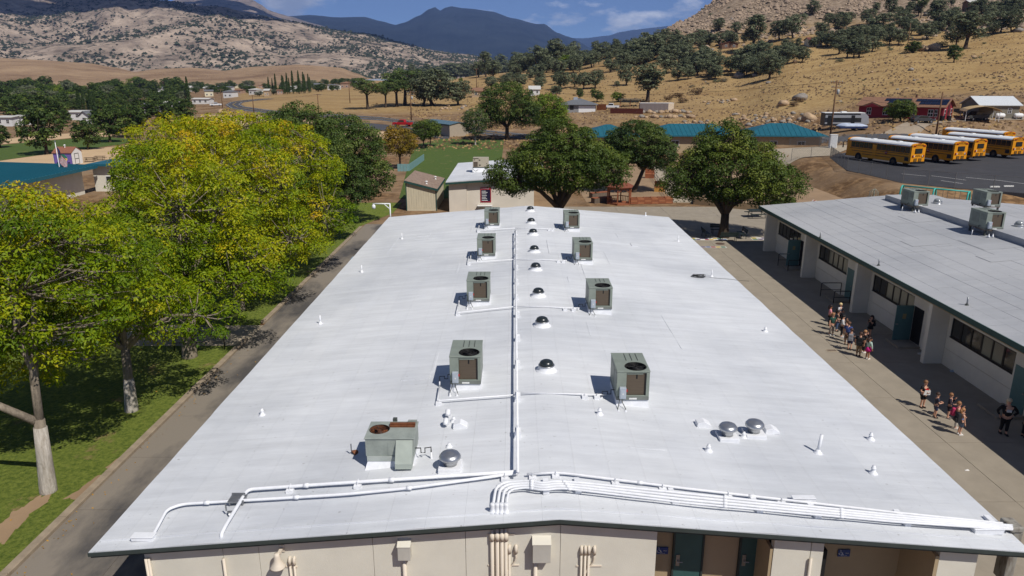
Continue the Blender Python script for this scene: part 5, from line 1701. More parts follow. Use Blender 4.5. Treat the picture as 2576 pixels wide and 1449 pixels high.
# ================================================================== annex, sheds and yard things
def hexa(mb, P):
    "box from 8 corner points, bottom ring then top ring"
    return mb.add(P, [(0, 3, 2, 1), (4, 5, 6, 7), (0, 1, 5, 4), (1, 2, 6, 5), (2, 3, 7, 6), (3, 0, 4, 7)])
ax = thing('annex_building', 'small cream annex with white roof behind the main building', 'building', (-2.6, 90.5, 0))
A0 = (-2.6, 90.5, 0)
def rza(x): return 3.42 + 0.07 * (x + 7.9) if x < -1.5 else 3.42 + 0.07 * 6.4 - 0.07 * (x + 1.5)
for (xa, xb) in ((-7.9, -1.5), (-1.5, 3.6)):
    hexa(MB(), [(xa, 81.4, rza(xa)), (xb, 81.4, rza(xb)), (xb, 99.8, rza(xb)), (xa, 99.8, rza(xa)), (xa, 81.4, rza(xa) + .1), (xb, 81.4, rza(xb) + .1), (xb, 99.8, rza(xb) + .1), (xa, 99.8, rza(xa) + .1)]).build('roof', M_wroof, ax, A0)
    hexa(MB(), [(xa, 81.37, rza(xa) - .22), (xb, 81.37, rza(xb) - .22), (xb, 81.42, rza(xb) - .22), (xa, 81.42, rza(xa) - .22), (xa, 81.37, rza(xa) - .003), (xb, 81.37, rza(xb) - .003), (xb, 81.42, rza(xb) - .003), (xa, 81.42, rza(xa) - .003)]).build('fascia', M_teal_trim, ax, A0)
MB().bb(-7.93, -7.88, 81.43, 99.8, 3.2, 3.417).build('fascia', M_teal_trim, ax, A0)
M_annex = mat('annex_stucco', C(222, 213, 198), 0.9, var=0.05, scale=0.6, bump=0.2, bscale=50)
MB().bb(-7.6, -5.6, 81.85, 82.1, 0, 3.4).build('wall_panel', M_annex, ax, A0)
MB().bb(-5.585, 2.1, 81.98, 82.2, 0, 3.4).build('wall_panel', M_annex, ax, A0)
MB().bb(-7.6, -7.4, 82.11, 99.4, 0, 3.3).build('wall', M_annex, ax, A0)
MB().bb(1.9, 2.1, 82.21, 99.4, 0, 3.3).build('wall', M_annex, ax, A0)
MB().bb(-7.39, 1.89, 99.2, 99.4, 0, 3.3).build('wall', M_annex, ax, A0)
# notice board on the annex wall
s0, s1 = atY(1209, 509, 81.9), atY(1235, 471, 81.9)
sg = thing('notice_board', 'red and navy notice sign with white lettering on the annex wall', 'sign', ((s0.x + s1.x) / 2, 81.97, s0.z))
w, h = s1.x - s0.x, s1.z - s0.z
MB().bb(-w / 2, w / 2, -0.05, 0, 0, h).build('board', mat('sign_red', C(172, 34, 48), 0.5), sg)
MB().bb(-w / 2 + 0.08, w / 2 - 0.08, -0.058, -0.051, 0.1, h * 0.84).build('panel', mat('sign_navy', C(34, 30, 58), 0.5), sg)
text_mesh('CAMPUS', w * 0.2, M_signw, 'lettering', sg, (-w * 0.06, -0.056, h * 0.92), (R(90), 0, 0))
for k, (zz, ww) in enumerate(((0.74, .5), (0.66, .7), (0.56, .55), (0.44, .6), (0.34, .5), (0.24, .62), (0.13, .7))):
    MB().bb(-w / 2 + 0.14, -w / 2 + 0.14 + ww * w * 0.8, -0.063, -0.059, h * zz - 0.03, h * zz + 0.03).build('text_line', M_signw, sg)
bt = thing('wall_counter', 'white folding counter under the notice sign', 'counter', (s0.x + 0.5, 81.6, 0))
MB().box((0, 0, 0.78), (1.7, 0.6, 0.06)).build('top', M_signw, bt)
for sx in (-0.7, 0.7): MB().box((sx, 0, 0.38), (0.06, 0.5, 0.74)).build('leg', M_steel, bt)
# beige unit on the annex roof
au = thing('package_unit', 'beige package unit on the annex roof', 'rooftop unit', (-4.25, 89.0, rza(-4.2) + 0.1))
M_beige = mat('beige_unit', C(176, 166, 146), 0.5, var=0.05)
hexa(MB(), [(-1.05, -0.9, -0.05), (1.05, -0.9, -0.05), (1.05, 0.9, -0.05), (-1.05, 0.9, -0.05), (-0.95, -0.7, 0.5), (0.95, -0.7, 0.5), (0.95, 0.7, 0.5), (-0.95, 0.7, 0.5)]).build('curb', M_white, au)
MB().bb(-0.98, 0.98, -0.75, 0.75, 0.5, 0.56).build('base_rail', M_unit_d, au)
mm = MB().bb(-0.25, 0.95, -0.72, 0.72, 0.563, 1.62).build('cabinet', M_beige, au, bevel=0.02)
MB().bb(-0.95, -0.253, -0.72, 0.72, 0.563, 1.52).build('coil_section', M_beige, au, bevel=0.02)
MB().bb(-0.86, -0.36, -0.735, -0.722, 0.62, 1.2).build('coil', M_coil, au)
MB().bb(-0.93, 0.93, -0.68, 0.68, 1.625, 1.66).build('lid', M_beige, au)
for (x, z, ww, hh) in ((-0.75, 1.4, .12, .08), (-.12, 1.35, .16, .12), (0.75, 0.95, .08, .1), (-.1, .75, .2, .12)):
    MB().bb(x - ww / 2, x + ww / 2, -0.74, -0.723, z, z + hh).build('label_plate', M_black, au)
MB().tube([(-0.9, -0.8, 0.6), (-0.95, -1.0, 0.35), (-0.6, -1.15, 0.12), (-.3, -1.1, 0.3)], 0.03, 6).build('power_whip', M_unit_d, au, smooth=True)
# garden shed with mono-pitch shingle roof
sh = thing('storage_shed', 'cream sided storage shed with green trim and sloping shingle roof', 'shed', (-10.9, 87.0, 0))
S0 = (-10.9, 87.0, 0)
def rzs(x): return 3.42 - 0.26 * (x + 12.65)
M_side = mat('cream_siding', C(206, 196, 170), 0.85, var=0.06, scale=1.5, stretch=(3, 3, 0.6))
x = -12.6
k = 0
while x < -9.2:
    x1 = min(x + 0.285, -9.15)
    hexa(MB(), [(x + .008, 82.6, 0.32), (x1 - .008, 82.6, 0.32), (x1 - .008, 82.68, 0.32), (x + .008, 82.68, 0.32), (x + .008, 82.6, rzs(x) - 0.02), (x1 - .008, 82.6, rzs(x1) - 0.02), (x1 - .008, 82.68, rzs(x1) - 0.02), (x + .008, 82.68, rzs(x) - 0.02)]).build('plank', M_side, sh, S0)
    x += 0.285
MB().bb(-12.6, -9.15, 82.64, 82.72, 0, 2.4).build('sheathing', mat('siding_gap', C(150, 140, 118), 0.9), sh, S0)
MB().bb(-12.6, -9.15, 82.57, 82.63, 0.0, 0.3).build('skirt', M_side, sh, S0)
MB().bb(-9.25, -9.15, 82.73, 91.4, 0, 2.42).build('wall', M_side, sh, S0)
MB().bb(-12.6, -12.5, 82.73, 91.4, 0, 3.3).build('wall', M_side, sh, S0)
hexa(MB(), [(-12.5, 91.3, 0), (-9.25, 91.3, 0), (-9.25, 91.4, 0), (-12.5, 91.4, 0), (-12.5, 91.3, 3.3), (-9.25, 91.3, 2.4), (-9.25, 91.4, 2.4), (-12.5, 91.4, 3.3)]).build('wall', M_side, sh, S0)
M_shing = mat('brown_shingles', C(158, 138, 122), 0.95, scale=4.0, c2=C(122, 102, 90), detail=8, bump=0.6, bscale=10, bdist=0.04)
xa, xb = -12.75, -8.98
hexa(MB(), [(xa, 82.4, rzs(xa)), (xb, 82.4, rzs(xb)), (xb, 91.6, rzs(xb)), (xa, 91.6, rzs(xa)), (xa, 82.4, rzs(xa) + .1), (xb, 82.4, rzs(xb) + .1), (xb, 91.6, rzs(xb) + .1), (xa, 91.6, rzs(xa) + .1)]).build('roof', M_shing, sh, S0)
hexa(MB(), [(xa, 82.36, rzs(xa) - .16), (xb, 82.36, rzs(xb) - .16), (xb, 82.39, rzs(xb) - .16), (xa, 82.39, rzs(xa) - .16), (xa, 82.36, rzs(xa) + .1), (xb, 82.36, rzs(xb) + .1), (xb, 82.39, rzs(xb) + .1), (xa, 82.39, rzs(xa) + .1)]).build('fascia', M_teal_trim, sh, S0)
MB().bb(xb, xb + 0.04, 82.4, 91.6, rzs(xb) - .16, rzs(xb) + .09).build('fascia', M_teal_trim, sh, S0)
for xx in (-12.64, -9.2): MB().bb(xx, xx + 0.1, 82.54, 82.6, 0.0, rzs(xx) - .17).build('corner_trim', M_teal_trim, sh, S0)
for (x, y) in ((-10.4, 84.0), (-9.9, 89.0)):
    MB().lathe([(0.2, 0.05), (0.1, 0.12), (0.08, 0.3), (0.18, 0.34), (0.18, 0.4), (0.03, 0.45)], (x, y, rzs(x)), 12).build('roof_vent', M_signw, sh, S0, smooth=True)
# generic small building -------------------------------------------------
def house(name, label, loc, rz, L, W, H, wallm, roofm, rise=1.2, over=0.4, hip=False, wins=(), door=None, group=None, cat='house', trim=None, ridge_x=True, base=-1.5, winm=None):
    "L along local x, W along local y (front at -y); wins: (x centre, z, width, height) on the front"
    t = thing(name, label, cat, loc, rz, group)
    if not hip:
        if ridge_x:
            prof = [(-W / 2, base), (W / 2, base), (W / 2, H), (0, H + rise * 0.93), (-W / 2, H)]
            MB().extr(prof, 0, -L / 2, L / 2).build('wall', wallm, t, fixn=True)
        else:
            prof = [(-L / 2, base), (L / 2, base), (L / 2, H), (0, H + rise * 0.93), (-L / 2, H)]
            MB().extr(prof, 1, -W / 2, W / 2).build('wall', wallm, t, fixn=True)
    else:
        MB().bb(-L / 2, L / 2, -W / 2, W / 2, base, H).build('wall', wallm, t)
    a, b = L / 2 + over, W / 2 + over
    th = 0.14
    if hip:
        hx = max(0.05, a - b) if L >= W else 0.05
        hy = 0.05 if L >= W else b - a
        V = [(-a, -b, H), (a, -b, H), (a, b, H), (-a, b, H), (-hx, -hy, H + rise), (hx, -hy, H + rise), (hx, hy, H + rise), (-hx, hy, H + rise),
             (-a, -b, H + th), (a, -b, H + th), (a, b, H + th), (-a, b, H + th), (-hx, -hy, H + rise + th), (hx, -hy, H + rise + th), (hx, hy, H + rise + th), (-hx, hy, H + rise + th)]
        Fc = [(8, 9, 13, 12), (9, 10, 14, 13), (10, 11, 15, 14), (11, 8, 12, 15), (12, 13, 14, 15), (0, 1, 9, 8), (1, 2, 10, 9), (2, 3, 11, 10), (3, 0, 8, 11), (3, 2, 1, 0)]
        ro = MB().add(V, Fc).build('roof', roofm, t)
    else:
        k = rise / ((W if ridge_x else L) / 2)
        e = H - over * k
        if ridge_x:
            prof = [(-b, e), (0, H + rise), (b, e), (b, e + th), (0, H + rise + th), (-b, e + th)]
            ro = MB().extr(prof, 0, -a, a).build('roof', roofm, t, fixn=True)
        else:
            prof = [(-a, e), (0, H + rise), (a, e), (a, e + th), (0, H + rise + th), (-a, e + th)]
            ro = MB().extr(prof, 1, -b, b).build('roof', roofm, t, fixn=True)
    if trim:
        MB().bb(-a - .03, a + .03, -b - .05, -b - .005, (H - .2 if not hip else H - .1) - (0 if hip or not ridge_x else over * rise / (W / 2)), (H + th) - (0 if hip or not ridge_x else over * rise / (W / 2))).build('fascia', trim, t)
    fm = winm or M_signw
    for (x, z, ww, hh) in wins:
        f = MB().bb(x - ww / 2, x + ww / 2, -W / 2 - 0.05, -W / 2 - 0.003, z, z + hh).build('window', fm, t)
        n = 2 if hh > ww * 0.8 else 1
        for q in range(n):
            for e in range(2):
                px0, px1 = x - ww / 2 + 0.08 + e * (ww - 0.1) / 2, x - 0.03 + e * (ww - 0.1) / 2
                pz0, pz1 = z + 0.08 + q * (hh - 0.1) / n, z + 0.02 + (q + 1) * (hh - 0.1) / n
                MB().bb(px0, px1, -W / 2 - 0.062, -W / 2 - 0.051, pz0, pz1).build('pane', M_glass, f)
    if door:
        x, ww, hh, dm = door
        d = MB().bb(x - ww / 2, x + ww / 2, -W / 2 - 0.05, -W / 2 - 0.003, 0.05, hh).build('door', dm, t)
        MB().bb(x + ww / 2 - 0.16, x + ww / 2 - 0.08, -W / 2 - 0.1, -W / 2 - 0.051, 1.0, 1.1).build('handle', M_steel, d)
    return t
# portable classroom by the highway
pd = Vector((-8, 13, 0)).normalized()
pq = Vector((13, 8, 0)).normalized()
cpt = Vector((-16.2, 180.5, 0)) + pd * 7.5 + pq * 2.6
house('portable_classroom', 'beige portable classroom with blue-grey metal roof near the highway', (cpt.x, cpt.y, gz(cpt.x, cpt.y) + .1), math.atan2(pd.y, pd.x) + math.pi, 15, 5.2, 2.7, mat('portable_siding', C(168, 156, 138), 0.8, var=0.06), mat('blue_metal_roof', C(96, 124, 136), 0.45, var=0.06, metal=0.2), rise=0.5, trim=M_teal_trim, over=0.25, cat='building')
# teal-roofed school wings
M_teal = mat('teal_metal_roof', C(34, 98, 114), 0.5, var=0.06, scale=0.6, metal=0.1)
def teal_wing(label, loc, rz, L, W, H, rise, wins, z0=0, seams=True):
    t = house('school_wing', label, loc, rz, L, W, H, M_stucco2, M_teal, rise=rise, over=0.9, hip=True, wins=wins, cat='building', trim=M_teal)
    a, b = L / 2 + 0.9, W / 2 + 0.9
    hx = max(0.05, a - b)
    n = int(2 * a / 0.9)
    for k in range(1, n):
        x = -a + 2 * a * k / n
        y1 = -0.05 if abs(x) <= hx else -(b) * (abs(x) - hx) / (a - hx)
        if -b - y1 > -0.4: continue
        zt = H + rise * (1 - (abs(y1)) / b)
        hexa(MB(), [(x - .025, -b, H + .14), (x + .025, -b, H + .14), (x + .025, y1, zt + .14), (x - .025, y1, zt + .14), (x - .025, -b, H + .2), (x + .025, -b, H + .2), (x + .025, y1, zt + .2), (x - .025, y1, zt + .2)]).build('seam', M_teal, t)
    return t
z = gz(34, 149)
teal_wing('teal-roofed school wing in the middle behind the two plaza trees', (35.5, 149, 0.6), 0, 18, 9, 3.1, 1.9, [(1.5, 1.0, 1.6, 1.2), (5.2, 1.0, 1.2, 1.2), (-4, 1.0, 1.6, 1.2)])
teal_wing('teal-roofed school wing right of the spreading tree, by the bus lot', (50.2, 139.5, 1.4), -0.12, 13, 9, 3.0, 1.9, [(3.0, 1.0, 1.4, 1.1), (-2, 1.0, 1.4, 1.1)])
teal_wing('teal-roofed school wing at left, peeking over the annex tree', (18.5, 147, 0.6), 0, 10, 9, 3.1, 1.9, [(0, 1.0, 1.6, 1.2), (3, 1.0, 1.2, 1.2)])
# office with teal seamed roof at the far left
ow = thing('school_office', 'office building with bright teal seamed metal roof at far left', 'building', (-64, 82, 0))
W0 = (-64, 82, 0)
def rzo(x): return 3.55 + 0.03 * (-55.6 - x)
hexa(MB(), [(-80, 64, rzo(-80)), (-55.6, 64, rzo(-55.6)), (-55.6, 96.2, rzo(-55.6)), (-80, 96.2, rzo(-80)), (-80, 64, rzo(-80) + .1), (-55.6, 64, rzo(-55.6) + .1), (-55.6, 96.2, rzo(-55.6) + .1), (-80, 96.2, rzo(-80) + .1)]).build('roof', M_teal, ow, W0)
y = 64.3
sp = None
while y < 96.2:
    if sp is None:
        sp = hexa(MB(), [(-80, -.03, rzo(-80) + .1), (-55.6, -.03, rzo(-55.6) + .1), (-55.6, .03, rzo(-55.6) + .1), (-80, .03, rzo(-80) + .1), (-80, -.03, rzo(-80) + .19), (-55.6, -.03, rzo(-55.6) + .19), (-55.6, .03, rzo(-55.6) + .19), (-80, .03, rzo(-80) + .19)]).build('seam', M_teal, ow, (W0[0], 0, 0))
        sp.location = (0, y - 82, 0)
    else: share(sp, 'seam', ow, (0, y - 82, 0))
    y += 0.62
MB().bb(-55.6, -55.5, 64, 96.25, 3.25, 3.66).build('fascia', M_teal, ow, W0)
MB().bb(-79, -57, 65, 95, 0, 3.5).build('wall', M_stucco, ow, W0)
MB().bb(-56.8, -47.5, 97.2, 104, 0, 3.45).build('wing_wall', M_stucco, ow, W0)
MB().bb(-57.2, -46.8, 96.4, 105, 3.46, 3.75).build('wing_fascia', M_teal, ow, W0)
f = MB().bb(-55.2, -53.6, 97.14, 97.197, 1.3, 2.1).build('window', M_signw, ow, W0)
MB().bb(-55.1, -53.7, 97.12, 97.138, 1.38, 2.02).build('pane', M_glass, f, W0)
# flag on its pole in front of the office
fp = atY(153, 440, 93)
t = thing('flagpole', 'white flagpole with a drooping striped flag above the teal office roof', 'flagpole', (fp.x, 93, 0))
zt = atY(143, 358, 93).z
MB().tube([(0, 0, 0), (0, 0, zt)], [0.07, 0.04], 8).build('pole', M_signw, t, smooth=True)
MB().lathe([(0.02, zt), (0.1, zt + .08), (0.1, zt + 0.14), (0.02, zt + .22)], n=12).build('finial', M_steel, t)
red, navy = mat('flag_red', C(168, 48, 56), 0.8), mat('flag_navy', C(44, 52, 100), 0.8)
for k in range(13):
    V, Fc = [], []
    for i in range(9):
        s = i / 8
        x0 = 0.06 + 0.9 * s
        zz = zt - 0.5 - 0.085 * k * 1.5 - s * 1.75 - 0.05 * math.sin(4 * s)
        yy = 0.16 * math.sin(7 * s + k * 0.25)
        V += [(x0, yy, zz), (x0, yy, zz - 0.128), (x0, yy + .012, zz), (x0, yy + .012, zz - 0.128)]
    for i in range(8):
        o = i * 4
        Fc += [(o, o + 1, o + 5, o + 4), (o + 2, o + 6, o + 7, o + 3)]
    if k < 7:
        MB().add(V[:16], [q for q in Fc if max(q) < 16]).build('canton', navy, t)
        MB().add(V[12:], [tuple(j - 12 for j in q) for q in Fc if min(q) >= 12]).build('stripe', red if k % 2 == 0 else M_signw, t)
    else:
        MB().add(V, Fc).build('stripe', red if k % 2 == 0 else M_signw, t)
# purple shed with a round yellow emblem
a, b, c = G(137, 415.5), G(183, 415.5), G(203, 413)
L = (b - a).length
ps = thing('purple_shed', 'small purple and white shed with a yellow round emblem', 'shed', (a + b) / 2 + Vector((0, 1.6, 0)), math.atan2((b - a).y, (b - a).x))
M_pur = mat('purple_paint', C(104, 88, 158), 0.7, var=0.04)
W = 3.0
MB().bb(-L / 2, L / 2, -W / 2, -W / 2 + 0.1, 0, 2.15).build('side_wall', M_pur, ps)
MB().bb(-L / 2, L / 2, W / 2 - 0.1, W / 2, 0, 2.15).build('side_wall', M_pur, ps)
for sx in (-1, 1):
    MB().extr([(-W / 2, 0), (W / 2, 0), (W / 2, 2.15), (0, 2.95), (-W / 2, 2.15)], 0, sx * L / 2 - 0.05, sx * L / 2 + 0.05).build('end_wall', M_signw, ps, fixn=True)
MB().extr([(-W / 2 - .15, 2.05), (0, 2.95), (W / 2 + .15, 2.05), (W / 2 + .15, 2.14), (0, 3.06), (-W / 2 - .15, 2.14)], 0, -L / 2 - .12, L / 2 + .12).build('roof', mat('red_shingles', C(140, 92, 72), 0.95, var=0.12, scale=5), ps, fixn=True)
d = MB().bb(L / 2 + .052, L / 2 + .07, -0.75, 0.45, 0.05, 1.9).build('door', M_signw, ps)
for (y0, y1, z0, z1) in ((-.8, -.7, .05, 1.95), (.4, .5, .05, 1.95), (-.7, .4, 1.85, 1.95), (-.7, .4, .95, 1.05), (-.7, .4, .05, .12)):
    MB().bb(L / 2 + .071, L / 2 + .09, y0, y1, z0, z1).build('trim', M_unit_d, d)
disc = [(0.05 + 0.75 * math.cos(q), 1.15 + 0.75 * math.sin(q)) for q in np.linspace(0, 2 * math.pi, 28)[:-1]]
MB().extr(disc, 1, -W / 2 - 0.02, -W / 2 - 0.003).build('emblem', mat('emblem_yellow', C(228, 206, 110), 0.6), ps, fixn=True)
top = [p for p in disc if p[1] > 1.1]
MB().extr(top, 1, -W / 2 - 0.03, -W / 2 - 0.021).build('emblem_top', mat('emblem_green', C(40, 110, 96), 0.6), ps, fixn=True)
for x in (-0.95, 0.95): MB().bb(x - .22, x + .22, -W / 2 - .02, -W / 2 - .003, .3, .48).build('wall_vent', M_dark, ps)
MB().lathe([(0.1, 2.6), (0.1, 3.25), (0.22, 3.3), (0.05, 3.45)], (-0.1, -0.2, 0), 10).build('roof_vent', M_signw, ps)
# picnic tables
def picnic(label, loc, rz, m, scale=1.0, group='picnic tables'):
    t = thing('picnic_table', label, 'picnic table', loc, rz, group)
    for k in range(4): MB().box((0, -0.33 + 0.22 * k, 0.74), (1.8, 0.2, 0.045)).build('plank', m, t)
    for sy in (-1, 1): MB().box((0, sy * 0.75, 0.44), (1.8, 0.28, 0.045)).build('seat', m, t)
    for sx in (-0.65, 0.65):
        MB().tube([(sx, -0.72, 0.42), (sx, 0.72, 0.42)], 0.03, 6).build('seat_brace', m, t)
        MB().tube(round_path([(sx, -0.5, 0), (sx, -0.3, 0.71), (sx, 0.3, 0.71), (sx, 0.5, 0)], 0.08), 0.032, 6).build('leg', m, t)
    t.scale = (scale,) * 3
    return t
M_tbl = mat('dark_green_metal', C(38, 48, 44), 0.6)
M_tbl2 = mat('brown_table', C(92, 74, 56), 0.8)
picnic('dark picnic table in tree shade beside the neighbouring building', G(1903, 547), 0.1, M_tbl, 1.15)
picnic('brown picnic table on the sand, left of two behind the office', G(227, 407), 0.2, M_tbl2)
picnic('brown picnic table on the sand, right of two behind the office', G(252, 403), 0.1, M_tbl2)
# benches
def bench(label, loc, rz, m, legm, group='park benches'):
    t = thing('park_bench', label, 'bench', loc, rz, group)
    for k in range(3): MB().box((0, -0.2 + 0.16 * k, 0.46), (1.7, 0.14, 0.04)).build('seat_slat', m, t)
    for k in range(2): MB().box((0, 0.29 + 0.03 * k, 0.66 + 0.18 * k), (1.7, 0.035, 0.15), rx=-0.18).build('back_slat', m, t)
    for sx in (-0.65, 0.65):
        MB().tube(round_path([(sx, -0.22, 0), (sx, -0.2, 0.43), (sx, 0.22, 0.43), (sx, 0.34, 0.95)], 0.05), 0.03, 6).build('bench_frame', legm, t)
        MB().tube([(sx, 0.22, 0.43), (sx, 0.26, 0)], 0.03, 6).build('leg', legm, t)
    return t
tb = Vector((20.1, 68.2, 0))
for (dx, dy, rz, w) in ((0, 1.6, 0, 'behind the trunk'), (-1.7, -0.1, math.pi / 2, 'left of the trunk'), (1.7, -0.1, -math.pi / 2, 'right of the trunk'), (0, -1.7, math.pi, 'in front of the trunk')):
    bench('dark bench %s of the spreading plaza tree' % w, (tb.x + dx, tb.y + dy, 0.02), rz, M_tbl, M_tbl, 'benches round the plaza tree')
bp = G(711, 655)
bench('sunlit tan wooden bench on the grass beside the service road', (bp.x, bp.y, 0.03), R(-60), mat('tan_wood', C(196, 156, 104), 0.7), M_steel)
# rails by the crossing path
for (u0, v0, u1, v1, w) in ((480, 842, 566, 838, 'black handrail across the far side of the crossing path'), (440, 884, 566, 880, 'black handrail across the near side of the crossing path')):
    p, q = G(u0, v0), G(u1, v1)
    t = thing('handrail', w, 'railing', p, math.atan2((q - p).y, (q - p).x))
    l = (q - p).length
    MB().tube(round_path([(0, 0, 0), (0, 0, 0.95), (l, 0, 0.95), (l, 0, 0)], 0.1), 0.03, 8).build('rail', M_frame, t, smooth=True)
    MB().tube([(0, 0, 0.5), (l, 0, 0.5)], 0.022, 8).build('mid_rail', M_frame, t, smooth=True)
# gazebo, planters, play boxes
M_rwood = mat('red_stained_wood', C(146, 88, 58), 0.7, var=0.14, scale=4, stretch=(6, 6, 1))
M_rwood2 = mat('red_stained_wood_light', C(170, 110, 74), 0.7, var=0.14, scale=4, stretch=(1, 6, 6))
gp = G(1557, 512)
ga = thing('gazebo', 'red-brown wooden gazebo with arched openings beside the planters', 'gazebo', gp, 0.26)
rg = 1.5
hx = [(rg * math.cos(k * math.pi / 3), rg * math.sin(k * math.pi / 3)) for k in range(6)]
MB().prism([(x * 1.05, y * 1.05) for x, y in hx], 0.0, 0.16).build('deck', M_rwood, ga)
for k, (x, y) in enumerate(hx):
    MB().box((x, y, 1.13), (0.13, 0.13, 1.95), rz=k * math.pi / 3).build('post', M_rwood, ga)
    x2, y2 = hx[(k + 1) % 6]
    a_ = math.atan2(y2 - y, x2 - x)
    mx_, my_ = (x + x2) / 2, (y + y2) / 2
    MB().box((mx_, my_, 2.0), (rg - .14, 0.06, 0.22), rz=a_).build('header', M_rwood, ga)
    arch = [(x + (x2 - x) * s, y + (y2 - y) * s, 1.45 + 0.42 * math.sin(math.pi * s)) for s in np.linspace(0.06, 0.94, 9)]
    MB().tube(arch, 0.05, 5).build('arch', M_rwood, ga)
    if k != 4:
        MB().box((mx_, my_, 0.78), (rg - .14, 0.06, 0.08), rz=a_).build('top_rail', M_rwood, ga)
        for j in range(1, 6):
            s = j / 6
            MB().box((x + (x2 - x) * s, y + (y2 - y) * s, 0.46), (0.05, 0.04, 0.55), rz=a_).build('baluster', M_rwood, ga)
ap = [(x * 1.22, y * 1.22, 2.1) for x, y in hx]
for k in range(6):
    p, q = ap[k], ap[(k + 1) % 6]
    MB().add([p, q, (0, 0, 2.95), (p[0], p[1], 2.16), (q[0], q[1], 2.16), (0, 0, 3.01)], [(0, 2, 1), (3, 4, 5), (0, 1, 4, 3), (1, 2, 5, 4), (2, 0, 3, 5)]).build('roof_panel', mat('gazebo_shingles', C(126, 72, 54), 0.9, var=0.12, scale=5), ga)
M_soil = mat('planter_soil', C(92, 66, 48), 0.95, var=0.2, scale=5)
for k in range(6):
    p = G(1595 + 17.6 * k, 514.5 - (0.4 * k))
    t = thing('planter_box', '%s square wooden planter right of the gazebo' % ['first', 'second', 'third', 'fourth', 'fifth', 'sixth'][k], 'planter', (p.x, p.y + 0.4, 0.02), 0, 'planters in a row')
    s = 0.405
    for j in range(3):
        zz = 0.14 + 0.25 * j
        mw = (M_rwood, M_rwood2)[(j + k) % 2]
        for (cx, cy, rzz) in ((0, -s, 0), (0, s, 0), (-s, 0, math.pi / 2), (s, 0, math.pi / 2)):
            MB().box((cx, cy, zz), (2 * s - 0.03 if rzz == 0 else 2 * s - 0.09, 0.05, 0.23), rz=rzz).build('board', mw, t)
    for sx in (-1, 1):
        for sy in (-1, 1): MB().box((sx * s, sy * s, 0.39), (0.08, 0.08, 0.78)).build('post', M_rwood, t)
    MB().box((0, 0, 0.4), (2 * s - .06, 2 * s - .06, 0.5)).build('soil', M_soil, t)
for (u, v, lab, mm_) in ((1659, 482, 'yellow-brown wooden play kitchen beside the ramp', mat('yellow_wood', C(186, 138, 66), 0.7)), (1634, 448, 'reddish wooden play bench up the ramp', M_rwood)):
    p = G(u, v)
    t = thing('play_kitchen', lab, 'play furniture', p, -0.2)
    MB().box((0, 0, 0.3), (1.4, 0.6, 0.6)).build('base', mm_, t)
    MB().box((0, 0.28, 1.0), (1.4, 0.06, 0.78)).build('back_board', M_rwood, t)
    MB().box((0, 0, 0.63), (1.5, 0.7, 0.05)).build('worktop', M_rwood2, t)
for (u, v, lab) in ((1513, 509, 'grey planter bench left of the gazebo, near one'), (1507, 496, 'grey planter bench left of the gazebo, far one')):
    p = G(u, v)
    t = thing('planter_bench', lab, 'bench', p, 0.5)
    MB().box((0, 0, 0.3), (2.6, 0.8, 0.6)).build('box', mat('grey_board', C(104, 92, 80), 0.9, var=0.15), t)
    for k in range(3): MB().box((0, -0.27 + .27 * k, 0.64), (2.7, 0.24, 0.05)).build('slat', M_rwood, t)
# play yard earth, ramp, retaining wall
sheet('play_yard', [(8.8, 88.4), (19.2, 88.0), (22.6, 124), (8.0, 124)], M_dirt, 0.012)
sheet('ramp', [(19.5, 88.2), (21.9, 88.2), (25.4, 126), (22.4, 126)], M_conc2, 0.03)
for (xa, ya, xb, yb, lab) in ((19.4, 90.5, 22.3, 125, 'long black railing along the left of the ramp'), (22.1, 93, 25.4, 126, 'long dark railing along the right of the ramp')):
    d = Vector((xb - xa, yb - ya, 0))
    t = thing('ramp_railing', lab, 'railing', (xa, ya, 0), math.atan2(d.y, d.x))
    l = d.length
    for zz in (0.5, 1.05): MB().tube([(0, 0, zz), (l, 0, zz)], 0.03, 6).build('rail', M_frame, t)
    for k in range(18): MB().tube([(l * k / 17, 0, 0), (l * k / 17, 0, 1.05)], 0.03, 6).build('post', M_frame, t)
rw = thing('retaining_wall', 'low beige retaining wall behind the spreading plaza tree', 'wall', (21.7, 87.0, 0))
wpts = [(0, 0), (3.5, -2.6), (7.2, -4.9), (14, -7.6)]
for a, b in zip(wpts, wpts[1:]):
    d = Vector((b[0] - a[0], b[1] - a[1], 0))
    MB().box(((a[0] + b[0]) / 2, (a[1] + b[1]) / 2, 0.4), (d.length, 0.25, 0.84), rz=math.atan2(d.y, d.x)).build('wall_section', mat('wall_block', C(150, 128, 100), 0.95, var=0.08, scale=2), rw)
struct(MB().prism([(21.8, 87.15), (25.2, 84.6), (28.9, 82.3), (35.6, 79.6), (40, 80), (42, 108), (28, 116), (26, 100)], -0.2, 0.74).build('dirt_terrace', M_dirt))
# painted games on the plaza
PC = [C(52, 110, 84), C(150, 48, 56), C(84, 62, 104), C(196, 168, 70), C(70, 92, 140), C(190, 188, 180)]
def game(label, u0, v0, n, rows, sz):
    p = G(u0, v0, 0.03)
    t = thing('hopscotch', label, 'painted game', (p.x, p.y, 0.026), -0.02)
    for i in range(n):
        for j in range(rows):
            if rows == 2 and (i + j) % 3 == 2: continue
            c_ = PC[(i * 2 + j * 3) % 5]
            MB().bb(i * sz + .02, (i + 1) * sz - .02, j * sz + .02, (j + 1) * sz - .02, 0.0, 0.003).build('square', mat('game_%d' % ((i * 2 + j * 3) % 5), c_, 0.8, var=0.08), t)
    m = MB()
    MB().bb(-0.06, n * sz + .06, -0.06, rows * sz + .06, -0.003, -0.0005).build('border', M_paint_w, t)
game('long painted hopscotch of red green and yellow squares on the plaza', 1741, 603.5, 8, 2, 0.42)
game('short painted strip of coloured squares nearer the main building', 1752, 622.5, 6, 1, 0.45)
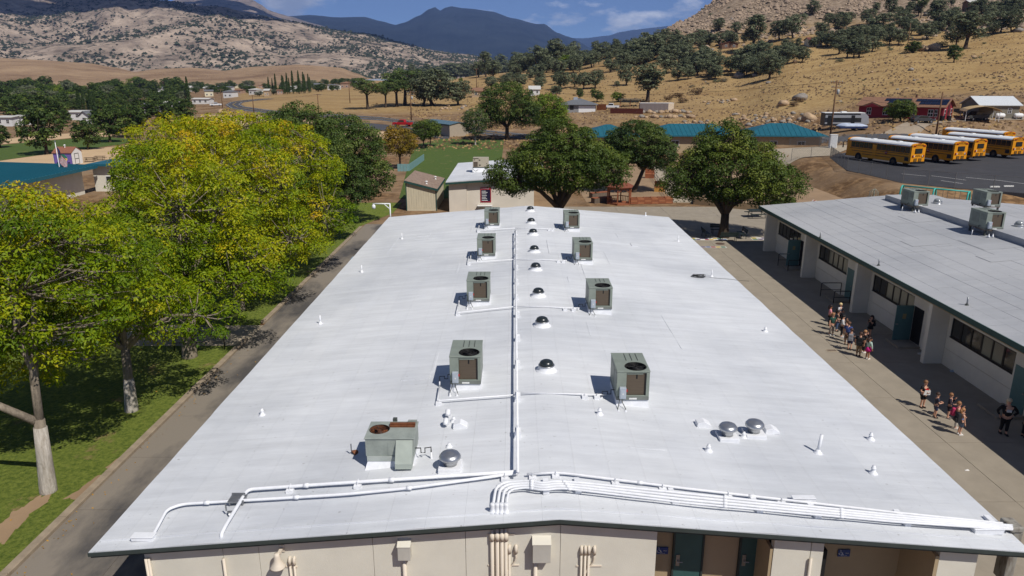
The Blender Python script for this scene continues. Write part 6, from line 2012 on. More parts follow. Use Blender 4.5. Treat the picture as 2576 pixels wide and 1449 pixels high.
game('painted green and purple panel beside the neighbouring building corner', 1895, 603, 3, 2, 0.5)
mh = G(1811.6, 613, 0.03)
tag(MB().lathe([(0.42, 0.0), (0.42, 0.012), (0.36, 0.02), (0.02, 0.02)], n=20).build('manhole_cover', mat('iron', C(92, 72, 60), 0.8)), 'round rusty manhole cover on the yard concrete', 'manhole').location = mh
dg = G(2092, 882, 0.02)
t = thing('floor_drain', 'rectangular drain grate in the yard near the children', 'drain', dg, 0.05)
MB().box((0, 0, 0.002), (0.62, 0.4, 0.02)).build('frame', M_conc2, t)
for k in range(6): MB().box((-0.22 + .088 * k, 0, 0.012), (0.05, 0.28, 0.012)).build('bar', mat('iron', C(92, 72, 60)), t)
# teal swing set
M_swing = mat('swing_teal', C(62, 176, 164), 0.45)
sa, sb = Vector((40.9, 76.0, 0)), Vector((45.4, 71.8, 0))
t = thing('swing_set', 'teal arch swing set behind the neighbouring roof', 'swing set', (sa.x, sa.y, 1.1), math.atan2((sb - sa).y, (sb - sa).x))
l = (sb - sa).length
for x in (0, l / 2, l):
    MB().tube(round_path([(x, -1.0, -1.1), (x, -0.55, 2.3), (x, -.3, 2.78), (x, 0.3, 2.78), (x, .55, 2.3), (x, 1.0, -1.1)], 0.4), 0.085, 8).build('arch', M_swing, t, smooth=True)
MB().tube([(0, 0, 2.78), (l, 0, 2.78)], 0.075, 8).build('top_bar', M_swing, t, smooth=True)
for x in (0.16, 0.34, 0.66, 0.84):
    for dx in (-.22, .22): MB().tube([(x * l + dx, 0, 2.75), (x * l + dx, 0, 0.5)], 0.02, 5).build('chain', M_steel, t)
    MB().box((x * l, 0, .48), (.5, .2, .04)).build('swing_seat', M_black, t)
# cage climber
p = atY(2198, 492, 77.5)
t = thing('cage_climber', 'grey bell-shaped metal cage climber in the play yard', 'climbing frame', (p.x, 77.5, gz(p.x, 77.5)))
M_cage = mat('cage_grey', C(150, 148, 132), 0.6)
prof = [(1.0, 0), (1.0, 0.9), (0.98, 1.7), (0.62, 2.05), (0.42, 2.4), (0.45, 2.7), (0.2, 2.95), (0.05, 3.0)]
for k in range(10):
    a_ = k * math.pi / 5
    MB().tube([(r * math.cos(a_), r * math.sin(a_), zz) for r, zz in prof], 0.025, 5).build('upright', M_cage, t)
for zz in (0.35, 0.7, 1.05, 1.4, 1.7):
    MB().tube([(math.cos(q), math.sin(q), zz) for q in np.linspace(0, 2 * math.pi, 21)], 0.022, 5).build('hoop', M_cage, t)
MB().tube([(0, 0, 0), (0, 0, 3.1)], 0.05, 6).build('centre_pole', M_cage, t)
# woven climber of red and white bars
p = atY(2085, 500, 79)
t = thing('net_climber', 'curved climber woven of white and brick-red bars', 'climbing frame', (p.x, 79.0, gz(p.x, 79)))
M_w1, M_w2 = mat('climber_white', C(206, 192, 184), 0.6, var=0.1), mat('climber_red', C(150, 92, 76), 0.7, var=0.12)
rng = random.Random(5)
for k in range(8):
    a0 = -0.2 + 0.42 * k
    MB().tube([((2.0 - 0.25 * q) * math.cos(a0 * 0.4 + q) * 0.98, -0.8 + 0.24 * k, max(0.05, 1.5 * math.sin(q) + 0.18 * math.sin(5 * q + k))) for q in np.linspace(0.05, 2.9, 18)], 0.09, 6).build('bar', M_w1 if k % 2 else M_w2, t, smooth=True)
for k in range(9):
    q = 0.2 + 0.3 * k
    MB().tube([((2.0 - .25 * q) * math.cos(q), -0.9 + 0.25 * j, max(.1, 1.5 * math.sin(q)) + 0.14 * math.sin(2.5 * j + k)) for j in range(8)], 0.075, 6).build('rung', M_w1, t, smooth=True)
# chain-link fences: posts, rails and wire
M_post = mat('fence_post', C(128, 128, 126), 0.5, metal=0.5)
M_wire = mat('fence_wire', C(104, 104, 104), 0.6, metal=0.4)
def fence(label, pts, h=1.8, step=3.0, mesh=0.22, wire=0.007, group='chain-link fences'):
    t = thing('chain_link_fence', label, 'fence', pts[0], 0, group)
    off = Vector(pts[0])
    pts = [Vector(p) - off for p in pts]
    pp = None
    wv = MB()
    for a, b in zip(pts, pts[1:]):
        d = b - a
        n = max(1, round(d.xy.length / step))
        MB().tube([a + Vector((0, 0, h)), b + Vector((0, 0, h))], 0.022, 6).build('top_rail', M_post, t)
        for k in range(n + (1 if b is pts[-1] else 0)):
            q = a + d * (k / n)
            if pp is None:
                pp = MB().tube([(0, 0, -0.2), (0, 0, h + .05)], 0.035, 6).build('post', M_post, t)
                pp.location = q
            else: share(pp, 'post', t, q)
        L = d.xy.length
        m = int(L / mesh)
        for k in range(-int(h / mesh), m + 1):
            for sgn in (0, 1):
                x0, x1 = k * mesh, k * mesh + h
                z0, z1 = 0.03, h
                if x0 < 0: z0 += -x0; x0 = 0
                if x1 > L: z1 -= (x1 - L); x1 = L
                if x1 - x0 < 0.05: continue
                if sgn: z0, z1 = h - z0, h - z1
                A = a + d * (x0 / L) + Vector((0, 0, z0))
                B = a + d * (x1 / L) + Vector((0, 0, z1))
                wv.tube([A, B], wire, 3, cap=False)
    o = wv.build('wire_mesh', M_wire, t)
    o['kind'] = 'stuff'
    return t
lf = [Vector((p.x, p.y, 2.75)) for p in LOT]
back = [G(u, v, 2.8) for u, v in ((2088, 397), (2086, 384))]
fence('chain-link fence along the near edge of the bus lot', lf, 1.8, 3.2)
b0, b1, b2_ = G(2205, 365.5, 2.8), G(2130, 366, 2.8), G(2060, 372, 2.6)
fence('chain-link fence behind the white cabinet at the lot corner', [b0, b1, b2_, G(1985, 377, 2.0)], 2.0, 2.6, 0.25, 0.009)
fence('chain-link fence beside the pale apron below the teal wing', [G(1990, 404, 2.4), G(2088, 397, 2.8)], 1.8, 3.0, 0.25, 0.008)
cb = G(2094, 373, 2.8)
t = thing('utility_cabinet', 'tall white utility cabinet at the corner of the bus lot', 'cabinet', cb, -0.15)
MB().box((0, 0, 1.15), (1.15, 0.9, 2.3)).build('cabinet', M_signw, t, bevel=0.03)
MB().box((0, -0.46, 1.15), (0.95, 0.02, 2.0)).build('door', mat('cabinet_door', C(200, 202, 204), 0.5), t)
MB().box((0, 0, 2.34), (1.25, 1.0, 0.07)).build('cap', M_signw, t)
for (u, v, w) in ((2502, 471, 'left'), (2537, 469.5, 'right')):
    p = G(u, v, 2.84)
    o = MB().extr([(-0.09, 0), (0.09, 0), (0.06, 0.14), (-0.06, 0.14)], 0, -0.55, 0.55).build('wheel_stop', M_paint_w)
    tag(o, '%s white wheel stop on the bus lot asphalt' % w, 'wheel stop', 'wheel stops').location = p
# ================================================================== school buses
M_bus = mat('school_bus_yellow', C(226, 150, 24), 0.4, var=0.05, scale=1.2)
M_tyre = mat('tyre_rubber', C(26, 26, 27), 0.9)
M_rim = mat('dark_rim', C(86, 70, 56), 0.6)
M_lampr = mat('red_lamp', C(150, 22, 20), 0.3)
M_lampw = mat('pale_lamp', C(224, 214, 196), 0.3)
def wheel(t, x, y, r, w=0.26, rim=None, name='wheel'):
    o = MB().tube([(x - w / 2, y, r), (x + w / 2, y, r)], r, 18).build(name, M_tyre, t)
    MB().tube([(x - w / 2 - 0.015, y, r), (x + w / 2 + 0.015, y, r)], r * 0.55, 14).build('rim', rim or M_rim, o)
    return o
def make_bus(label):
    "nose along +y, near side -x"
    t = thing('school_bus', label, 'bus', (0, 0, 0), 0, 'school buses parked side by side')
    L, W, z0, z1 = 12.2, 1.24, 0.5, 2.72
    MB().extr([(-W, z0), (W, z0), (W, z1), (W - .04, z1 + .1), (-W + .04, z1 + .1), (-W, z1)], 1, 0.05, L - .1).build('body', M_bus, t, fixn=True)
    arc = [(-W + 0.02, z1 + 0.06), (-W + .05, z1 + .2), (-W + 0.22, z1 + .36), (-W + .5, z1 + .46), (0, z1 + .5), (W - .5, z1 + .46), (W - 0.22, z1 + .36), (W - .05, z1 + .2), (W - 0.02, z1 + 0.06)]
    MB().extr(arc, 1, 0.3, L - 0.45).build('roof', mat('bus_roof_white', C(226, 228, 228), 0.5, var=0.04), t, fixn=True)
    cap = [(x * 1.012, (z - z1) * 1.03 + z1) for x, z in arc]
    MB().extr(cap, 1, 0.0, 0.34).build('rear_cap', M_bus, t, fixn=True)
    MB().extr(cap, 1, L - 0.5, L - 0.06).build('front_cap', M_bus, t, fixn=True)
    for k in (3.5, 8.2): MB().box((0, k, z1 + .52), (.6, .6, .08)).build('roof_hatch', M_signw, t)
    for sx in (-1, 1):
        for k in range(13):
            y = 0.75 + 0.84 * k
            if k == 7 and sx < 0:
                MB().box((sx * (W + .012), y, 1.55), (.03, .72, 2.0)).build('side_door', M_bus, t)
            f = MB().box((sx * (W + .006), y, 2.28), (.02, .78, .82)).build('window_frame', M_black, t)
            MB().box((sx * (W + .02), y, 2.28), (.012, .68, .72)).build('pane', M_glass, f)
        for (z, a, b) in ((1.72, .5, L - .8), (1.36, .5, L - 1.2), (1.0, 3.6, L - 3.4)):
            MB().box((sx * (W + .012), (a + b) / 2, z), (.03, b - a, .07)).build('rub_rail', M_black, t)
        for y in (3.0, 9.6):
            MB().tube([(sx * (W - .1), y, .52), (sx * (W + .012), y, .52)], .62, 18).build('wheel_arch', M_dark, t)
            wheel(t, sx * (W - .14), y, .5, .34)
        MB().box((sx * (W + .01), .75, 1.05), (.025, .7, .5)).build('vent_grille', M_black, t)
        MB().tube(round_path([(sx * (W - .1), L - .1, 2.5), (sx * (W + .3), L + .25, 2.65), (sx * (W + .36), L + .3, 2.2), (sx * (W + .36), L + .3, 1.95)], .15), .06, 6).build('mirror_arm', M_black, t, smooth=True)
        MB().box((sx * (W + .36), L + .3, 1.9), (.16, .1, .5)).build('mirror', M_black, t)
        MB().box((sx * .86, -.02, 2.9), (.42, .05, .14)).build('warning_lamp', M_lampr, t)
        MB().box((sx * .95, -.02, 1.5), (.16, .05, .26)).build('tail_lamp', M_lampr, t)
        MB().box((sx * .75, -.02, 1.5), (.14, .05, .22)).build('reverse_lamp', M_lampw, t)
        MB().box((sx * .42, -.005, .98), (.5, .04, .42)).build('engine_grille', mat('grille_brown', C(120, 84, 26), .6), t)
    oct_ = [(4.4 + .24 * math.cos(q + .39), 1.6 + .24 * math.sin(q + .39)) for q in np.linspace(0, 2 * math.pi, 9)[:-1]]
    s = MB().extr(oct_, 0, -W - .06, -W - .03).build('stop_sign', mat('stop_red', C(140, 28, 34), .5), t, fixn=True)
    text_mesh('STOP', .17, M_signw, 'lettering', s, (-W - .063, 4.4, 1.6), (R(90), 0, R(-90)), .001)
    f = MB().box((0, -.0, 2.2), (1.25, .04, .66)).build('rear_window', M_black, t)
    MB().box((0, -.025, 2.2), (1.1, .012, .52)).build('pane', M_glass, f)
    text_mesh('SCHOOL BUS', .22, M_black, 'lettering', t, (0, -.012, 2.98), (R(90), 0, 0), .012)
    text_mesh('STOP WHEN', .13, M_black, 'lettering', t, (0, .04, 1.62), (R(90), 0, 0), .012)
    text_mesh('RED LIGHTS FLASH', .11, M_black, 'lettering', t, (0, .04, 1.44), (R(90), 0, 0), .012)
    MB().box((0, -.08, .6), (2.4, .2, .28)).build('rear_bumper', M_black, t)
    MB().box((0, L - .02, .62), (2.4, .2, .3)).build('front_bumper', M_black, t)
    MB().box((0, L - .07, 2.15), (2.2, .05, .95)).build('windscreen', M_glass, t)
    for k in (-.8, -.4, 0, .4, .8): MB().box((k * .3, -.01, 3.2), (.12, .05, .06)).build('marker_lamp', M_lampr, t)
    return t
A_, B_ = G(2288, 421, 2.84), G(2136, 399.5, 2.84)
dirv = (B_ - A_).normalized()
brz = math.atan2(dirv.y, dirv.x) - math.pi / 2
side = Vector((dirv.y, -dirv.x, 0))
bus0 = make_bus('nearest school bus at the left end of the row, whole side showing')
KIDS.clear()
for k, (u, v, lab) in enumerate(((2288, 421, ''), (2395.6, 414, 'second school bus from the left in the row'), (2445, 405.5, 'third school bus from the left in the row'), (2542, 400, 'fourth school bus, wholly showing rear at the right'), (2520, 381, 'hindmost school bus, little more than its white roof showing'))):
    p = G(u, v, 2.84) + side * 1.24
    if k == 0: bl = p
    else: dup(bus0, p, brz + (0, .0, .012, -.01, .0)[k], label=lab)
bus0.location = bl
bus0.rotation_euler = (0, 0, brz)
# ================================================================== cars, trailer, boat
def car(label, loc, rz, kind, body, group=None, cat=None, s=1.0):
    t = thing('pickup_truck' if kind == 'truck' else 'car', label, cat or ('truck' if kind == 'truck' else 'car'), loc, rz, group)
    L, W = (5.6, .95) if kind == 'truck' else (4.7, .9)
    if kind == 'truck':
        low = [(-L / 2, .5), (L / 2, .5), (L / 2 + .02, 1.0), (L / 2 - .1, 1.12), (1.2, 1.2), (-.9, 1.2), (-L / 2, 1.2)]
        cabn = [(1.25, 1.2), (.75, 1.85), (.5, 1.92), (-.7, 1.92), (-.95, 1.2)]
        glass = [(1.12, 1.24), (.7, 1.8), (-.68, 1.8), (-.85, 1.24)]
        bed = True
    else:
        low = [(-L / 2, .45), (L / 2, .45), (L / 2 + .03, .75), (1.4, .98), (-1.9, 1.05), (-L / 2 - .02, .95)]
        cabn = [(1.3, .98), (.55, 1.48), (-.9, 1.52), (-1.75, 1.12), (-1.9, 1.03)]
        glass = [(1.12, 1.0), (.5, 1.42), (-.88, 1.46), (-1.5, 1.08)]
        bed = False
    MB().extr(low, 1, -W, W).build('body', body, t, fixn=True, bevel=.05)
    MB().extr(cabn, 1, -W * .86, W * .86).build('cab', body, t, fixn=True, bevel=.05)
    for sy in (-1, 1):
        MB().extr(glass, 1, sy * W * .865 - .01, sy * W * .865 + .01).build('side_window', M_glass, t, fixn=True)
        MB().box((L / 2 - .0, sy * W * .72, .86), (.06, .3, .18)).build('headlight', M_lampw, t)
        MB().box((-L / 2 + .0, sy * W * .8, .95), (.06, .2, .25)).build('tail_lamp', M_lampr, t)
        for x in (L * .31, -L * .31):
            o = MB().tube([(x, sy * (W - .2), .38), (x, sy * (W + .01), .38)], .38, 16).build('wheel', M_tyre, t)
            MB().tube([(x, sy * (W - .0), .38), (x, sy * (W + .03), .38)], .2, 12).build('rim', M_steel, o)
    xa, za, xb, zb = cabn[0][0], cabn[0][1], cabn[1][0], cabn[1][1]
    MB().add([(xa + .02, -W * .75, za + .04), (xa + .02, W * .75, za + .04), (xb + .03, W * .7, zb - .04), (xb + .03, -W * .7, zb - .04)], [(0, 1, 2, 3)]).build('windscreen', M_glass, t)
    if bed: MB().bb(-L / 2 + .08, -1.0, -W + .1, W - .1, 1.195, 1.21).build('bed_liner', M_dark, t)
    MB().box((L / 2 + .03, 0, .52), (.14, W * 1.9, .2)).build('bumper', M_steel, t)
    t.scale = (s,) * 3
    return t
def at(u, v): return hit(u, v)
M_redcar = mat('red_car_paint', C(176, 28, 34), 0.3, var=0.04)
M_whitecar = mat('white_car_paint', C(220, 222, 224), 0.3, var=0.03)
M_greycar = mat('grey_car_paint', C(66, 66, 68), 0.3, var=0.05)
car('red pickup truck driving on the highway', at(1013, 318), R(165), 'truck', M_redcar)
car('white pickup truck parked beside the grey house', at(1537, 274), R(170), 'truck', M_whitecar)
car('dark grey car parked in front of the red house', at(2318, 310), R(8), 'car', M_greycar)
car('old dark pickup under the tan carport', at(2453, 303), R(200), 'truck', mat('faded_truck', C(58, 60, 58), .6))
car('white pickup parked by the boulder left of the road bend', at(543, 267), R(20), 'truck', M_whitecar)
tp = at(2121, 322)
t = thing('travel_trailer', 'grey and black travel trailer with white roof behind the boat', 'trailer', tp, R(-4))
M_trl = mat('trailer_grey', C(150, 152, 156), .4, var=.05)
sc_ = pxm(tp.y, tp.z) * 106 / 8.2
MB().extr([(-4.1, .5), (4.1, .5), (4.2, 1.2), (4.0, 2.3), (3.3, 2.85), (-4.1, 2.85)], 1, -1.2, 1.2).build('body', mat('trailer_black', C(42, 42, 46), .4), t, fixn=True)
for (z, h) in ((1.0, .3), (2.25, .5)): MB().box((-.4, -1.21, z), (7.2, .02, h)).build('stripe', M_trl, t)
MB().extr([(2.9, .55), (4.16, .55), (4.23, 1.2), (4.03, 2.32), (3.3, 2.87), (2.5, 2.87)], 1, -1.225, 1.225).build('front_cap', M_trl, t, fixn=True)
MB().box((-.4, 0, 2.91), (7.6, 2.45, .1)).build('roof', M_signw, t)
for x in (-3.2, 1.2): MB().box((x, -1.215, 1.6), (.7, .03, 1.7)).build('door', M_black, t)
for x in (-1.6, 2.2): MB().box((x, -1.218, 1.75), (1.1, .03, .5)).build('window', M_glass, t)
MB().box((-.4, -.3, 3.05), (.9, .8, .25)).build('air_conditioner', M_signw, t)
for x in (-.6, .4): wheel(t, -1.05, 0, .38).location = (x + 1.05, -1.05, 0)
t.scale = (sc_,) * 3
bp_ = at(2140, 328.5)
t = thing('covered_boat', 'boat on a trailer under a pale blue cover', 'boat', bp_, R(-3))
sc_ = pxm(bp_.y, bp_.z) * 74 / 6.4
V, Fc = [], []
for i in range(13):
    s = i / 12
    x = -3.2 + 6.4 * s
    w = 1.05 * (1 - max(0, (.3 - s) / .3) ** 2) * (1 - .25 * max(0, s - .8) / .2)
    hh = .9 + .55 * math.sin(math.pi * min(1, s * 1.05)) ** .8 + .12 * math.sin(9 * s)
    for j in range(9):
        q = math.pi * j / 8
        V.append((x, -w * math.cos(q), .95 + (hh - .75) * math.sin(q) ** .8))
for i in range(12):
    for j in range(8): Fc.append((i * 9 + j, (i + 1) * 9 + j, (i + 1) * 9 + j + 1, i * 9 + j + 1))
MB().add(V, Fc).build('cover', mat('boat_cover', C(176, 186, 204), .7, var=.12, scale=1.5), t, smooth=True)
MB().extr([(-3.2, 1.0), (-2.4, .55), (3.1, .55), (3.2, 1.0)], 1, -1.0, 1.0).build('hull', mat('boat_hull', C(44, 56, 92), .4), t, fixn=True)
MB().box((-.2, 0, .45), (6.0, .3, .12)).build('trailer_frame', M_steel, t)
for sy in (-1, 1): wheel(t, 0, 0, .34, .24).location = (.8, sy * .95, 0)
for o in [c for c in t.children if c.name.startswith('wheel')]: o.rotation_euler = (0, 0, R(90))
t.scale = (sc_,) * 3
# ================================================================== houses on the hillside
M_redw = mat('red_siding', C(140, 38, 48), .7, var=.06, scale=1.5, stretch=(.5, .5, 6))
M_brroof = mat('brown_shingle_roof', C(134, 100, 78), .95, var=.1, scale=2)
l0, c0 = at(2158, 298), at(2370, 305)
ctr = (l0 + c0) / 2
ln = (c0 - l0).xy.length
ang = math.atan2((c0 - l0).y, (c0 - l0).x)
zz = min(l0.z, c0.z)
hs = thing('red_house', 'long dark red house with white windows and solar panels', 'house', (ctr.x + 4 * math.sin(-ang), ctr.y + 4 * math.cos(ang), zz), ang)
k = ln / 22.0
H = 2.9
wl_ = 4.2
MB().extr([(-wl_, -1.5), (wl_, -1.5), (wl_, H), (0, H + 1.45), (-wl_, H)], 0, -ln / 2, ln / 2).build('wall', M_redw, hs, fixn=True)
r_ = MB().extr([(-wl_ - .6, H - .2), (0, H + 1.52), (wl_ + .6, H - .2), (wl_ + .6, H - .05), (0, H + 1.68), (-wl_ - .6, H - .05)], 0, -ln / 2 - .5, ln / 2 + .5).build('roof', M_brroof, hs, fixn=True)
for (x, w, h) in ((-.33 * ln, 2.4, .75), (.02 * ln, 3.6, 1.1)):
    MB().extr([(x - w, H - .18), (x, H + h), (x + w, H - .18)], 1, -wl_ - .75, -wl_ + 1.2).build('gable', M_brroof, hs, fixn=True)
    MB().extr([(x - w + .7, H - .3), (x, H + h - .3), (x + w - .7, H - .3)], 1, -wl_ - .8, -wl_ - .756).build('gable_face', M_redw, hs, fixn=True)
for (x, w, h, z) in ((-.37, .95, 1.5, .95), (-.17, 1.0, 1.5, .95), (.02, 1.1, 1.5, .95), (.07, 1.1, 1.5, .95), (.36, 1.0, 1.5, .85), (.42, .6, 1.5, .85), (.02, 2.4, .6, 2.65)):
    f = MB().box((x * ln, -wl_ - .03, z + h / 2), (w, .06, h)).build('window', M_signw, hs)
    for a in (-.25, .25):
        for b in ((-.25, .25) if h > 1 else (0,)):
            MB().box((x * ln + a * w * .95, -wl_ - .07, z + h / 2 + b * h * .95), (w * .4, .02, h * (.4 if h > 1 else .8))).build('pane', M_glass, f)
for (y, w) in ((-2.9, 1.1), (0.2, .9), (2.7, 1.1)):
    f = MB().box((ln / 2 + .03, y, 1.65), (.06, w, 1.5)).build('window', M_signw, hs)
    for a in (-.25, .25):
        for b in (-.25, .25): MB().box((ln / 2 + .07, y + a * w * .95, 1.65 + b * 1.42), (.02, w * .4, .6)).build('pane', M_glass, f)
MB().box((ln / 2 + .04, 0.2, 1.7), (.07, 1.8, 3.6)).build('porch_recess', mat('dark_red', C(84, 24, 32), .8), hs)
d = MB().box((.155 * ln, -wl_ - .04, 1.55), (1.0, .08, 2.0)).build('door', M_signw, hs)
st = MB().box((.16 * ln, -wl_ - .9, .5), (3.0, 1.6, .12)).build('porch', M_redw, hs)
for j in range(7): MB().box((.16 * ln - 1.4 + .47 * j, -wl_ - 1.65, .95), (.07, .06, .8)).build('baluster', mat('porch_red', C(170, 56, 66), .6), st)
M_solar = mat('solar_cell', C(24, 30, 48), .2, var=.1)
sl = 1.72 / (wl_ + .6)
for (x0, nx, ny) in ((-.2 * ln, 5, 2), (.17 * ln, 6, 2)):
    for i in range(nx):
        for j in range(ny):
            y = -wl_ + .5 + 1.55 * j
            if i == 0 and j == 0: continue
            MB().box((x0 + 1.05 * i, y + .7, H + 1.68 - sl * abs(y + .7) + .05), (1.0, 1.45, .05), rx=math.atan(sl)).build('solar_panel', M_solar, hs)
MB().box((.1 * ln, 1, H + 1.9), (.4, .4, .8)).build('chimney', M_brroof, hs)
# grey barn, carport, tanks, bins
gb = at(2518, 297)
kx = pxm(gb.y, gb.z)
house('grey_barn', 'weathered grey barn with white metal roof right of the red house', (gb.x - 3 * kx, gb.y + 4, gb.z), -.15, 92 * kx, 9, 2.7, mat('weathered_board', C(128, 122, 108), .9, var=.1, stretch=(4, 4, .5)), mat('white_metal', C(206, 210, 212), .5, var=.04), rise=1.6, over=.4, wins=[(24 * kx, 1.0, .8, 1.1)], cat='barn')
cp_ = at(2462, 303)
t = thing('carport', 'tan metal carport with an arched roof over the old pickup', 'carport', cp_, -.35)
for sx in (-1, 1):
    for y in (-2.6, 0, 2.6): MB().box((sx * 3.0, y, 1.1), (.1, .1, 2.2)).build('post', M_signw, t)
arc = [(-3.3, 1.9), (-2.8, 2.35), (-1.5, 2.75), (0, 2.95), (1.5, 2.75), (2.8, 2.35), (3.3, 1.9)]
MB().extr(arc + [(x, z + .06) for x, z in arc[::-1]], 1, -3.2, 3.2).build('roof', mat('tan_metal', C(196, 168, 120), .5, var=.05), t, fixn=True)
for (u, v, w) in ((2514, 300, 'left'), (2560, 300, 'right')):
    p = at(u, v)
    t = thing('propane_tank', '%s white propane tank by the grey barn' % w, 'tank', p, 0, 'propane tanks')
    MB().tube([(-1.0, 0, .75), (-.9, 0, .75), (-.7, 0, .75), (.7, 0, .75), (.9, 0, .75), (1.0, 0, .75)], [.1, .38, .5, .5, .38, .1], 14).build('tank', M_signw, t, smooth=True)
    for x in (-.6, .6): MB().box((x, 0, .15), (.15, .8, .4)).build('foot', M_steel, t)
    MB().lathe([(.12, 1.2), (.12, 1.4), (.02, 1.42)], n=10).build('valve_cap', M_signw, t)
for (u, v, w) in ((2369, 304.5, 'left'), (2386, 304, 'right')):
    p = at(u, v + 1)
    t = thing('wheeled_bin', '%s dark wheeled bin at the corner of the red house' % w, 'bin', p, .1, 'wheeled bins')
    MB().box((0, 0, .5), (.55, .6, 1.0), taper=1.15).build('body', M_black, t)
    MB().box((0, 0, 1.06), (.72, .78, .1)).build('lid', M_black, t)
    for sx in (-.25, .25): MB().tube([(sx - .04, .3, .12), (sx + .04, .3, .12)], .12, 10).build('wheel', M_tyre, t)
# grey ranch house with the white garage door
gh = at(1458, 283)
kx = pxm(gh.y, gh.z)
M_gsid = mat('grey_siding', C(140, 140, 140), .8, var=.05)
M_groof = mat('grey_shingles', C(104, 106, 110), .95, var=.08, scale=2)
t = house('grey_house', 'grey ranch house with hip roof and white garage door', (gh.x, gh.y + 5, gh.z), -.05, 84 * kx, 10, 2.5, M_gsid, M_groof, rise=1.9, over=.8, hip=True, wins=[(-18 * kx, .9, 1.3, 1.5)], winm=M_frame)
MB().box((20 * kx, -5.04, 1.15), (42 * kx, .08, 2.2)).build('garage_door', M_signw, t)
MB().box((-8 * kx, -.5, 4.4), (1.4, 1.4, 1.2)).build('cooler', M_box, t)
M_rfence = mat('red_fence_board', C(112, 58, 44), .85, var=.15, scale=4)
def board_fence(label, p, q, h, m, step=.3):
    d = q - p
    L_ = d.xy.length
    t = thing('board_fence', label, 'fence', p, math.atan2(d.y, d.x))
    n = int(L_ / step)
    b0_ = None
    for i in range(n):
        z = (q.z - p.z) * (i / n)
        if b0_ is None: b0_ = MB().box((step * .5, 0, h / 2 - .15), (step * .94, .03, h + .3)).build('board', m, t)
        else: share(b0_, 'board', t, (i * step, 0, z + .02 * ((i * 7) % 3)))
    MB().box((L_ / 2, .04, h * .75), (L_, .05, .1)).build('rail', m, t)
    return t
board_fence('long dark red board fence beside the driveway of grey house', at(1535, 285.5), at(1618, 287), 1.7, M_rfence, .35)
board_fence('orange-brown board gate fence right of the grey house', at(1501, 277), at(1526, 277), 2.0, mat('cedar', C(158, 96, 56), .8, var=.12), .35)
p = at(1652, 279)
kx = pxm(p.y, p.z)
t = thing('cargo_trailer', 'long grey corrugated trailer box above the boulders', 'trailer', (p.x, p.y, p.z), -.04)
Lc = 84 * kx
MB().bb(-Lc / 2, Lc / 2, 0, 2.5, -.2, 2.45).build('body', mat('corrugated_grey', C(132, 122, 120), .7, var=.08, stretch=(3, 1, .2)), t)
n = 22
for i in range(n): MB().bb(-Lc / 2 + Lc * .84 * i / n, -Lc / 2 + Lc * .84 * i / n + .12, -.05, -.003, .1, 2.4).build('rib', mat('corrugated_rib', C(118, 108, 106), .7), t)
MB().bb(Lc * .34, Lc / 2 + .02, -.04, -.004, .0, 2.45).build('end_panel', mat('cream_panel', C(222, 204, 178), .7), t)
MB().bb(-Lc / 2 - .05, Lc / 2 + .05, -.05, 2.55, 2.453, 2.55).build('roof', M_signw, t)
p = at(1585, 268)
t = thing('patio_cover', 'low dark patio roof on posts behind the white pickup', 'shelter', p, -.03)
for sx in (-3.5, 0, 3.5): MB().box((sx, 0, 1.2), (.2, .2, 2.4)).build('post', M_rwood, t)
MB().box((0, 1, 2.5), (8, 4, .18)).build('roof', M_unit_d, t)
# more houses: (base row/col, width px, wall, roof)
M_cream = mat('cream_wall', C(214, 206, 178), .8, var=.04)
M_whw = mat('white_wall', C(214, 214, 212), .8, var=.04)
M_brw = mat('brown_wall', C(112, 84, 66), .85, var=.08)
M_rroof = mat('dark_red_roof', C(104, 58, 50), .9, var=.1)
M_wroof2 = mat('pale_roof', C(196, 194, 188), .7, var=.05)
M_tanw = mat('tan_wall', C(176, 154, 126), .85, var=.05)
def far_house(label, u, v, wpx, wm, rm, dep=7, H=2.7, rise=1.3, rz=0.0, n=3, ridge_x=True, hip=False, over=.45):
    p = at(u, v)
    kx_ = pxm(p.y, p.z)
    L_ = wpx * kx_
    wins = [((i + .5) / n * L_ - L_ / 2, .9, min(1.3, L_ / n * .4), 1.2) for i in range(n)]
    return house('house', label, (p.x, p.y + dep / 2, p.z), rz, L_, dep, H, wm, rm, rise=rise, over=over, wins=wins, ridge_x=ridge_x, hip=hip, base=-3.0)
far_house('cream house with dark red roof high among the hillside oaks', 2051, 118, 33, M_cream, M_rroof, H=3.4, n=3)
far_house('brown log house in the trees on the rocky hillside', 1836, 122, 40, M_brw, M_rroof, H=2.6, n=2, ridge_x=False)
far_house('dark cabin with pale roof at the top right of the hill', 2458, 24, 42, M_brw, M_wroof2, H=4.0, n=3)
far_house('tan roofed house half hidden by the green trees', 1208, 244, 42, M_tanw, M_brroof, n=2)
far_house('white house above the grey ranch house', 1345, 240, 26, M_whw, M_wroof2, n=2)
far_house('small white house by the tall trees on the middle ridge', 1275, 177, 14, M_whw, M_wroof2, n=1)
far_house('white house with long grey roof in the left town', 388, 286, 72, M_whw, M_groof, n=4, rz=-.1, dep=8)
far_house('white mobile home with pale roof near the road bend', 505, 262, 42, M_whw, M_wroof2, rise=.5, n=3, rz=-.05)
far_house('low pale flat-roofed house left of the sand field', 205, 302, 75, M_whw, M_wroof2, rise=.4, n=4, dep=9)
far_house('small white gabled house in front of the pale flat house', 214, 312, 24, M_whw, M_groof, n=1, ridge_x=False, dep=8)
far_house('white low shed house at the far left edge', 12, 318, 40, M_whw, M_wroof2, rise=.3, n=2)
far_house('white caravan behind the dark tree at far left', 47, 316, 26, M_whw, M_wroof2, rise=.3, n=2)
far_house('pale house roof deep in the left town, left', 120, 262, 30, M_tanw, M_groof, n=2)
far_house('pale grey house behind the long grey roof', 425, 279, 40, M_tanw, M_wroof2, n=3)
rng = random.Random(21)
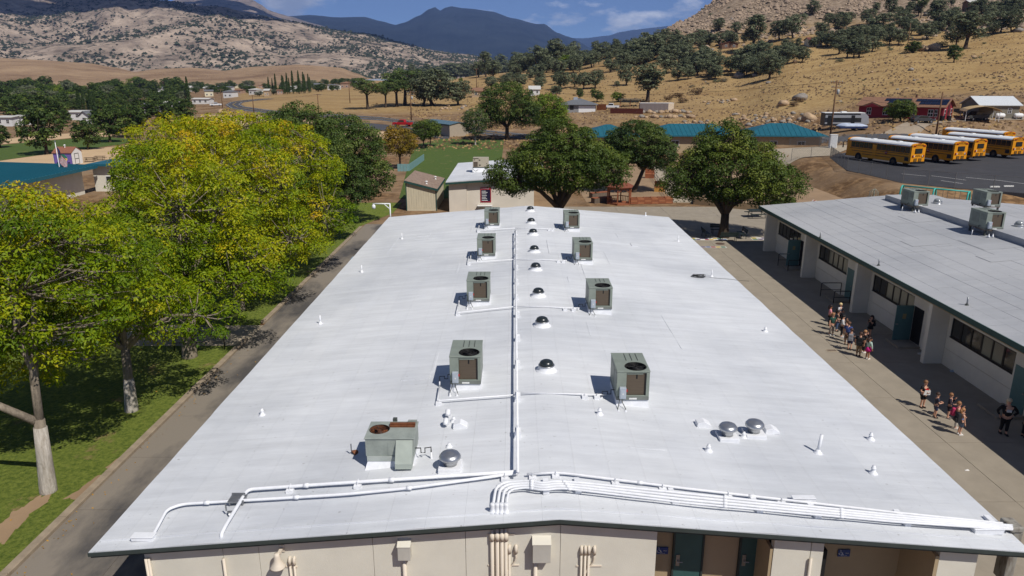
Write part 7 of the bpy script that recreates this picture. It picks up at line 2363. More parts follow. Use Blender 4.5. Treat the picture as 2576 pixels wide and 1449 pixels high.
spots = [(30, 266), (95, 244), (160, 236), (225, 240), (268, 238), (318, 229), (342, 236), (365, 228), (400, 232), (455, 236), (470, 230), (520, 229), (545, 231), (575, 229), (600, 236), (640, 238), (668, 243), (520, 243), (575, 246), (700, 238), (735, 231), (768, 227), (800, 224), (838, 226), (868, 222), (893, 217), (905, 221), (585, 222), (620, 225), (655, 222), (560, 218), (610, 214), (165, 213), (62, 210), (120, 211), (480, 222)]
wmz = [M_whw, M_tanw, M_cream, M_whw, mat('pinkish_wall', C(168, 140, 120), .85)]
rmz = [M_wroof2, M_groof, M_brroof, M_wroof2, M_groof]
for i, (u, v) in enumerate(spots):
    far_house('distant pale house in the valley town beyond the trees', u, v, rng.uniform(11, 24), wmz[i % 5], rmz[(i * 3) % 5], dep=rng.uniform(6, 10), H=rng.uniform(2.4, 4), rise=rng.uniform(.4, 1.6), rz=rng.uniform(-.4, .4), n=2, hip=i % 3 == 0)['group'] = 'far town houses'
# ================================================================== utility poles and lines
M_pole = mat('pole_wood', C(104, 76, 54), .9, var=.15, scale=2, stretch=(4, 4, .3))
M_insul = mat('insulator', C(170, 172, 170), .4)
POLES = {}
def pole(key, u, v, vt, label, arms=1, transformer=False, flat=None):
    p = at(u, v) if flat is None else G(u, v, flat)
    h = (atY(u, vt, p.y).z - p.z)
    t = thing('utility_pole', label, 'utility pole', p, 0, 'utility poles')
    MB().tube([(0, 0, -.5), (0, 0, h)], [.19, .12], 8).build('pole', M_pole, t, smooth=True)
    for a in range(arms):
        z = h - .35 - .9 * a
        c = MB().box((0, 0, z), (2.6 - .6 * a, .12, .14), rz=.25).build('crossarm', M_pole, t)
        for x in (-1.15, -.6, .6, 1.15):
            MB().lathe([(.05, z + .07), (.07, z + .16), (.03, z + .26)], (x * (1 - .2 * a), x * .25, 0), 6).build('insulator', M_insul, c)
    if transformer:
        MB().lathe([(.1, h - 2.6), (.26, h - 2.55), (.28, h - 1.7), (.1, h - 1.6)], (.45, 0, 0), 12).build('transformer', M_insul, t, smooth=True)
        MB().tube([(0, 0, h - 3.6), (.9, -.3, h - 3.7)], .03, 5).build('lamp_arm', M_steel, t)
        MB().box((1.0, -.33, h - 3.75), (.5, .2, .12)).build('lamp_head', M_insul, t)
    POLES[key] = Vector((p.x, p.y, p.z + h - .2))
pole('a', 2087, 356, 202, 'tall utility pole with transformer beside the white cabinet', 2, True)
pole('b', 2354, 341, 231, 'dark bare utility pole between the buses and the red house', 0)
pole('c', 1035, 303, 229, 'utility pole beside the red pickup on the highway', 2, True)
pole('d', 1199, 223, 172, 'utility pole on the dry ridge above the middle trees', 1)
pole('e', 1399, 298, 233, 'utility pole left of the grey ranch house', 2, True)
pole('f', 880.5, 259, 203, 'utility pole in the dry field near the pines', 1)
pole('g', 639, 284, 239, 'utility pole at the inside of the road bend', 1)
pole('h', 802.5, 291, 236, 'utility pole beside the straight stretch of road', 1)
pole('i', 560, 271, 224, 'utility pole at the outside of the road bend', 1)
pole('j', 423, 263, 232, 'utility pole behind the long grey roof in town', 1)
pole('k', 160, 281, 250, 'left pole of the tall pair in the left town', 1)
pole('l', 275, 280, 250, 'utility pole by the cypresses in the left town', 1)
pole('m', 99, 305, 268, 'pale pole with a box behind the dark round tree', 0, True)
pole('n', 361.5, 283, 247, 'utility pole left of the long grey roofed house', 1)
pole('o', 2281, 128, 58, 'bare utility pole on the golden hillside', 0)
pole('q', 1811, 150, 98, 'utility pole in front of the brown log house', 1)
def wire(a, b, label, sag=.03, r=.022, off=(0, 0, 0)):
    A, B = POLES[a] if isinstance(a, str) else Vector(a), POLES[b] if isinstance(b, str) else Vector(b)
    A, B = A + Vector(off), B + Vector(off)
    P = []
    for i in range(13):
        s = i / 12
        q = A.lerp(B, s)
        q.z -= sag * (B - A).length * 4 * s * (1 - s)
        P.append(q)
    o = MB().tube(P, r, 4).build('power_line', M_black, None, tuple(A))
    o.location = A
    tag(o, label, 'power line', 'power lines')
wire('e', 'a', 'power line from the grey house pole to the transformer pole', .012, .03)
wire('a', 'b', 'power line from the transformer pole to the bare pole', .02, .025, (0, 0, -2.5))
wire('b', (110, 150, 18), 'power line leaving the bare pole to the right', .02, .025, (0, 0, -1))
wire('c', 'e', 'power line from the highway pole to the grey house pole', .02, .025)
wire('h', 'c', 'power line along the highway to the pickup pole', .02, .025)
wire('h', 'g', 'power line over the field along the road bend', .02, .022)
wire('k', 'l', 'left town power line between pole pair and cypresses', .02, .03)
wire('l', 'n', 'left town power line from cypresses to grey roof', .02, .03)
wire('q', (330, 420, 62), 'power line running up the rocky hillside', .01, .03)
# ================================================================== hillside and valley plants, boulders
LM = [(2290, 290, 'red house'), (2520, 285, 'grey barn'), (2095, 280, 'transformer pole'), (1455, 270, 'grey ranch house'), (1650, 268, 'cargo trailer'), (1538, 265, 'white pickup'), (2051, 110, 'cream hill house'), (1836, 112, 'brown log house'),
      (2458, 15, 'hilltop cabin'), (2285, 90, 'bare hillside pole'), (1199, 200, 'ridge pole'), (1035, 270, 'highway pole'), (1275, 172, 'small white ridge house'), (880, 235, 'field pole'), (388, 275, 'long grey roof'), (505, 255, 'white mobile home'),
      (205, 298, 'pale flat-roofed house'), (165, 398, 'purple shed'), (30, 316, 'white sheds at far left'), (640, 262, 'road bend'), (740, 215, 'cypress row'), (860, 225, 'lake end of town'), (275, 262, 'cypress pole'), (100, 260, 'left town edge'),
      (600, 225, 'town centre'), (1700, 130, 'lower rocky hill'), (1900, 40, 'upper rocky hill'), (2200, 40, 'rocky hilltop'), (2400, 120, 'golden slope'), (2576, 60, 'right frame edge'), (1450, 150, 'middle ridge'), (1560, 200, 'middle slope'), (2180, 200, 'slope above the trailer'), (1950, 250, 'boulder rows')]
def auto_label(u, v, head):
    d = sorted(LM, key=lambda q: (q[0] - u) ** 2 + 3 * (q[1] - v) ** 2)[0]
    dx, dy = u - d[0], (v - d[1]) * 1.7
    rel = ('just right of' if dx < 60 else 'well right of') if dx > abs(dy) else ('just left of' if dx > -60 else 'well left of') if -dx > abs(dy) else ('above' if dy < 0 else 'below')
    return '%s %s the %s' % (head, rel, d[2])
def proto_tree(kind, seed):
    rng = np.random.default_rng(seed)
    t = thing(kind + '_tree', 'x', 'tree')
    mb = MB()
    if kind == 'cypress':
        n = 46
        cl = np.array([(0.32 * math.cos(k * 2.4) * (1 - k / n) ** .6, 0.32 * math.sin(k * 2.4) * (1 - k / n) ** .6, .6 + 7.3 * k / n) for k in range(n)])
        rad = np.array([.55 * (1 - k / n) ** .7 + .1 for k in range(n)])
        mb.tube([(0, 0, -.5), (0, 0, 7)], [.14, .03], 6)
        V, Q, H = leaves(cl, rad, 40, .34, .16, rng, np.full(n, .3), flat=1.3)
        lm = L_dark
    elif kind == 'pine':
        cl = crown_points([(0, 0, 6.2, 3.0, 3.0, 1.3), (.8, .3, 7.2, 2.0, 2.0, .9), (-1.2, 0, 5.2, 1.9, 1.9, .9)], 60, rng, .55, .3)
        rad = rng.uniform(.5, .9, len(cl))
        limb_mesh(mb, (0, 0, 0), (.2, 0, 3.8), .22, [(0, 0, 6.2, 3, 3, 1.3)], rng, 6, cl, .03)
        V, Q, H = leaves(cl, rad, 55, .42, .16, rng, rng.uniform(.2, .9, len(cl)), flat=.7)
        lm = L_pine
    elif kind == 'gum':
        cl = crown_points([(0, 0, 5.6, 1.7, 1.7, 2.4), (.7, .2, 3.6, 1.3, 1.3, 1.2), (-.6, 0, 6.8, 1.2, 1.2, 1.1)], 60, rng, .45, .3)
        rad = rng.uniform(.4, .75, len(cl))
        limb_mesh(mb, (0, 0, 0), (.1, 0, 2.6), .2, [(0, 0, 5.2, 1.7, 1.7, 2.4)], rng, 5, cl, .03)
        V, Q, H = leaves(cl, rad, 50, .4, .2, rng, rng.uniform(.2, .8, len(cl)), flat=1.0)
        lm = L_oak
    else:
        w = 3.6 if kind != 'shade' else 3.2
        cl = crown_points([(0, 0, 4.5, w, w, 2.7), (rng.uniform(-1.5, 1.5), .4, 3.0, 2.9, 2.9, 1.8), (rng.uniform(-1.6, 1.6), 0, 6.2, 2.2, 2.2, 1.4)], 85, rng, .6, .35)
        rad = rng.uniform(.5, 1.0, len(cl))
        limb_mesh(mb, (0, 0, 0), (rng.uniform(-.4, .4), 0, 1.3), .26, [(0, 0, 4.8, w, w, 2.2)], rng, 6, cl, .035)
        hc = np.clip(.5 + rng.normal(0, .25, len(cl)), 0, 1)
        V, Q, H = leaves(cl, rad, 48, .46, .26, rng, hc, flat=.75)
        lm = {'oak': L_oak, 'shade': L_dark, 'lime': L_lime}[kind]
    mb.build('trunk', M_bark_d, t, smooth=True)
    npmesh('crown', V, Q, lm, t, attrs={'hue': H})
    return t
PR = {'oak': [proto_tree('oak', s) for s in (31, 32, 33, 34)], 'gum': [proto_tree('gum', s) for s in (41, 42)], 'pine': [proto_tree('pine', s) for s in (51, 52)],
      'cypress': [proto_tree('cypress', 61)], 'shade': [proto_tree('shade', s) for s in (71, 72, 73)], 'lime': [proto_tree('lime', 81)]}
KIDS.clear()
USED = set()
HEAD = {'oak': 'grey-green oak', 'gum': 'slender grey-green tree', 'pine': 'umbrella-crowned pine', 'cypress': 'narrow dark cypress', 'shade': 'dark green shade tree', 'lime': 'bright green tree'}
GRP = {'oak': 'oaks on the hillside', 'gum': 'slender trees on the ridge', 'pine': 'pines by the road', 'cypress': 'cypresses in the valley', 'shade': 'shade trees in the valley', 'lime': 'bright green trees'}
trng = random.Random(77)
def plant(kind, u, v, hpx, wf=1.0):
    if (2018 < u < 2088 and 119 < v < 182) or (1806 < u < 1864 and 123 < v < 176): return
    p = hit(u, v)
    h = hpx * pxm(p.y, p.z) / cT
    l = PR[kind]
    o = l[trng.randrange(len(l))]
    s = h / 7.6
    size = 'tall' if h > 11 else ('small' if h < 5 else 'mid-sized')
    lab = auto_label(u, v, size + ' ' + HEAD[kind])
    rz = trng.uniform(0, 6.28)
    if o.name not in USED:
        USED.add(o.name)
        dup(o, p, rz, (s * wf, s * wf, s), lab, GRP[kind])
    else:
        dup(o, p, rz, (s * wf * trng.uniform(.9, 1.15), s * wf * trng.uniform(.9, 1.15), s), lab, GRP[kind])
Z2 = lambda x, y: (858.7 + x / 3.0, y / 3.0)
Z3 = lambda x, y: (1717.3 + x / 3.0, y / 3.0)
for (x, y, h, k, w) in [(200, 825, 200, 'pine', 1.5), (335, 812, 165, 'pine', 1.3), (420, 806, 190, 'pine', 1.4), (480, 797, 245, 'pine', 1.5), (690, 800, 265, 'oak', 1.4), (880, 795, 175, 'oak', 1.35), (620, 800, 215, 'oak', 1.2), (1090, 582, 165, 'gum', 1.2), (1000, 505, 70, 'oak', 1.2), (960, 500, 60, 'oak', 1.2),
                        (1130, 510, 95, 'oak', 1.2), (1220, 500, 100, 'oak', 1), (1310, 485, 125, 'gum', 1.4), (1420, 490, 110, 'cypress', 1), (1480, 560, 200, 'oak', .9), (1610, 525, 195, 'gum', 1.3), (1750, 455, 180, 'gum', 1.1), (1690, 535, 110, 'lime', 1.1), (1540, 520, 130, 'oak', 1), (1390, 500, 140, 'oak', .9),
                        (1130, 672, 90, 'oak', 1.2), (1230, 655, 85, 'oak', 1.2), (1350, 660, 95, 'oak', 1.3), (1495, 672, 88, 'oak', 1.1), (1660, 672, 130, 'oak', 1.1), (1760, 660, 100, 'oak', 1), (1830, 672, 120, 'oak', 1), (1915, 668, 130, 'oak', 1.1), (2150, 645, 155, 'oak', .9), (2310, 772, 250, 'gum', 1.7), (2080, 657, 45, 'oak', .9),
                        (2030, 545, 95, 'oak', 1.2), (1890, 510, 110, 'oak', 1.2), (1950, 400, 130, 'gum', 1), (2110, 490, 110, 'oak', 1.2), (2200, 470, 170, 'oak', 1), (2350, 460, 190, 'oak', 1), (2450, 555, 150, 'oak', 1), (2540, 612, 110, 'oak', 1), (2300, 345, 95, 'oak', 1.1), (2080, 340, 70, 'oak', 1.2), (2420, 345, 120, 'oak', 1.1), (2510, 450, 110, 'oak', 1.2),
                        (1930, 770, 90, 'shade', 1.2), (2090, 770, 70, 'lime', 1.6), (1800, 745, 75, 'shade', .9), (1620, 730, 80, 'oak', 1.2), (900, 630, 40, 'lime', .8), (530, 610, 110, 'gum', 1), (690, 560, 70, 'oak', 1.2), (820, 600, 90, 'shade', 1), (740, 560, 60, 'oak', 1.1)]:
    u, v = Z2(x, y)
    plant(k, u, v, h / 3.0, w)
for (x, y, h, k, w) in [(40, 600, 110, 'oak', 1), (110, 572, 130, 'oak', 1.1), (240, 577, 145, 'oak', 1.1), (440, 565, 150, 'oak', 1.1), (540, 560, 120, 'oak', 1.1), (650, 602, 180, 'oak', 1), (20, 500, 150, 'oak', 1.1), (150, 525, 150, 'oak', 1.1), (320, 385, 210, 'gum', 1.3), (530, 392, 235, 'gum', 1.5), (600, 475, 150, 'oak', 1.1),
                        (790, 485, 135, 'oak', 1.1), (900, 472, 115, 'oak', 1), (960, 507, 72, 'oak', 1.1), (1060, 445, 105, 'oak', 1.1), (1180, 405, 130, 'oak', 1), (1240, 433, 125, 'oak', 1), (1290, 432, 130, 'oak', 1), (1330, 432, 140, 'oak', 1.1), (830, 290, 170, 'oak', 1), (730, 300, 140, 'oak', 1), (1430, 392, 115, 'oak', 1), (1460, 330, 120, 'oak', 1),
                        (1630, 342, 120, 'oak', 1.1), (1560, 335, 85, 'oak', 1.1), (1740, 402, 85, 'shade', 1.6), (1795, 137, 135, 'pine', .8), (1560, 155, 150, 'gum', 1.3), (1480, 262, 150, 'oak', 1.1), (1390, 192, 120, 'oak', 1), (1180, 232, 130, 'oak', 1.1), (1250, 185, 90, 'oak', 1.2), (2045, 473, 118, 'shade', 1.1), (2130, 372, 235, 'gum', 1.7), (2060, 352, 170, 'oak', 1),
                        (1900, 205, 180, 'gum', 1.4), (2000, 235, 150, 'oak', 1.1), (2350, 105, 90, 'oak', 1.2), (2400, 242, 150, 'oak', 1), (2480, 242, 160, 'oak', 1), (2300, 215, 120, 'oak', 1), (2340, 262, 90, 'oak', 1.2), (980, 115, 105, 'oak', 1.1), (1100, 195, 90, 'oak', 1.1), (1300, 315, 110, 'oak', 1.1), (270, 235, 95, 'oak', 1.1), (2230, 65, 85, 'oak', 1.2), (2545, 125, 100, 'oak', 1.2), (2440, 105, 120, 'oak', 1.1), (1650, 215, 130, 'oak', 1.1), (1720, 260, 110, 'oak', 1), (1840, 300, 120, 'oak', 1.1), (1040, 300, 120, 'oak', 1), (400, 250, 80, 'oak', 1.2), (1590, 640 + 270, 110, 'lime', 1.3)]:
    u, v = Z3(x, y)
    plant(k, u, v, h / 3.0, w)
# thicker belts of oaks
belts = [((1400, 185), (1560, 150), 16, 24, 44), ((1560, 165), (1720, 135), 34, 24, 48), ((1700, 172), (1960, 158), 36, 22, 46), ((1780, 196), (1960, 180), 12, 24, 40), ((1720, 118), (1900, 105), 14, 20, 38), ((1960, 140), (2180, 110), 18, 22, 42), ((2130, 105), (2400, 70), 18, 22, 44), ((2380, 60), (2576, 35), 14, 22, 44), ((2200, 50), (2400, 20), 8, 18, 34), ((1040, 192), (1260, 180), 24, 20, 40), ((1240, 188), (1460, 170), 26, 24, 50), ((1260, 205), (1420, 200), 8, 20, 34)]
for (a, b, n, h0, h1) in belts:
    for k in range(n):
        s = trng.random()
        plant('oak' if trng.random() < .82 else 'gum', a[0] + (b[0] - a[0]) * s, a[1] + (b[1] - a[1]) * s + trng.uniform(-11, 11), trng.uniform(h0, h1), trng.uniform(.95, 1.25))
# valley trees
for (u, v, h) in [(117.7, 388, 113), (277, 358, 86), (1, 372, 52), (222, 376, 66), (330, 345, 72), (410, 316, 60), (470, 312, 56), (445, 300, 48), (365, 318, 62), (300, 330, 66), (72, 312, 62), (40, 300, 55), (130, 300, 60), (95, 322, 50), (250, 318, 40), (160, 318, 38)]:
    plant('shade', u, v, h, 1.05 if h > 80 else 1.2)
for k in range(150):
    u = trng.uniform(-10, 480)
    plant('shade' if trng.random() < .75 else ('lime' if trng.random() < .3 else 'oak'), u, trng.uniform(234, 286) - (8 if u > 330 else 0), trng.uniform(20, 42), trng.uniform(1, 1.35))
for k in range(120):
    u = trng.uniform(430, 905)
    v = (236 if u < 640 else 244 - (u - 640) * .075) - trng.uniform(0, 16)
    plant('shade' if trng.random() < .6 else 'oak', u, v, trng.uniform(9, 18), trng.uniform(1.1, 1.6))
for k in range(14): plant('oak', trng.uniform(40, 900), trng.uniform(206, 214), trng.uniform(7, 12), 1.5)
for (u, v, t_) in [(677.5, 235, 198), (687, 236, 201), (695, 236, 191), (712, 237, 194), (715, 236, 196), (724, 237, 189), (729, 236, 200), (738, 236, 184), (753.5, 236, 184), (765, 235, 187), (768, 234, 192), (777.5, 234, 191), (781, 233, 198), (476.5, 268, 201), (203, 284, 230), (214, 284, 234), (232, 285, 233), (242, 285, 240), (224, 284, 244)]:
    plant('cypress', u, v, v - t_, .9 if u > 300 else 1.1)
for l in PR.values():
    for o in l:
        for c in list(o.children): bpy.data.objects.remove(c)
        bpy.data.objects.remove(o)
# nearer trees beyond the plaza lawn
tree('shade_tree', 'big dark green tree left of the bright one beyond the lawn', (-2.0, 172, gz(-2, 172)), 3.0, .45, [(0, 0, 8.4, 6.4, 5.4, 4.6), (-4.2, -.6, 5.6, 3.6, 3.2, 3.0), (4.2, 0, 6.0, 3.8, 3.2, 3.2)], 380, 60, .34, .22, L_dark, 91, M_bark_d, cr=(.7, 1.2), rmin=.8, hue=(.3, 1.0))
tree('bright_tree', 'bright lime green tree beyond the annex tree', (7.4, 176, gz(7.4, 176)), 2.4, .3, [(0, 0, 6.2, 4.8, 4.4, 3.8), (1.8, 0, 4.2, 3.6, 3.2, 2.6)], 250, 60, .32, .2, L_lime, 92, M_bark_d, cr=(.6, 1.1), rmin=.8)
p = G(1196, 369)
tree('young_tree', 'pale young tree with whitish trunk at the lawn end', p, 2.4, .16, [(0, 0, 5.4, 2.8, 2.6, 3.0)], 110, 60, .26, .16, L_pine, 93, M_bark_w, cr=(.5, .8), rmin=.6)
p = G(1007, 424)
tree('autumn_tree', 'golden-brown autumn tree beside the pale green wall', p, 1.9, .15, [(0, 0, 4.4, 3.0, 2.8, 2.3), (-.6, 0, 5.8, 1.6, 1.6, 1.3)], 130, 70, .22, .14, L_gold, 94, M_bark_d, cr=(.45, .75), rmin=.5)
for (u, v, w) in ((1066, 377, 'left'), (1083, 372, 'right')):
    p = G(u, v)
    tree('young_tree', '%s of two small green trees beside the portable classroom' % w, p, 1.8, .12, [(0, 0, 4.0, 2.4, 2.3, 1.9)], 70, 60, .26, .17, L_mulb, 95 + u % 7, M_bark_d, cr=(.5, .8), rmin=.5)
p = at(2264, 308)
tree('yard_tree', 'round green tree in front of the red house', p, 1.2, .16, [(0, 0, 2.7, 2.5, 2.2, 1.6), (.8, 0, 1.9, 1.9, 1.8, 1.1)], 110, 60, .26, .18, L_mulb, 99, M_bark_d, cr=(.5, .8), rmin=.5)
p = G(1032, 430)
t = thing('screen_wall', 'pale green low screen wall along the lawn edge', 'wall', (p.x, p.y, 0), 0)
q0, q1, q2 = G(1000, 431), G(1030, 431), G(1067, 404)
for a, b in ((q0, q1), (q1, q2)):
    d = b - a
    for k in range(4):
        MB().box((a + d * ((k + .5) / 4)) - p + Vector((0, 0, .6)), (d.length / 4 - .04, .06, 1.2), rz=math.atan2(d.y, d.x)).build('panel', mat('screen_green', C(120, 156, 156), .6, var=.06), t)
# boulders and brush
def rock_mesh(seed, name='boulder'):
    bm = bmesh.new()
    bmesh.ops.create_icosphere(bm, subdivisions=2, radius=1.0)
    for v_ in bm.verts:
        n = mnoise.fractal(v_.co * .9 + Vector((seed, 0, 0)), 1.0, 2.0, 3)
        v_.co *= 1 + .34 * n
        v_.co.z *= .72
    me = bpy.data.meshes.new(name)
    bm.to_mesh(me)
    bm.free()
    me.polygons.foreach_set('use_smooth', [True] * len(me.polygons))
    return me
M_rock = mat('tan_boulder', C(190, 162, 128), .95, scale=1.2, c2=C(138, 118, 98), bump=.5, bscale=4, bdist=.1)
M_rock2 = mat('grey_boulder', C(156, 148, 138), .95, scale=1.2, c2=C(112, 106, 98), bump=.5, bscale=4, bdist=.1)
RM = []
for s in range(6):
    me = rock_mesh(s * 3.7)
    me.materials.append(M_rock if s < 4 else M_rock2)
    RM.append(me)
def boulder(u, v, wpx, i=None, lab='tan boulder'):
    p = hit(u, v)
    r = wpx * pxm(p.y, p.z) / 2
    o = bpy.data.objects.new('boulder', RM[i if i is not None else trng.randrange(6)])
    col.objects.link(o)
    o.location = (p.x, p.y, p.z + r * .35)
    o.scale = (r * trng.uniform(.9, 1.2), r * trng.uniform(.8, 1.1), r * trng.uniform(.8, 1.05))
    o.rotation_euler = (0, 0, trng.uniform(0, 6.28))
    size = 'large' if r > 1.3 else ('small' if r < .55 else 'mid-sized')
    tag(o, auto_label(u, v, size + ' ' + lab), 'boulder', 'boulders on the slopes')
for (u, v, w) in [(2012, 252, 34), (1970, 266, 30), (1846, 254, 17), (2033, 304, 40), (1999, 158, 14), (2291, 178, 15), (2010, 82, 30), (2318, 128, 30), (2350, 126, 34), (1980, 110, 22), (1898, 192, 14), (1932, 210, 12), (2128, 100, 18), (1876, 165, 22), (1860, 195, 26), (2450, 145, 12), (2460, 30, 22), (693, 268, 0), (556, 285, 20), (2150, 84, 16), (2090, 96, 20), (1935, 134, 16), (2260, 60, 20), (1790, 128, 14), (2560, 80, 22), (2330, 40, 16)]:
    if w: boulder(u, v, w)
for k in range(34): boulder(1600 + 142 * (k % 17) / 16.5 + trng.uniform(-3, 3), 297 - 11 * (k // 17) - trng.uniform(0, 3), trng.uniform(8, 20))
for k in range(20): boulder(trng.uniform(1707, 1800), trng.uniform(306, 318), trng.uniform(5, 12))
for k in range(62): boulder(trng.uniform(1845, 2066), trng.uniform(286, 318), trng.uniform(6, 15))
for k in range(16): boulder(trng.uniform(1105, 1190), trng.uniform(266, 281), trng.uniform(5, 10))
for k in range(14): boulder(trng.uniform(1768, 1840), trng.uniform(252, 268), trng.uniform(4, 9))
for k in range(60): boulder(trng.uniform(1750, 2576), trng.uniform(20, 230), trng.uniform(3, 9))
def rock_field():
    rng = np.random.default_rng(9)
    P, S = [], []
    tries = 0
    while len(P) < 7500 and tries < 60000:
        tries += 1
        u = rng.uniform(1640, 2620)
        y = rng.uniform(330, 760)
        a = (u - U0) * cT / F
        z = gz(a * y, y)
        if z < 30 + 16 * rng.random(): continue
        if fbm(a * y / 40, y / 40, 3, 5.0) < -.08: continue
        P.append((a * y, y, z))
        S.append(rng.uniform(.5, 1.5) * (1.9 if rng.random() < .12 else 1))
    P, S = np.array(P), np.array(S)
    base = np.array([(1, 0, 0), (.3, .95, .1), (-.8, .6, 0), (-.8, -.6, .1), (.3, -.95, 0), (.25, .2, .85), (-.35, -.2, .75)])
    tri = np.array([(0, 1, 5), (1, 2, 5), (2, 6, 5), (2, 3, 6), (3, 4, 6), (4, 0, 5), (4, 5, 6)])
    k = len(P)
    V = (P[:, None, :] + base[None] * S[:, None, None] * rng.uniform(.7, 1.3, (k, 7, 1))).reshape(-1, 3)
    T = (tri[None] + (np.arange(k) * 7)[:, None, None]).reshape(-1, 3)
    o = npmesh('rock_field', V, T, mat('hill_rock', C(174, 152, 128), .95, scale=.3, c2=C(122, 106, 92)))
    tag(o, 'countless rocks strewn over the upper rocky hillside', 'rocks')
    struct(o, 'stuff')
rock_field()
def weeds():
    rng = np.random.default_rng(15)
    P, S = [], []
    while len(P) < 15000:
        u, y = rng.uniform(1020, 2640), 128 + 330 * rng.random() ** 1.3
        a = (u - U0) * cT / F
        x = a * y
        if (y < 150 and x < 58) or (x > 44 and y < 136) or fbm(x / 18, y / 18, 3, 2.0) < rng.uniform(-.5, .15): continue
        P.append((x, y, gz(x, y) - .03))
        S.append(rng.uniform(.18, .6))
    P, S = np.array(P), np.array(S)
    k = len(P)
    base = np.array([(1, 0, 0), (-.5, .87, 0), (-.5, -.87, 0), (.1, .1, .8)])
    V = (P[:, None, :] + base[None] * S[:, None, None] * rng.uniform(.6, 1.4, (k, 4, 1))).reshape(-1, 3)
    T = (np.array([(0, 1, 3), (1, 2, 3), (2, 0, 3)])[None] + (np.arange(k) * 4)[:, None, None]).reshape(-1, 3)
    o = npmesh('dry_weeds', V, T, L_rust, attrs={'hue': np.repeat(rng.random(k) * 1.3, 4)})
    tag(o, 'low dry weeds and tufts scattered over the slopes', 'weeds')
    struct(o, 'stuff')
def shrub_proto(seed, m):
    rng = np.random.default_rng(seed)
    cl = crown_points([(0, 0, .5, 1, 1, .5)], 18, rng, .2, .2)
    V, Q, H = leaves(cl, np.full(len(cl), .35), 34, .22, .09, rng, rng.uniform(.2, .8, len(cl)))
    o = npmesh('shrub', V, Q, m, None, attrs={'hue': H})
    return o
L_sage = leaf_material('sage_leaves', [(0.0, C(92, 84, 66)), (0.6, C(122, 114, 92)), (1.0, C(146, 132, 104))], .1)
L_rust = leaf_material('rust_leaves', [(0.0, C(80, 62, 46)), (0.6, C(116, 92, 66)), (1.0, C(166, 138, 94))], .1)
weeds()
SP = [shrub_proto(1, L_sage), shrub_proto(2, L_rust), shrub_proto(3, L_oak)]
def shrub(u, v, wpx, i):
    p = hit(u, v)
    r = wpx * pxm(p.y, p.z) / 2
    o = bpy.data.objects.new('shrub', SP[i].data)
    col.objects.link(o)
    o.location = (p.x, p.y, p.z - .05)
    o.scale = (r, r * trng.uniform(.8, 1.1), r * trng.uniform(.7, 1.0))
    o.rotation_euler = (0, 0, trng.uniform(0, 6.28))
    tag(o, auto_label(u, v, ('sage grey', 'rust brown', 'dull green')[i] + ' shrub'), 'shrub', 'shrubs on the slopes')
for (u, v, w, i) in [(1740, 220, 16, 0), (1780, 212, 12, 0), (1803, 207, 20, 2), (1822, 206, 22, 0), (1995, 268, 26, 1), (2012, 256, 30, 1), (1705, 245, 34, 1), (1752, 238, 36, 1), (1718, 258, 30, 1), (1680, 252, 26, 1), (2114, 156, 20, 2), (2068, 162, 10, 0), (2292, 132, 40, 2), (1455, 178, 24, 2), (1500, 180, 20, 0), (1010, 172, 8, 0), (2370, 118, 30, 2)]:
    shrub(u, v, w, i)
for k in range(70): shrub(trng.uniform(1600, 2560), trng.uniform(180, 262), trng.uniform(4, 10), trng.randrange(3))
for k in range(60): shrub(trng.uniform(1700, 2576), trng.uniform(20, 150), trng.uniform(6, 14), 2)
for k in range(24): shrub(trng.uniform(900, 1600), trng.uniform(190, 300), trng.uniform(4, 9), trng.randrange(3))
for o in SP: bpy.data.objects.remove(o)
# ================================================================== people
SKIN = [mat('skin_fair', C(206, 158, 132), .6), mat('skin_tan', C(168, 118, 88), .6)]
def cloth(c): return mat('cloth_%d_%d_%d' % c, C(*c), .85, var=.12, scale=9)
def skin_obj(name, verts, edges, m, parent, root=0, sub=1):
    me = bpy.data.meshes.new(name)
    bm = bmesh.new()
    lay = bm.verts.layers.skin.verify()
    vs_ = []
    for i, (p, r) in enumerate(verts):
        v = bm.verts.new(p)
        v[lay].radius = r if isinstance(r, tuple) else (r, r)
        v[lay].use_root = (i == root)
        vs_.append(v)
    for a, b in edges: bm.edges.new((vs_[a], vs_[b]))
    bm.to_mesh(me)
    bm.free()
    me.materials.append(m)
    o = bpy.data.objects.new(name, me)
    col.objects.link(o)
    o.parent = parent
    sk = o.modifiers.new('skin', 'SKIN')
    sk.use_smooth_shade = True
    if sub:
        ss_ = o.modifiers.new('sub', 'SUBSURF')
        ss_.levels = ss_.render_levels = sub
    return o
ARMS = {'down': ((.15, -.01, .62), (.155, -.05, .47)), 'hold': ((.145, -.02, .62), (.07, -.14, .62)), 'face': ((.14, -.06, .64), (.05, -.13, .8)), 'hip': ((.2, .02, .63), (.12, -.02, .53)), 'out': ((.17, -.08, .63), (.2, -.2, .58)), 'back': ((.16, .05, .62), (.14, .02, .5))}
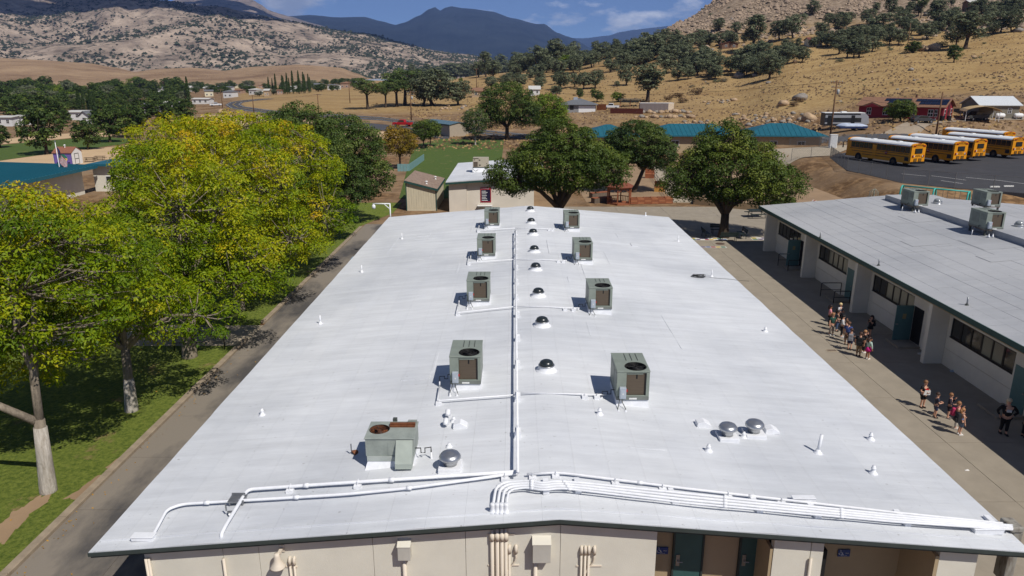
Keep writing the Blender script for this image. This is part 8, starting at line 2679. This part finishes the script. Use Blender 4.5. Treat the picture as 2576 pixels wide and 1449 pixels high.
def person(label, u, v, h, face, shirt, pants, hair, arms=('down', 'down'), legs='long', sleeves='short', skin=0, shoe=(40, 38, 38), longhair=False, step=.0, loc=None, wide=1.0, top2=None):
    p = G(u, v, .02) if loc is None else Vector(loc)
    t = thing('person', label, 'person', p, face)
    S = SKIN[skin]
    hd = .148 if h < 1.5 else .132          # head height as a share of stature
    nz = 1 - hd
    def sc_(q): return (q[0] * h, q[1] * h, q[2] * h)
    w = wide
    V = [((0, 0, .5), .078 * w), ((0, 0, .6), .07 * w), ((0, .004, .72), (.088 * w, .066 * w)), ((0, .006, nz - .025), .033), ((0, -.008, nz + hd * .32), hd * .36), ((0, -.004, nz + hd * .74), hd * .4)]
    E = [(0, 1), (1, 2), (2, 3), (3, 4), (4, 5)]
    J = {}
    for s, sg in (('l', 1), ('r', -1)):
        i = len(V)
        st = step * sg
        V += [((sg * .05, 0, .46), .056 * w), ((sg * .052, -.012 - st * .4, .265), .038), ((sg * .054, .012 - st, .06), .026), ((sg * .06, -.07 - st, .022), .022)]
        E += [(0, i), (i, i + 1), (i + 1, i + 2), (i + 2, i + 3)]
        e, wr = ARMS[arms[0 if sg > 0 else 1]]
        k = len(V)
        V += [((sg * .112 * w, .004, .775), .036), ((sg * e[0] * w, e[1], e[2]), .027), ((sg * wr[0], wr[1], wr[2]), .02)]
        E += [(2, k), (k, k + 1), (k + 1, k + 2)]
        J[s] = (i, k)
    skin_obj('body', [(sc_(q), tuple(a * h for a in r) if isinstance(r, tuple) else r * h) for q, r in V], E, S, t)
    # clothing
    cv = [((0, 0, .49), .088 * w), ((0, 0, .6), .08 * w), ((0, .004, .72), (.1 * w, .078 * w)), ((0, .006, .8), .05)]
    ce = [(0, 1), (1, 2), (2, 3)]
    for s, sg in (('l', 1), ('r', -1)):
        k = J[s][1]
        a, b, c = V[k][0], V[k + 1][0], V[k + 2][0]
        i = len(cv)
        if sleeves == 'none':
            continue
        mid = tuple(a[q] * .35 + b[q] * .65 for q in range(3))
        cv += [(a, .044), (mid if sleeves == 'short' else b, .038)]
        ce += [(2, i), (i, i + 1)]
        if sleeves == 'long':
            cv.append((tuple(b[q] * .15 + c[q] * .85 for q in range(3)), .028))
            ce.append((i + 1, i + 2))
    skin_obj('shirt', [(sc_(q), tuple(a * h for a in r) if isinstance(r, tuple) else r * h) for q, r in cv], ce, cloth(shirt), t)
    if legs == 'skirt':
        MB().lathe([(.085 * h * w, .56 * h), (.1 * h * w, .48 * h), (.135 * h * w, .37 * h), (.12 * h * w, .375 * h)], n=16).build('skirt', cloth(pants), t, smooth=True)
    else:
        pv = [((0, 0, .53), .087 * w)]
        pe = []
        for s, sg in (('l', 1), ('r', -1)):
            i = J[s][0]
            a, b, c = V[i][0], V[i + 1][0], V[i + 2][0]
            k = len(pv)
            end = b if legs == 'short' else tuple(b[q] * .12 + c[q] * .88 for q in range(3))
            if legs == 'short':
                end = tuple(a[q] * .12 + b[q] * .88 for q in range(3))
                pv += [(a, .064 * w), (end, .056 * w)]
                pe += [(0, k), (k, k + 1)]
            else:
                pv += [(a, .064 * w), (b, .05), (end, .042)]
                pe += [(0, k), (k, k + 1), (k + 1, k + 2)]
        skin_obj('trousers', [(sc_(q), r * h) for q, r in pv], pe, cloth(pants), t)
    for s, sg in (('l', 1), ('r', -1)):
        a, b = V[J[s][0] + 2][0], V[J[s][0] + 3][0]
        MB().box(((a[0] + b[0]) / 2 * h, (a[1] + b[1]) / 2 * h - .005 * h, .026 * h), (.062 * h, .155 * h, .05 * h), taper=.8).build('shoe', cloth(shoe), t, bevel=.012 * h)
        el, wr = Vector(V[J[s][1] + 1][0]), Vector(V[J[s][1] + 2][0])
        d = (wr - el).normalized()
        sd = d.cross(Vector((0, 1, .2))).normalized()
        hm = MB()
        hm.tube([wr * h, (wr + d * .045) * h], [.02 * h, .022 * h], 6)
        for f in range(4):
            o_ = sd * (.012 * (f - 1.5))
            l_ = (.036, .042, .04, .03)[f]
            hm.tube([(wr + d * .04 + o_) * h, (wr + d * (.04 + l_ * .55) + o_ * 1.1) * h, (wr + d * (.04 + l_) + o_ + Vector((0, -.008, 0))) * h], [.0065 * h, .006 * h, .005 * h], 5)
        hm.tube([(wr + d * .012 + sd * .018) * h, (wr + d * .032 + sd * .034) * h, (wr + d * .05 + sd * .036) * h], [.007 * h, .006 * h, .005 * h], 5)
        hm.build('hand', S, t, smooth=True)
    # hair and face
    hz, hr = nz + hd * .62, hd * .5
    hm = MB()
    hm.lathe([(hr * 1.0 * h, -hr * .25 * h), (hr * 1.02 * h, hr * .1 * h), (hr * .92 * h, hr * .5 * h), (hr * .6 * h, hr * .86 * h), (hr * .1 * h, hr * 1.0 * h)], (0, .016 * h, hz * h), 14)
    if longhair:
        hm.tube([(0, hr * .7 * h, (hz + .01) * h), (0, hr * .95 * h, (hz - hd * .4) * h), (0, hr * .9 * h, (hz - hd * .95) * h), (0, hr * .75 * h, (hz - hd * 1.25) * h)], [hr * .75 * h, hr * .8 * h, hr * .6 * h, hr * .25 * h], 9)
    hm.build('hair', mat('hair_%d_%d_%d' % hair, C(*hair), .6, var=.25, scale=20), t, smooth=True)
    for sg in (-1, 1): MB().lathe([(.001, -.006 * h), (.006 * h, 0), (.001, .006 * h)], (sg * .024 * h, -hd * .4 * h, (nz + hd * .5) * h), 6).build('eye', M_black, t)
    MB().box((0, -hd * .43 * h, (nz + hd * .38) * h), (.012 * h, .02 * h, .022 * h), taper=.5).build('nose', S, t)
    MB().box((0, -hd * .385 * h, (nz + hd * .2) * h), (.03 * h, .008 * h, .007 * h)).build('mouth', mat('lips', C(160, 96, 88)), t)
    if top2: MB().box((0, -.078 * h * w, .7 * h), (.11 * h, .02 * h, .07 * h)).build('shirt_print', cloth(top2), t)
    return t, p, h, face
def backpack(pr, label, c, k=1.0):
    t_, p, h, face = pr
    d = Vector((-math.sin(face), math.cos(face), 0))
    b = thing('backpack', label, 'backpack', p + d * .135 * h + Vector((0, 0, .47 * h)), face)
    m = cloth(c)
    MB().box((0, 0, .15 * h * k), (.2 * h * k, .11 * h * k, .29 * h * k), taper=.88).build('bag', m, b, bevel=.03 * h)
    MB().box((0, .07 * h * k, .09 * h * k), (.15 * h * k, .04 * h * k, .13 * h * k)).build('pocket', m, b, bevel=.012 * h)
    for sg in (-1, 1):
        MB().tube([(sg * .06 * h, -.04 * h, .28 * h), (sg * .062 * h, -.12 * h, .345 * h), (sg * .062 * h, -.235 * h, .25 * h), (sg * .07 * h, -.16 * h, .1 * h), (sg * .07 * h, -.04 * h, .04 * h)], .012 * h, 5).build('strap', m, b)
K1 = lambda x, y: (2039.3 + x / 7.712, 737.9 + y / 7.712)
K2 = lambda x, y: (2240.6 + x / 7.2, 939.2 + y / 7.2)
RT, AW, CM, LF = R(90), R(180), 0.0, R(-90)   # facing right, away, the camera, left
person('child in a pink shirt and black trousers at the far end of the queue', *K1(350, 628), 1.36, R(70), (226, 150, 160), (28, 27, 30), (40, 28, 26), ('hold', 'hold'), 'long', skin=1, longhair=True)
backpack(person('fair-haired child in a white shirt and black shorts', *K1(540, 590), 1.36, R(25), (214, 214, 214), (30, 30, 32), (214, 190, 140), ('hold', 'hold'), 'short', shoe=(200, 200, 200)), 'black backpack worn by the fair-haired child', (34, 34, 36), .8)
person('child in a green tee and grey trousers, facing the camera', *K1(392, 812), 1.4, R(15), (34, 72, 62), (150, 138, 128), (150, 110, 74), ('hip', 'down'), 'long', shoe=(190, 190, 186), step=.04)
person('child in blue jeans half hidden behind the green tee', *K1(492, 735), 1.34, R(60), (40, 40, 44), (74, 92, 124), (44, 34, 30), ('down', 'hold'), 'long')
person('child with black hair, white top and black trousers, head down', *K1(588, 850), 1.4, R(60), (196, 196, 198), (32, 30, 32), (26, 24, 26), ('face', 'hold'), 'long', 'long', shoe=(190, 188, 186), longhair=True)
person('child in pale clothes squeezed behind the blue polo', *K1(660, 930), 1.34, R(80), (186, 150, 140), (196, 190, 184), (92, 62, 44), ('face', 'hold'), 'long', shoe=(210, 208, 206))
person('child in a blue polo and brown trousers, seen from behind', *K1(690, 1000), 1.42, R(150), (56, 74, 128), (112, 88, 72), (96, 66, 46), ('down', 'hold'), 'long', wide=1.1)
backpack(person('child in navy shorts carrying a grey backpack', *K1(748, 1100), 1.3, R(150), (60, 58, 64), (40, 48, 92), (72, 48, 36), ('hold', 'hold'), 'short', shoe=(30, 30, 32)), 'grey backpack on the child in navy shorts', (132, 132, 138), 1.05)
backpack(person('child in black tee and khaki trousers near the queue front', *K1(918, 1212), 1.4, R(150), (28, 28, 30), (136, 112, 86), (70, 46, 34), ('down', 'down'), 'long', shoe=(28, 26, 26), wide=1.15), 'large black backpack on the child in khaki trousers', (26, 26, 28), 1.15)
person('light-haired child in dark clothes and white shoes in the queue', *K1(1010, 1150), 1.34, R(100), (52, 48, 50), (38, 36, 40), (168, 122, 82), ('face', 'hold'), 'long', shoe=(220, 218, 214))
person('child in a mint top and magenta skirt leading the queue', *K1(1092, 1275), 1.3, R(110), (178, 200, 188), (206, 34, 128), (56, 36, 30), ('face', 'down'), 'skirt', 'long', skin=1, shoe=(226, 222, 214), longhair=True)
backpack(person('child in a black dress standing apart in the shade', *K1(1135, 832), 1.32, R(-70), (30, 30, 32), (28, 28, 30), (48, 34, 30), ('face', 'hold'), 'skirt', longhair=True), 'black backpack on the child standing in the shade', (24, 24, 26), 1.0)
person('child in a black tee with red print, reading a paper', *K2(565, 615), 1.36, R(10), (26, 26, 28), (28, 28, 30), (128, 92, 62), ('hold', 'hold'), 'short', shoe=(52, 42, 36), wide=1.12, top2=(190, 44, 44))
pp_ = G(*K2(565, 615), .02)
o = MB().add([(-.16, 0, 0), (.16, 0, 0), (.14, -.02, .24), (-.12, -.03, .26), (-.16, .004, 0), (.16, .004, 0), (.14, -.016, .24), (-.12, -.026, .26)], [(0, 1, 2, 3), (7, 6, 5, 4), (0, 4, 5, 1), (1, 5, 6, 2), (2, 6, 7, 3), (3, 7, 4, 0)]).build('paper_sheet', M_signw)
tag(o, 'white paper sheet held by the child in black tee', 'paper').location = pp_ + Vector((-.02, -.24, .74))
person('child in a navy tee and striped shorts looking at hands', *K2(790, 800), 1.24, R(80), (52, 56, 72), (60, 68, 96), (66, 48, 38), ('hold', 'hold'), 'short', shoe=(26, 26, 28))
person('child in a dark flowered hoodie and shorts', *K2(1030, 812), 1.24, R(50), (46, 40, 52), (40, 34, 46), (140, 98, 64), ('face', 'hold'), 'short', 'long', shoe=(120, 110, 104))
backpack(person('child with hair buns, black top and white trousers', *K2(1165, 1000), 1.3, R(60), (30, 30, 32), (204, 198, 188), (146, 102, 66), ('face', 'hold'), 'long', 'none', shoe=(206, 200, 190)), 'pink backpack beside the child with hair buns', (196, 62, 104), 1.0)
backpack(person('child in a light blue tank top and denim shorts', *K2(1235, 1108), 1.26, R(85), (130, 164, 222), (104, 118, 140), (166, 118, 78), ('out', 'down'), 'short', 'none', shoe=(228, 226, 222), longhair=True), 'black patterned backpack on the child in blue tank top', (44, 44, 48), 1.2)
person('adult in black clothes with grey-blond hair and a badge', *K2(2030, 1095), 1.66, R(-15), (22, 22, 24), (24, 24, 26), (196, 180, 150), ('hip', 'back'), 'long', 'long', shoe=(40, 38, 38), longhair=True, wide=1.3, step=.05, top2=(206, 206, 206))
person('person in dark clothes at the right frame edge', *K2(2400, 1150), 1.3, R(90), (40, 38, 42), (34, 34, 38), (50, 38, 34), ('hold', 'hold'), 'long')
person('person in blue jeans walking down the ramp', 1701, 497, 1.6, R(10), (70, 62, 64), (58, 80, 128), (60, 44, 36), loc=(20.9, 91.2, .03), step=.05)
# small litter in the yard
for (u, v, lab) in ((2400, 934, 'pale blue rag lying on the yard by the wall'), (2432, 1183, 'white paper scrap on the sunny yard'), (2318, 890, 'pale floral bag on the doorstep')):
    p = G(u, v, .02)
    k_ = .4 if u == 2432 else 1.0
    o = MB().add([(-.25, -.1, .0), (.2, -.14, .0), (.28, .1, .0), (-.16, .14, .0), (-.1, -.02, .09), (.08, .02, .12)], [(0, 1, 5, 4), (1, 2, 5), (2, 3, 4, 5), (3, 0, 4), (0, 3, 2, 1)]).build('litter', mat('rag_%d' % u, C(150, 168, 186) if u == 2400 else C(214, 210, 204), .9))
    tag(o, lab, 'litter').location = p
    o.scale = (k_, k_, k_)
# fallen leaves along the kerb
rng = np.random.default_rng(6)
cl = np.c_[rng.uniform(-15.8, -15.3, 90), rng.uniform(17, 36, 90), np.full(90, .035)]
cl = np.r_[cl, np.c_[rng.uniform(-22, -12, 70), rng.uniform(18, 40, 70), np.full(70, .05)]]
V, Q, H = leaves(cl, np.full(len(cl), .12), 1, .09, .05, rng, np.full(len(cl), .95), flat=.02)
o = npmesh('fallen_leaves', V, Q, leaf_material('fallen_leaf', [(0, C(150, 110, 40)), (1, C(200, 150, 50))]), attrs={'hue': H})
tag(o, 'scattered yellow fallen leaves along the kerb', 'leaves')
struct(o, 'stuff')

# ================================================================== clouds out of frame that shade the range, and the air itself
M_cloud = mat('cloud_white', (.85, .86, .88, 1), 1.0, var=.03, spec=0)
def cloud(cx, cy, cz, w, d, seed):
    rng = np.random.default_rng(seed)
    bm = bmesh.new()
    for k in range(16):
        bmesh.ops.create_icosphere(bm, subdivisions=2, radius=1.0, matrix=Matrix.Translation((rng.uniform(-1, 1) * w, rng.uniform(-1, 1) * d, rng.uniform(-20, 60))) @ Matrix.Diagonal((*(rng.uniform(.22, .5) * w * np.array([1, .55])), rng.uniform(60, 110), 1)))
    for v_ in bm.verts: v_.co *= 1 + .06 * mnoise.fractal(v_.co / 150, 1.0, 2.0, 3)
    me = bpy.data.meshes.new('cloud')
    bm.to_mesh(me)
    bm.free()
    me.materials.append(M_cloud)
    o = bpy.data.objects.new('cloud', me)
    col.objects.link(o)
    o.location = (cx, cy, cz)
    struct(o)
for k, (u, Y, z, w_, d_) in enumerate(((560, 2950, 230, 640, 330), (120, 3150, 290, 560, 260), (800, 3300, 180, 420, 220), (380, 3000, 260, 500, 240), (560, 5900, 500, 520, 300))):
    t_ = 1900 - z
    cloud((u - U0) * cT / F * Y + .53 * t_, Y - .62 * t_, 1900, w_, d_, 60 + k)
hz = MB().bb(-18500, 18500, -16500, 18300, -8, 1600).build('haze', None)
hz.data.materials.clear()
m = bpy.data.materials.new('haze_air')
m.use_nodes = True
m.node_tree.nodes.clear()
ho = m.node_tree.nodes.new('ShaderNodeOutputMaterial')
hv = m.node_tree.nodes.new('ShaderNodeVolumePrincipled')
hv.inputs['Color'].default_value = (.32, .5, 1.0, 1)
hv.inputs['Density'].default_value = 6.0e-5
hv.inputs['Anisotropy'].default_value = 0.0
m.node_tree.links.new(hv.outputs[0], ho.inputs['Volume'])
hz.data.materials.append(m)
struct(hz, 'stuff')
tag(hz, 'thin blue haze in the air over the valley', 'haze')

# look-alikes that share a description are told apart by their order from the left
ORD = 'leftmost second third fourth fifth sixth seventh eighth ninth tenth eleventh twelfth thirteenth fourteenth fifteenth sixteenth seventeenth eighteenth nineteenth twentieth'.split()
same = {}
for o in col.objects:
    if o.parent is None and 'label' in o: same.setdefault(o['label'], []).append(o)
for lab, l in same.items():
    if 1 < len(l) <= 40:
        l.sort(key=lambda o: o.location.x / max(1, o.location.y))
        n = len(l)
        for i, o in enumerate(l):
            if i < (n + 1) // 2: o['label'] = lab + (', leftmost one' if i == 0 else ', %s from left' % ORD[i])
            else: o['label'] = lab + (', rightmost one' if i == n - 1 else ', %s from right' % ORD[n - 1 - i])
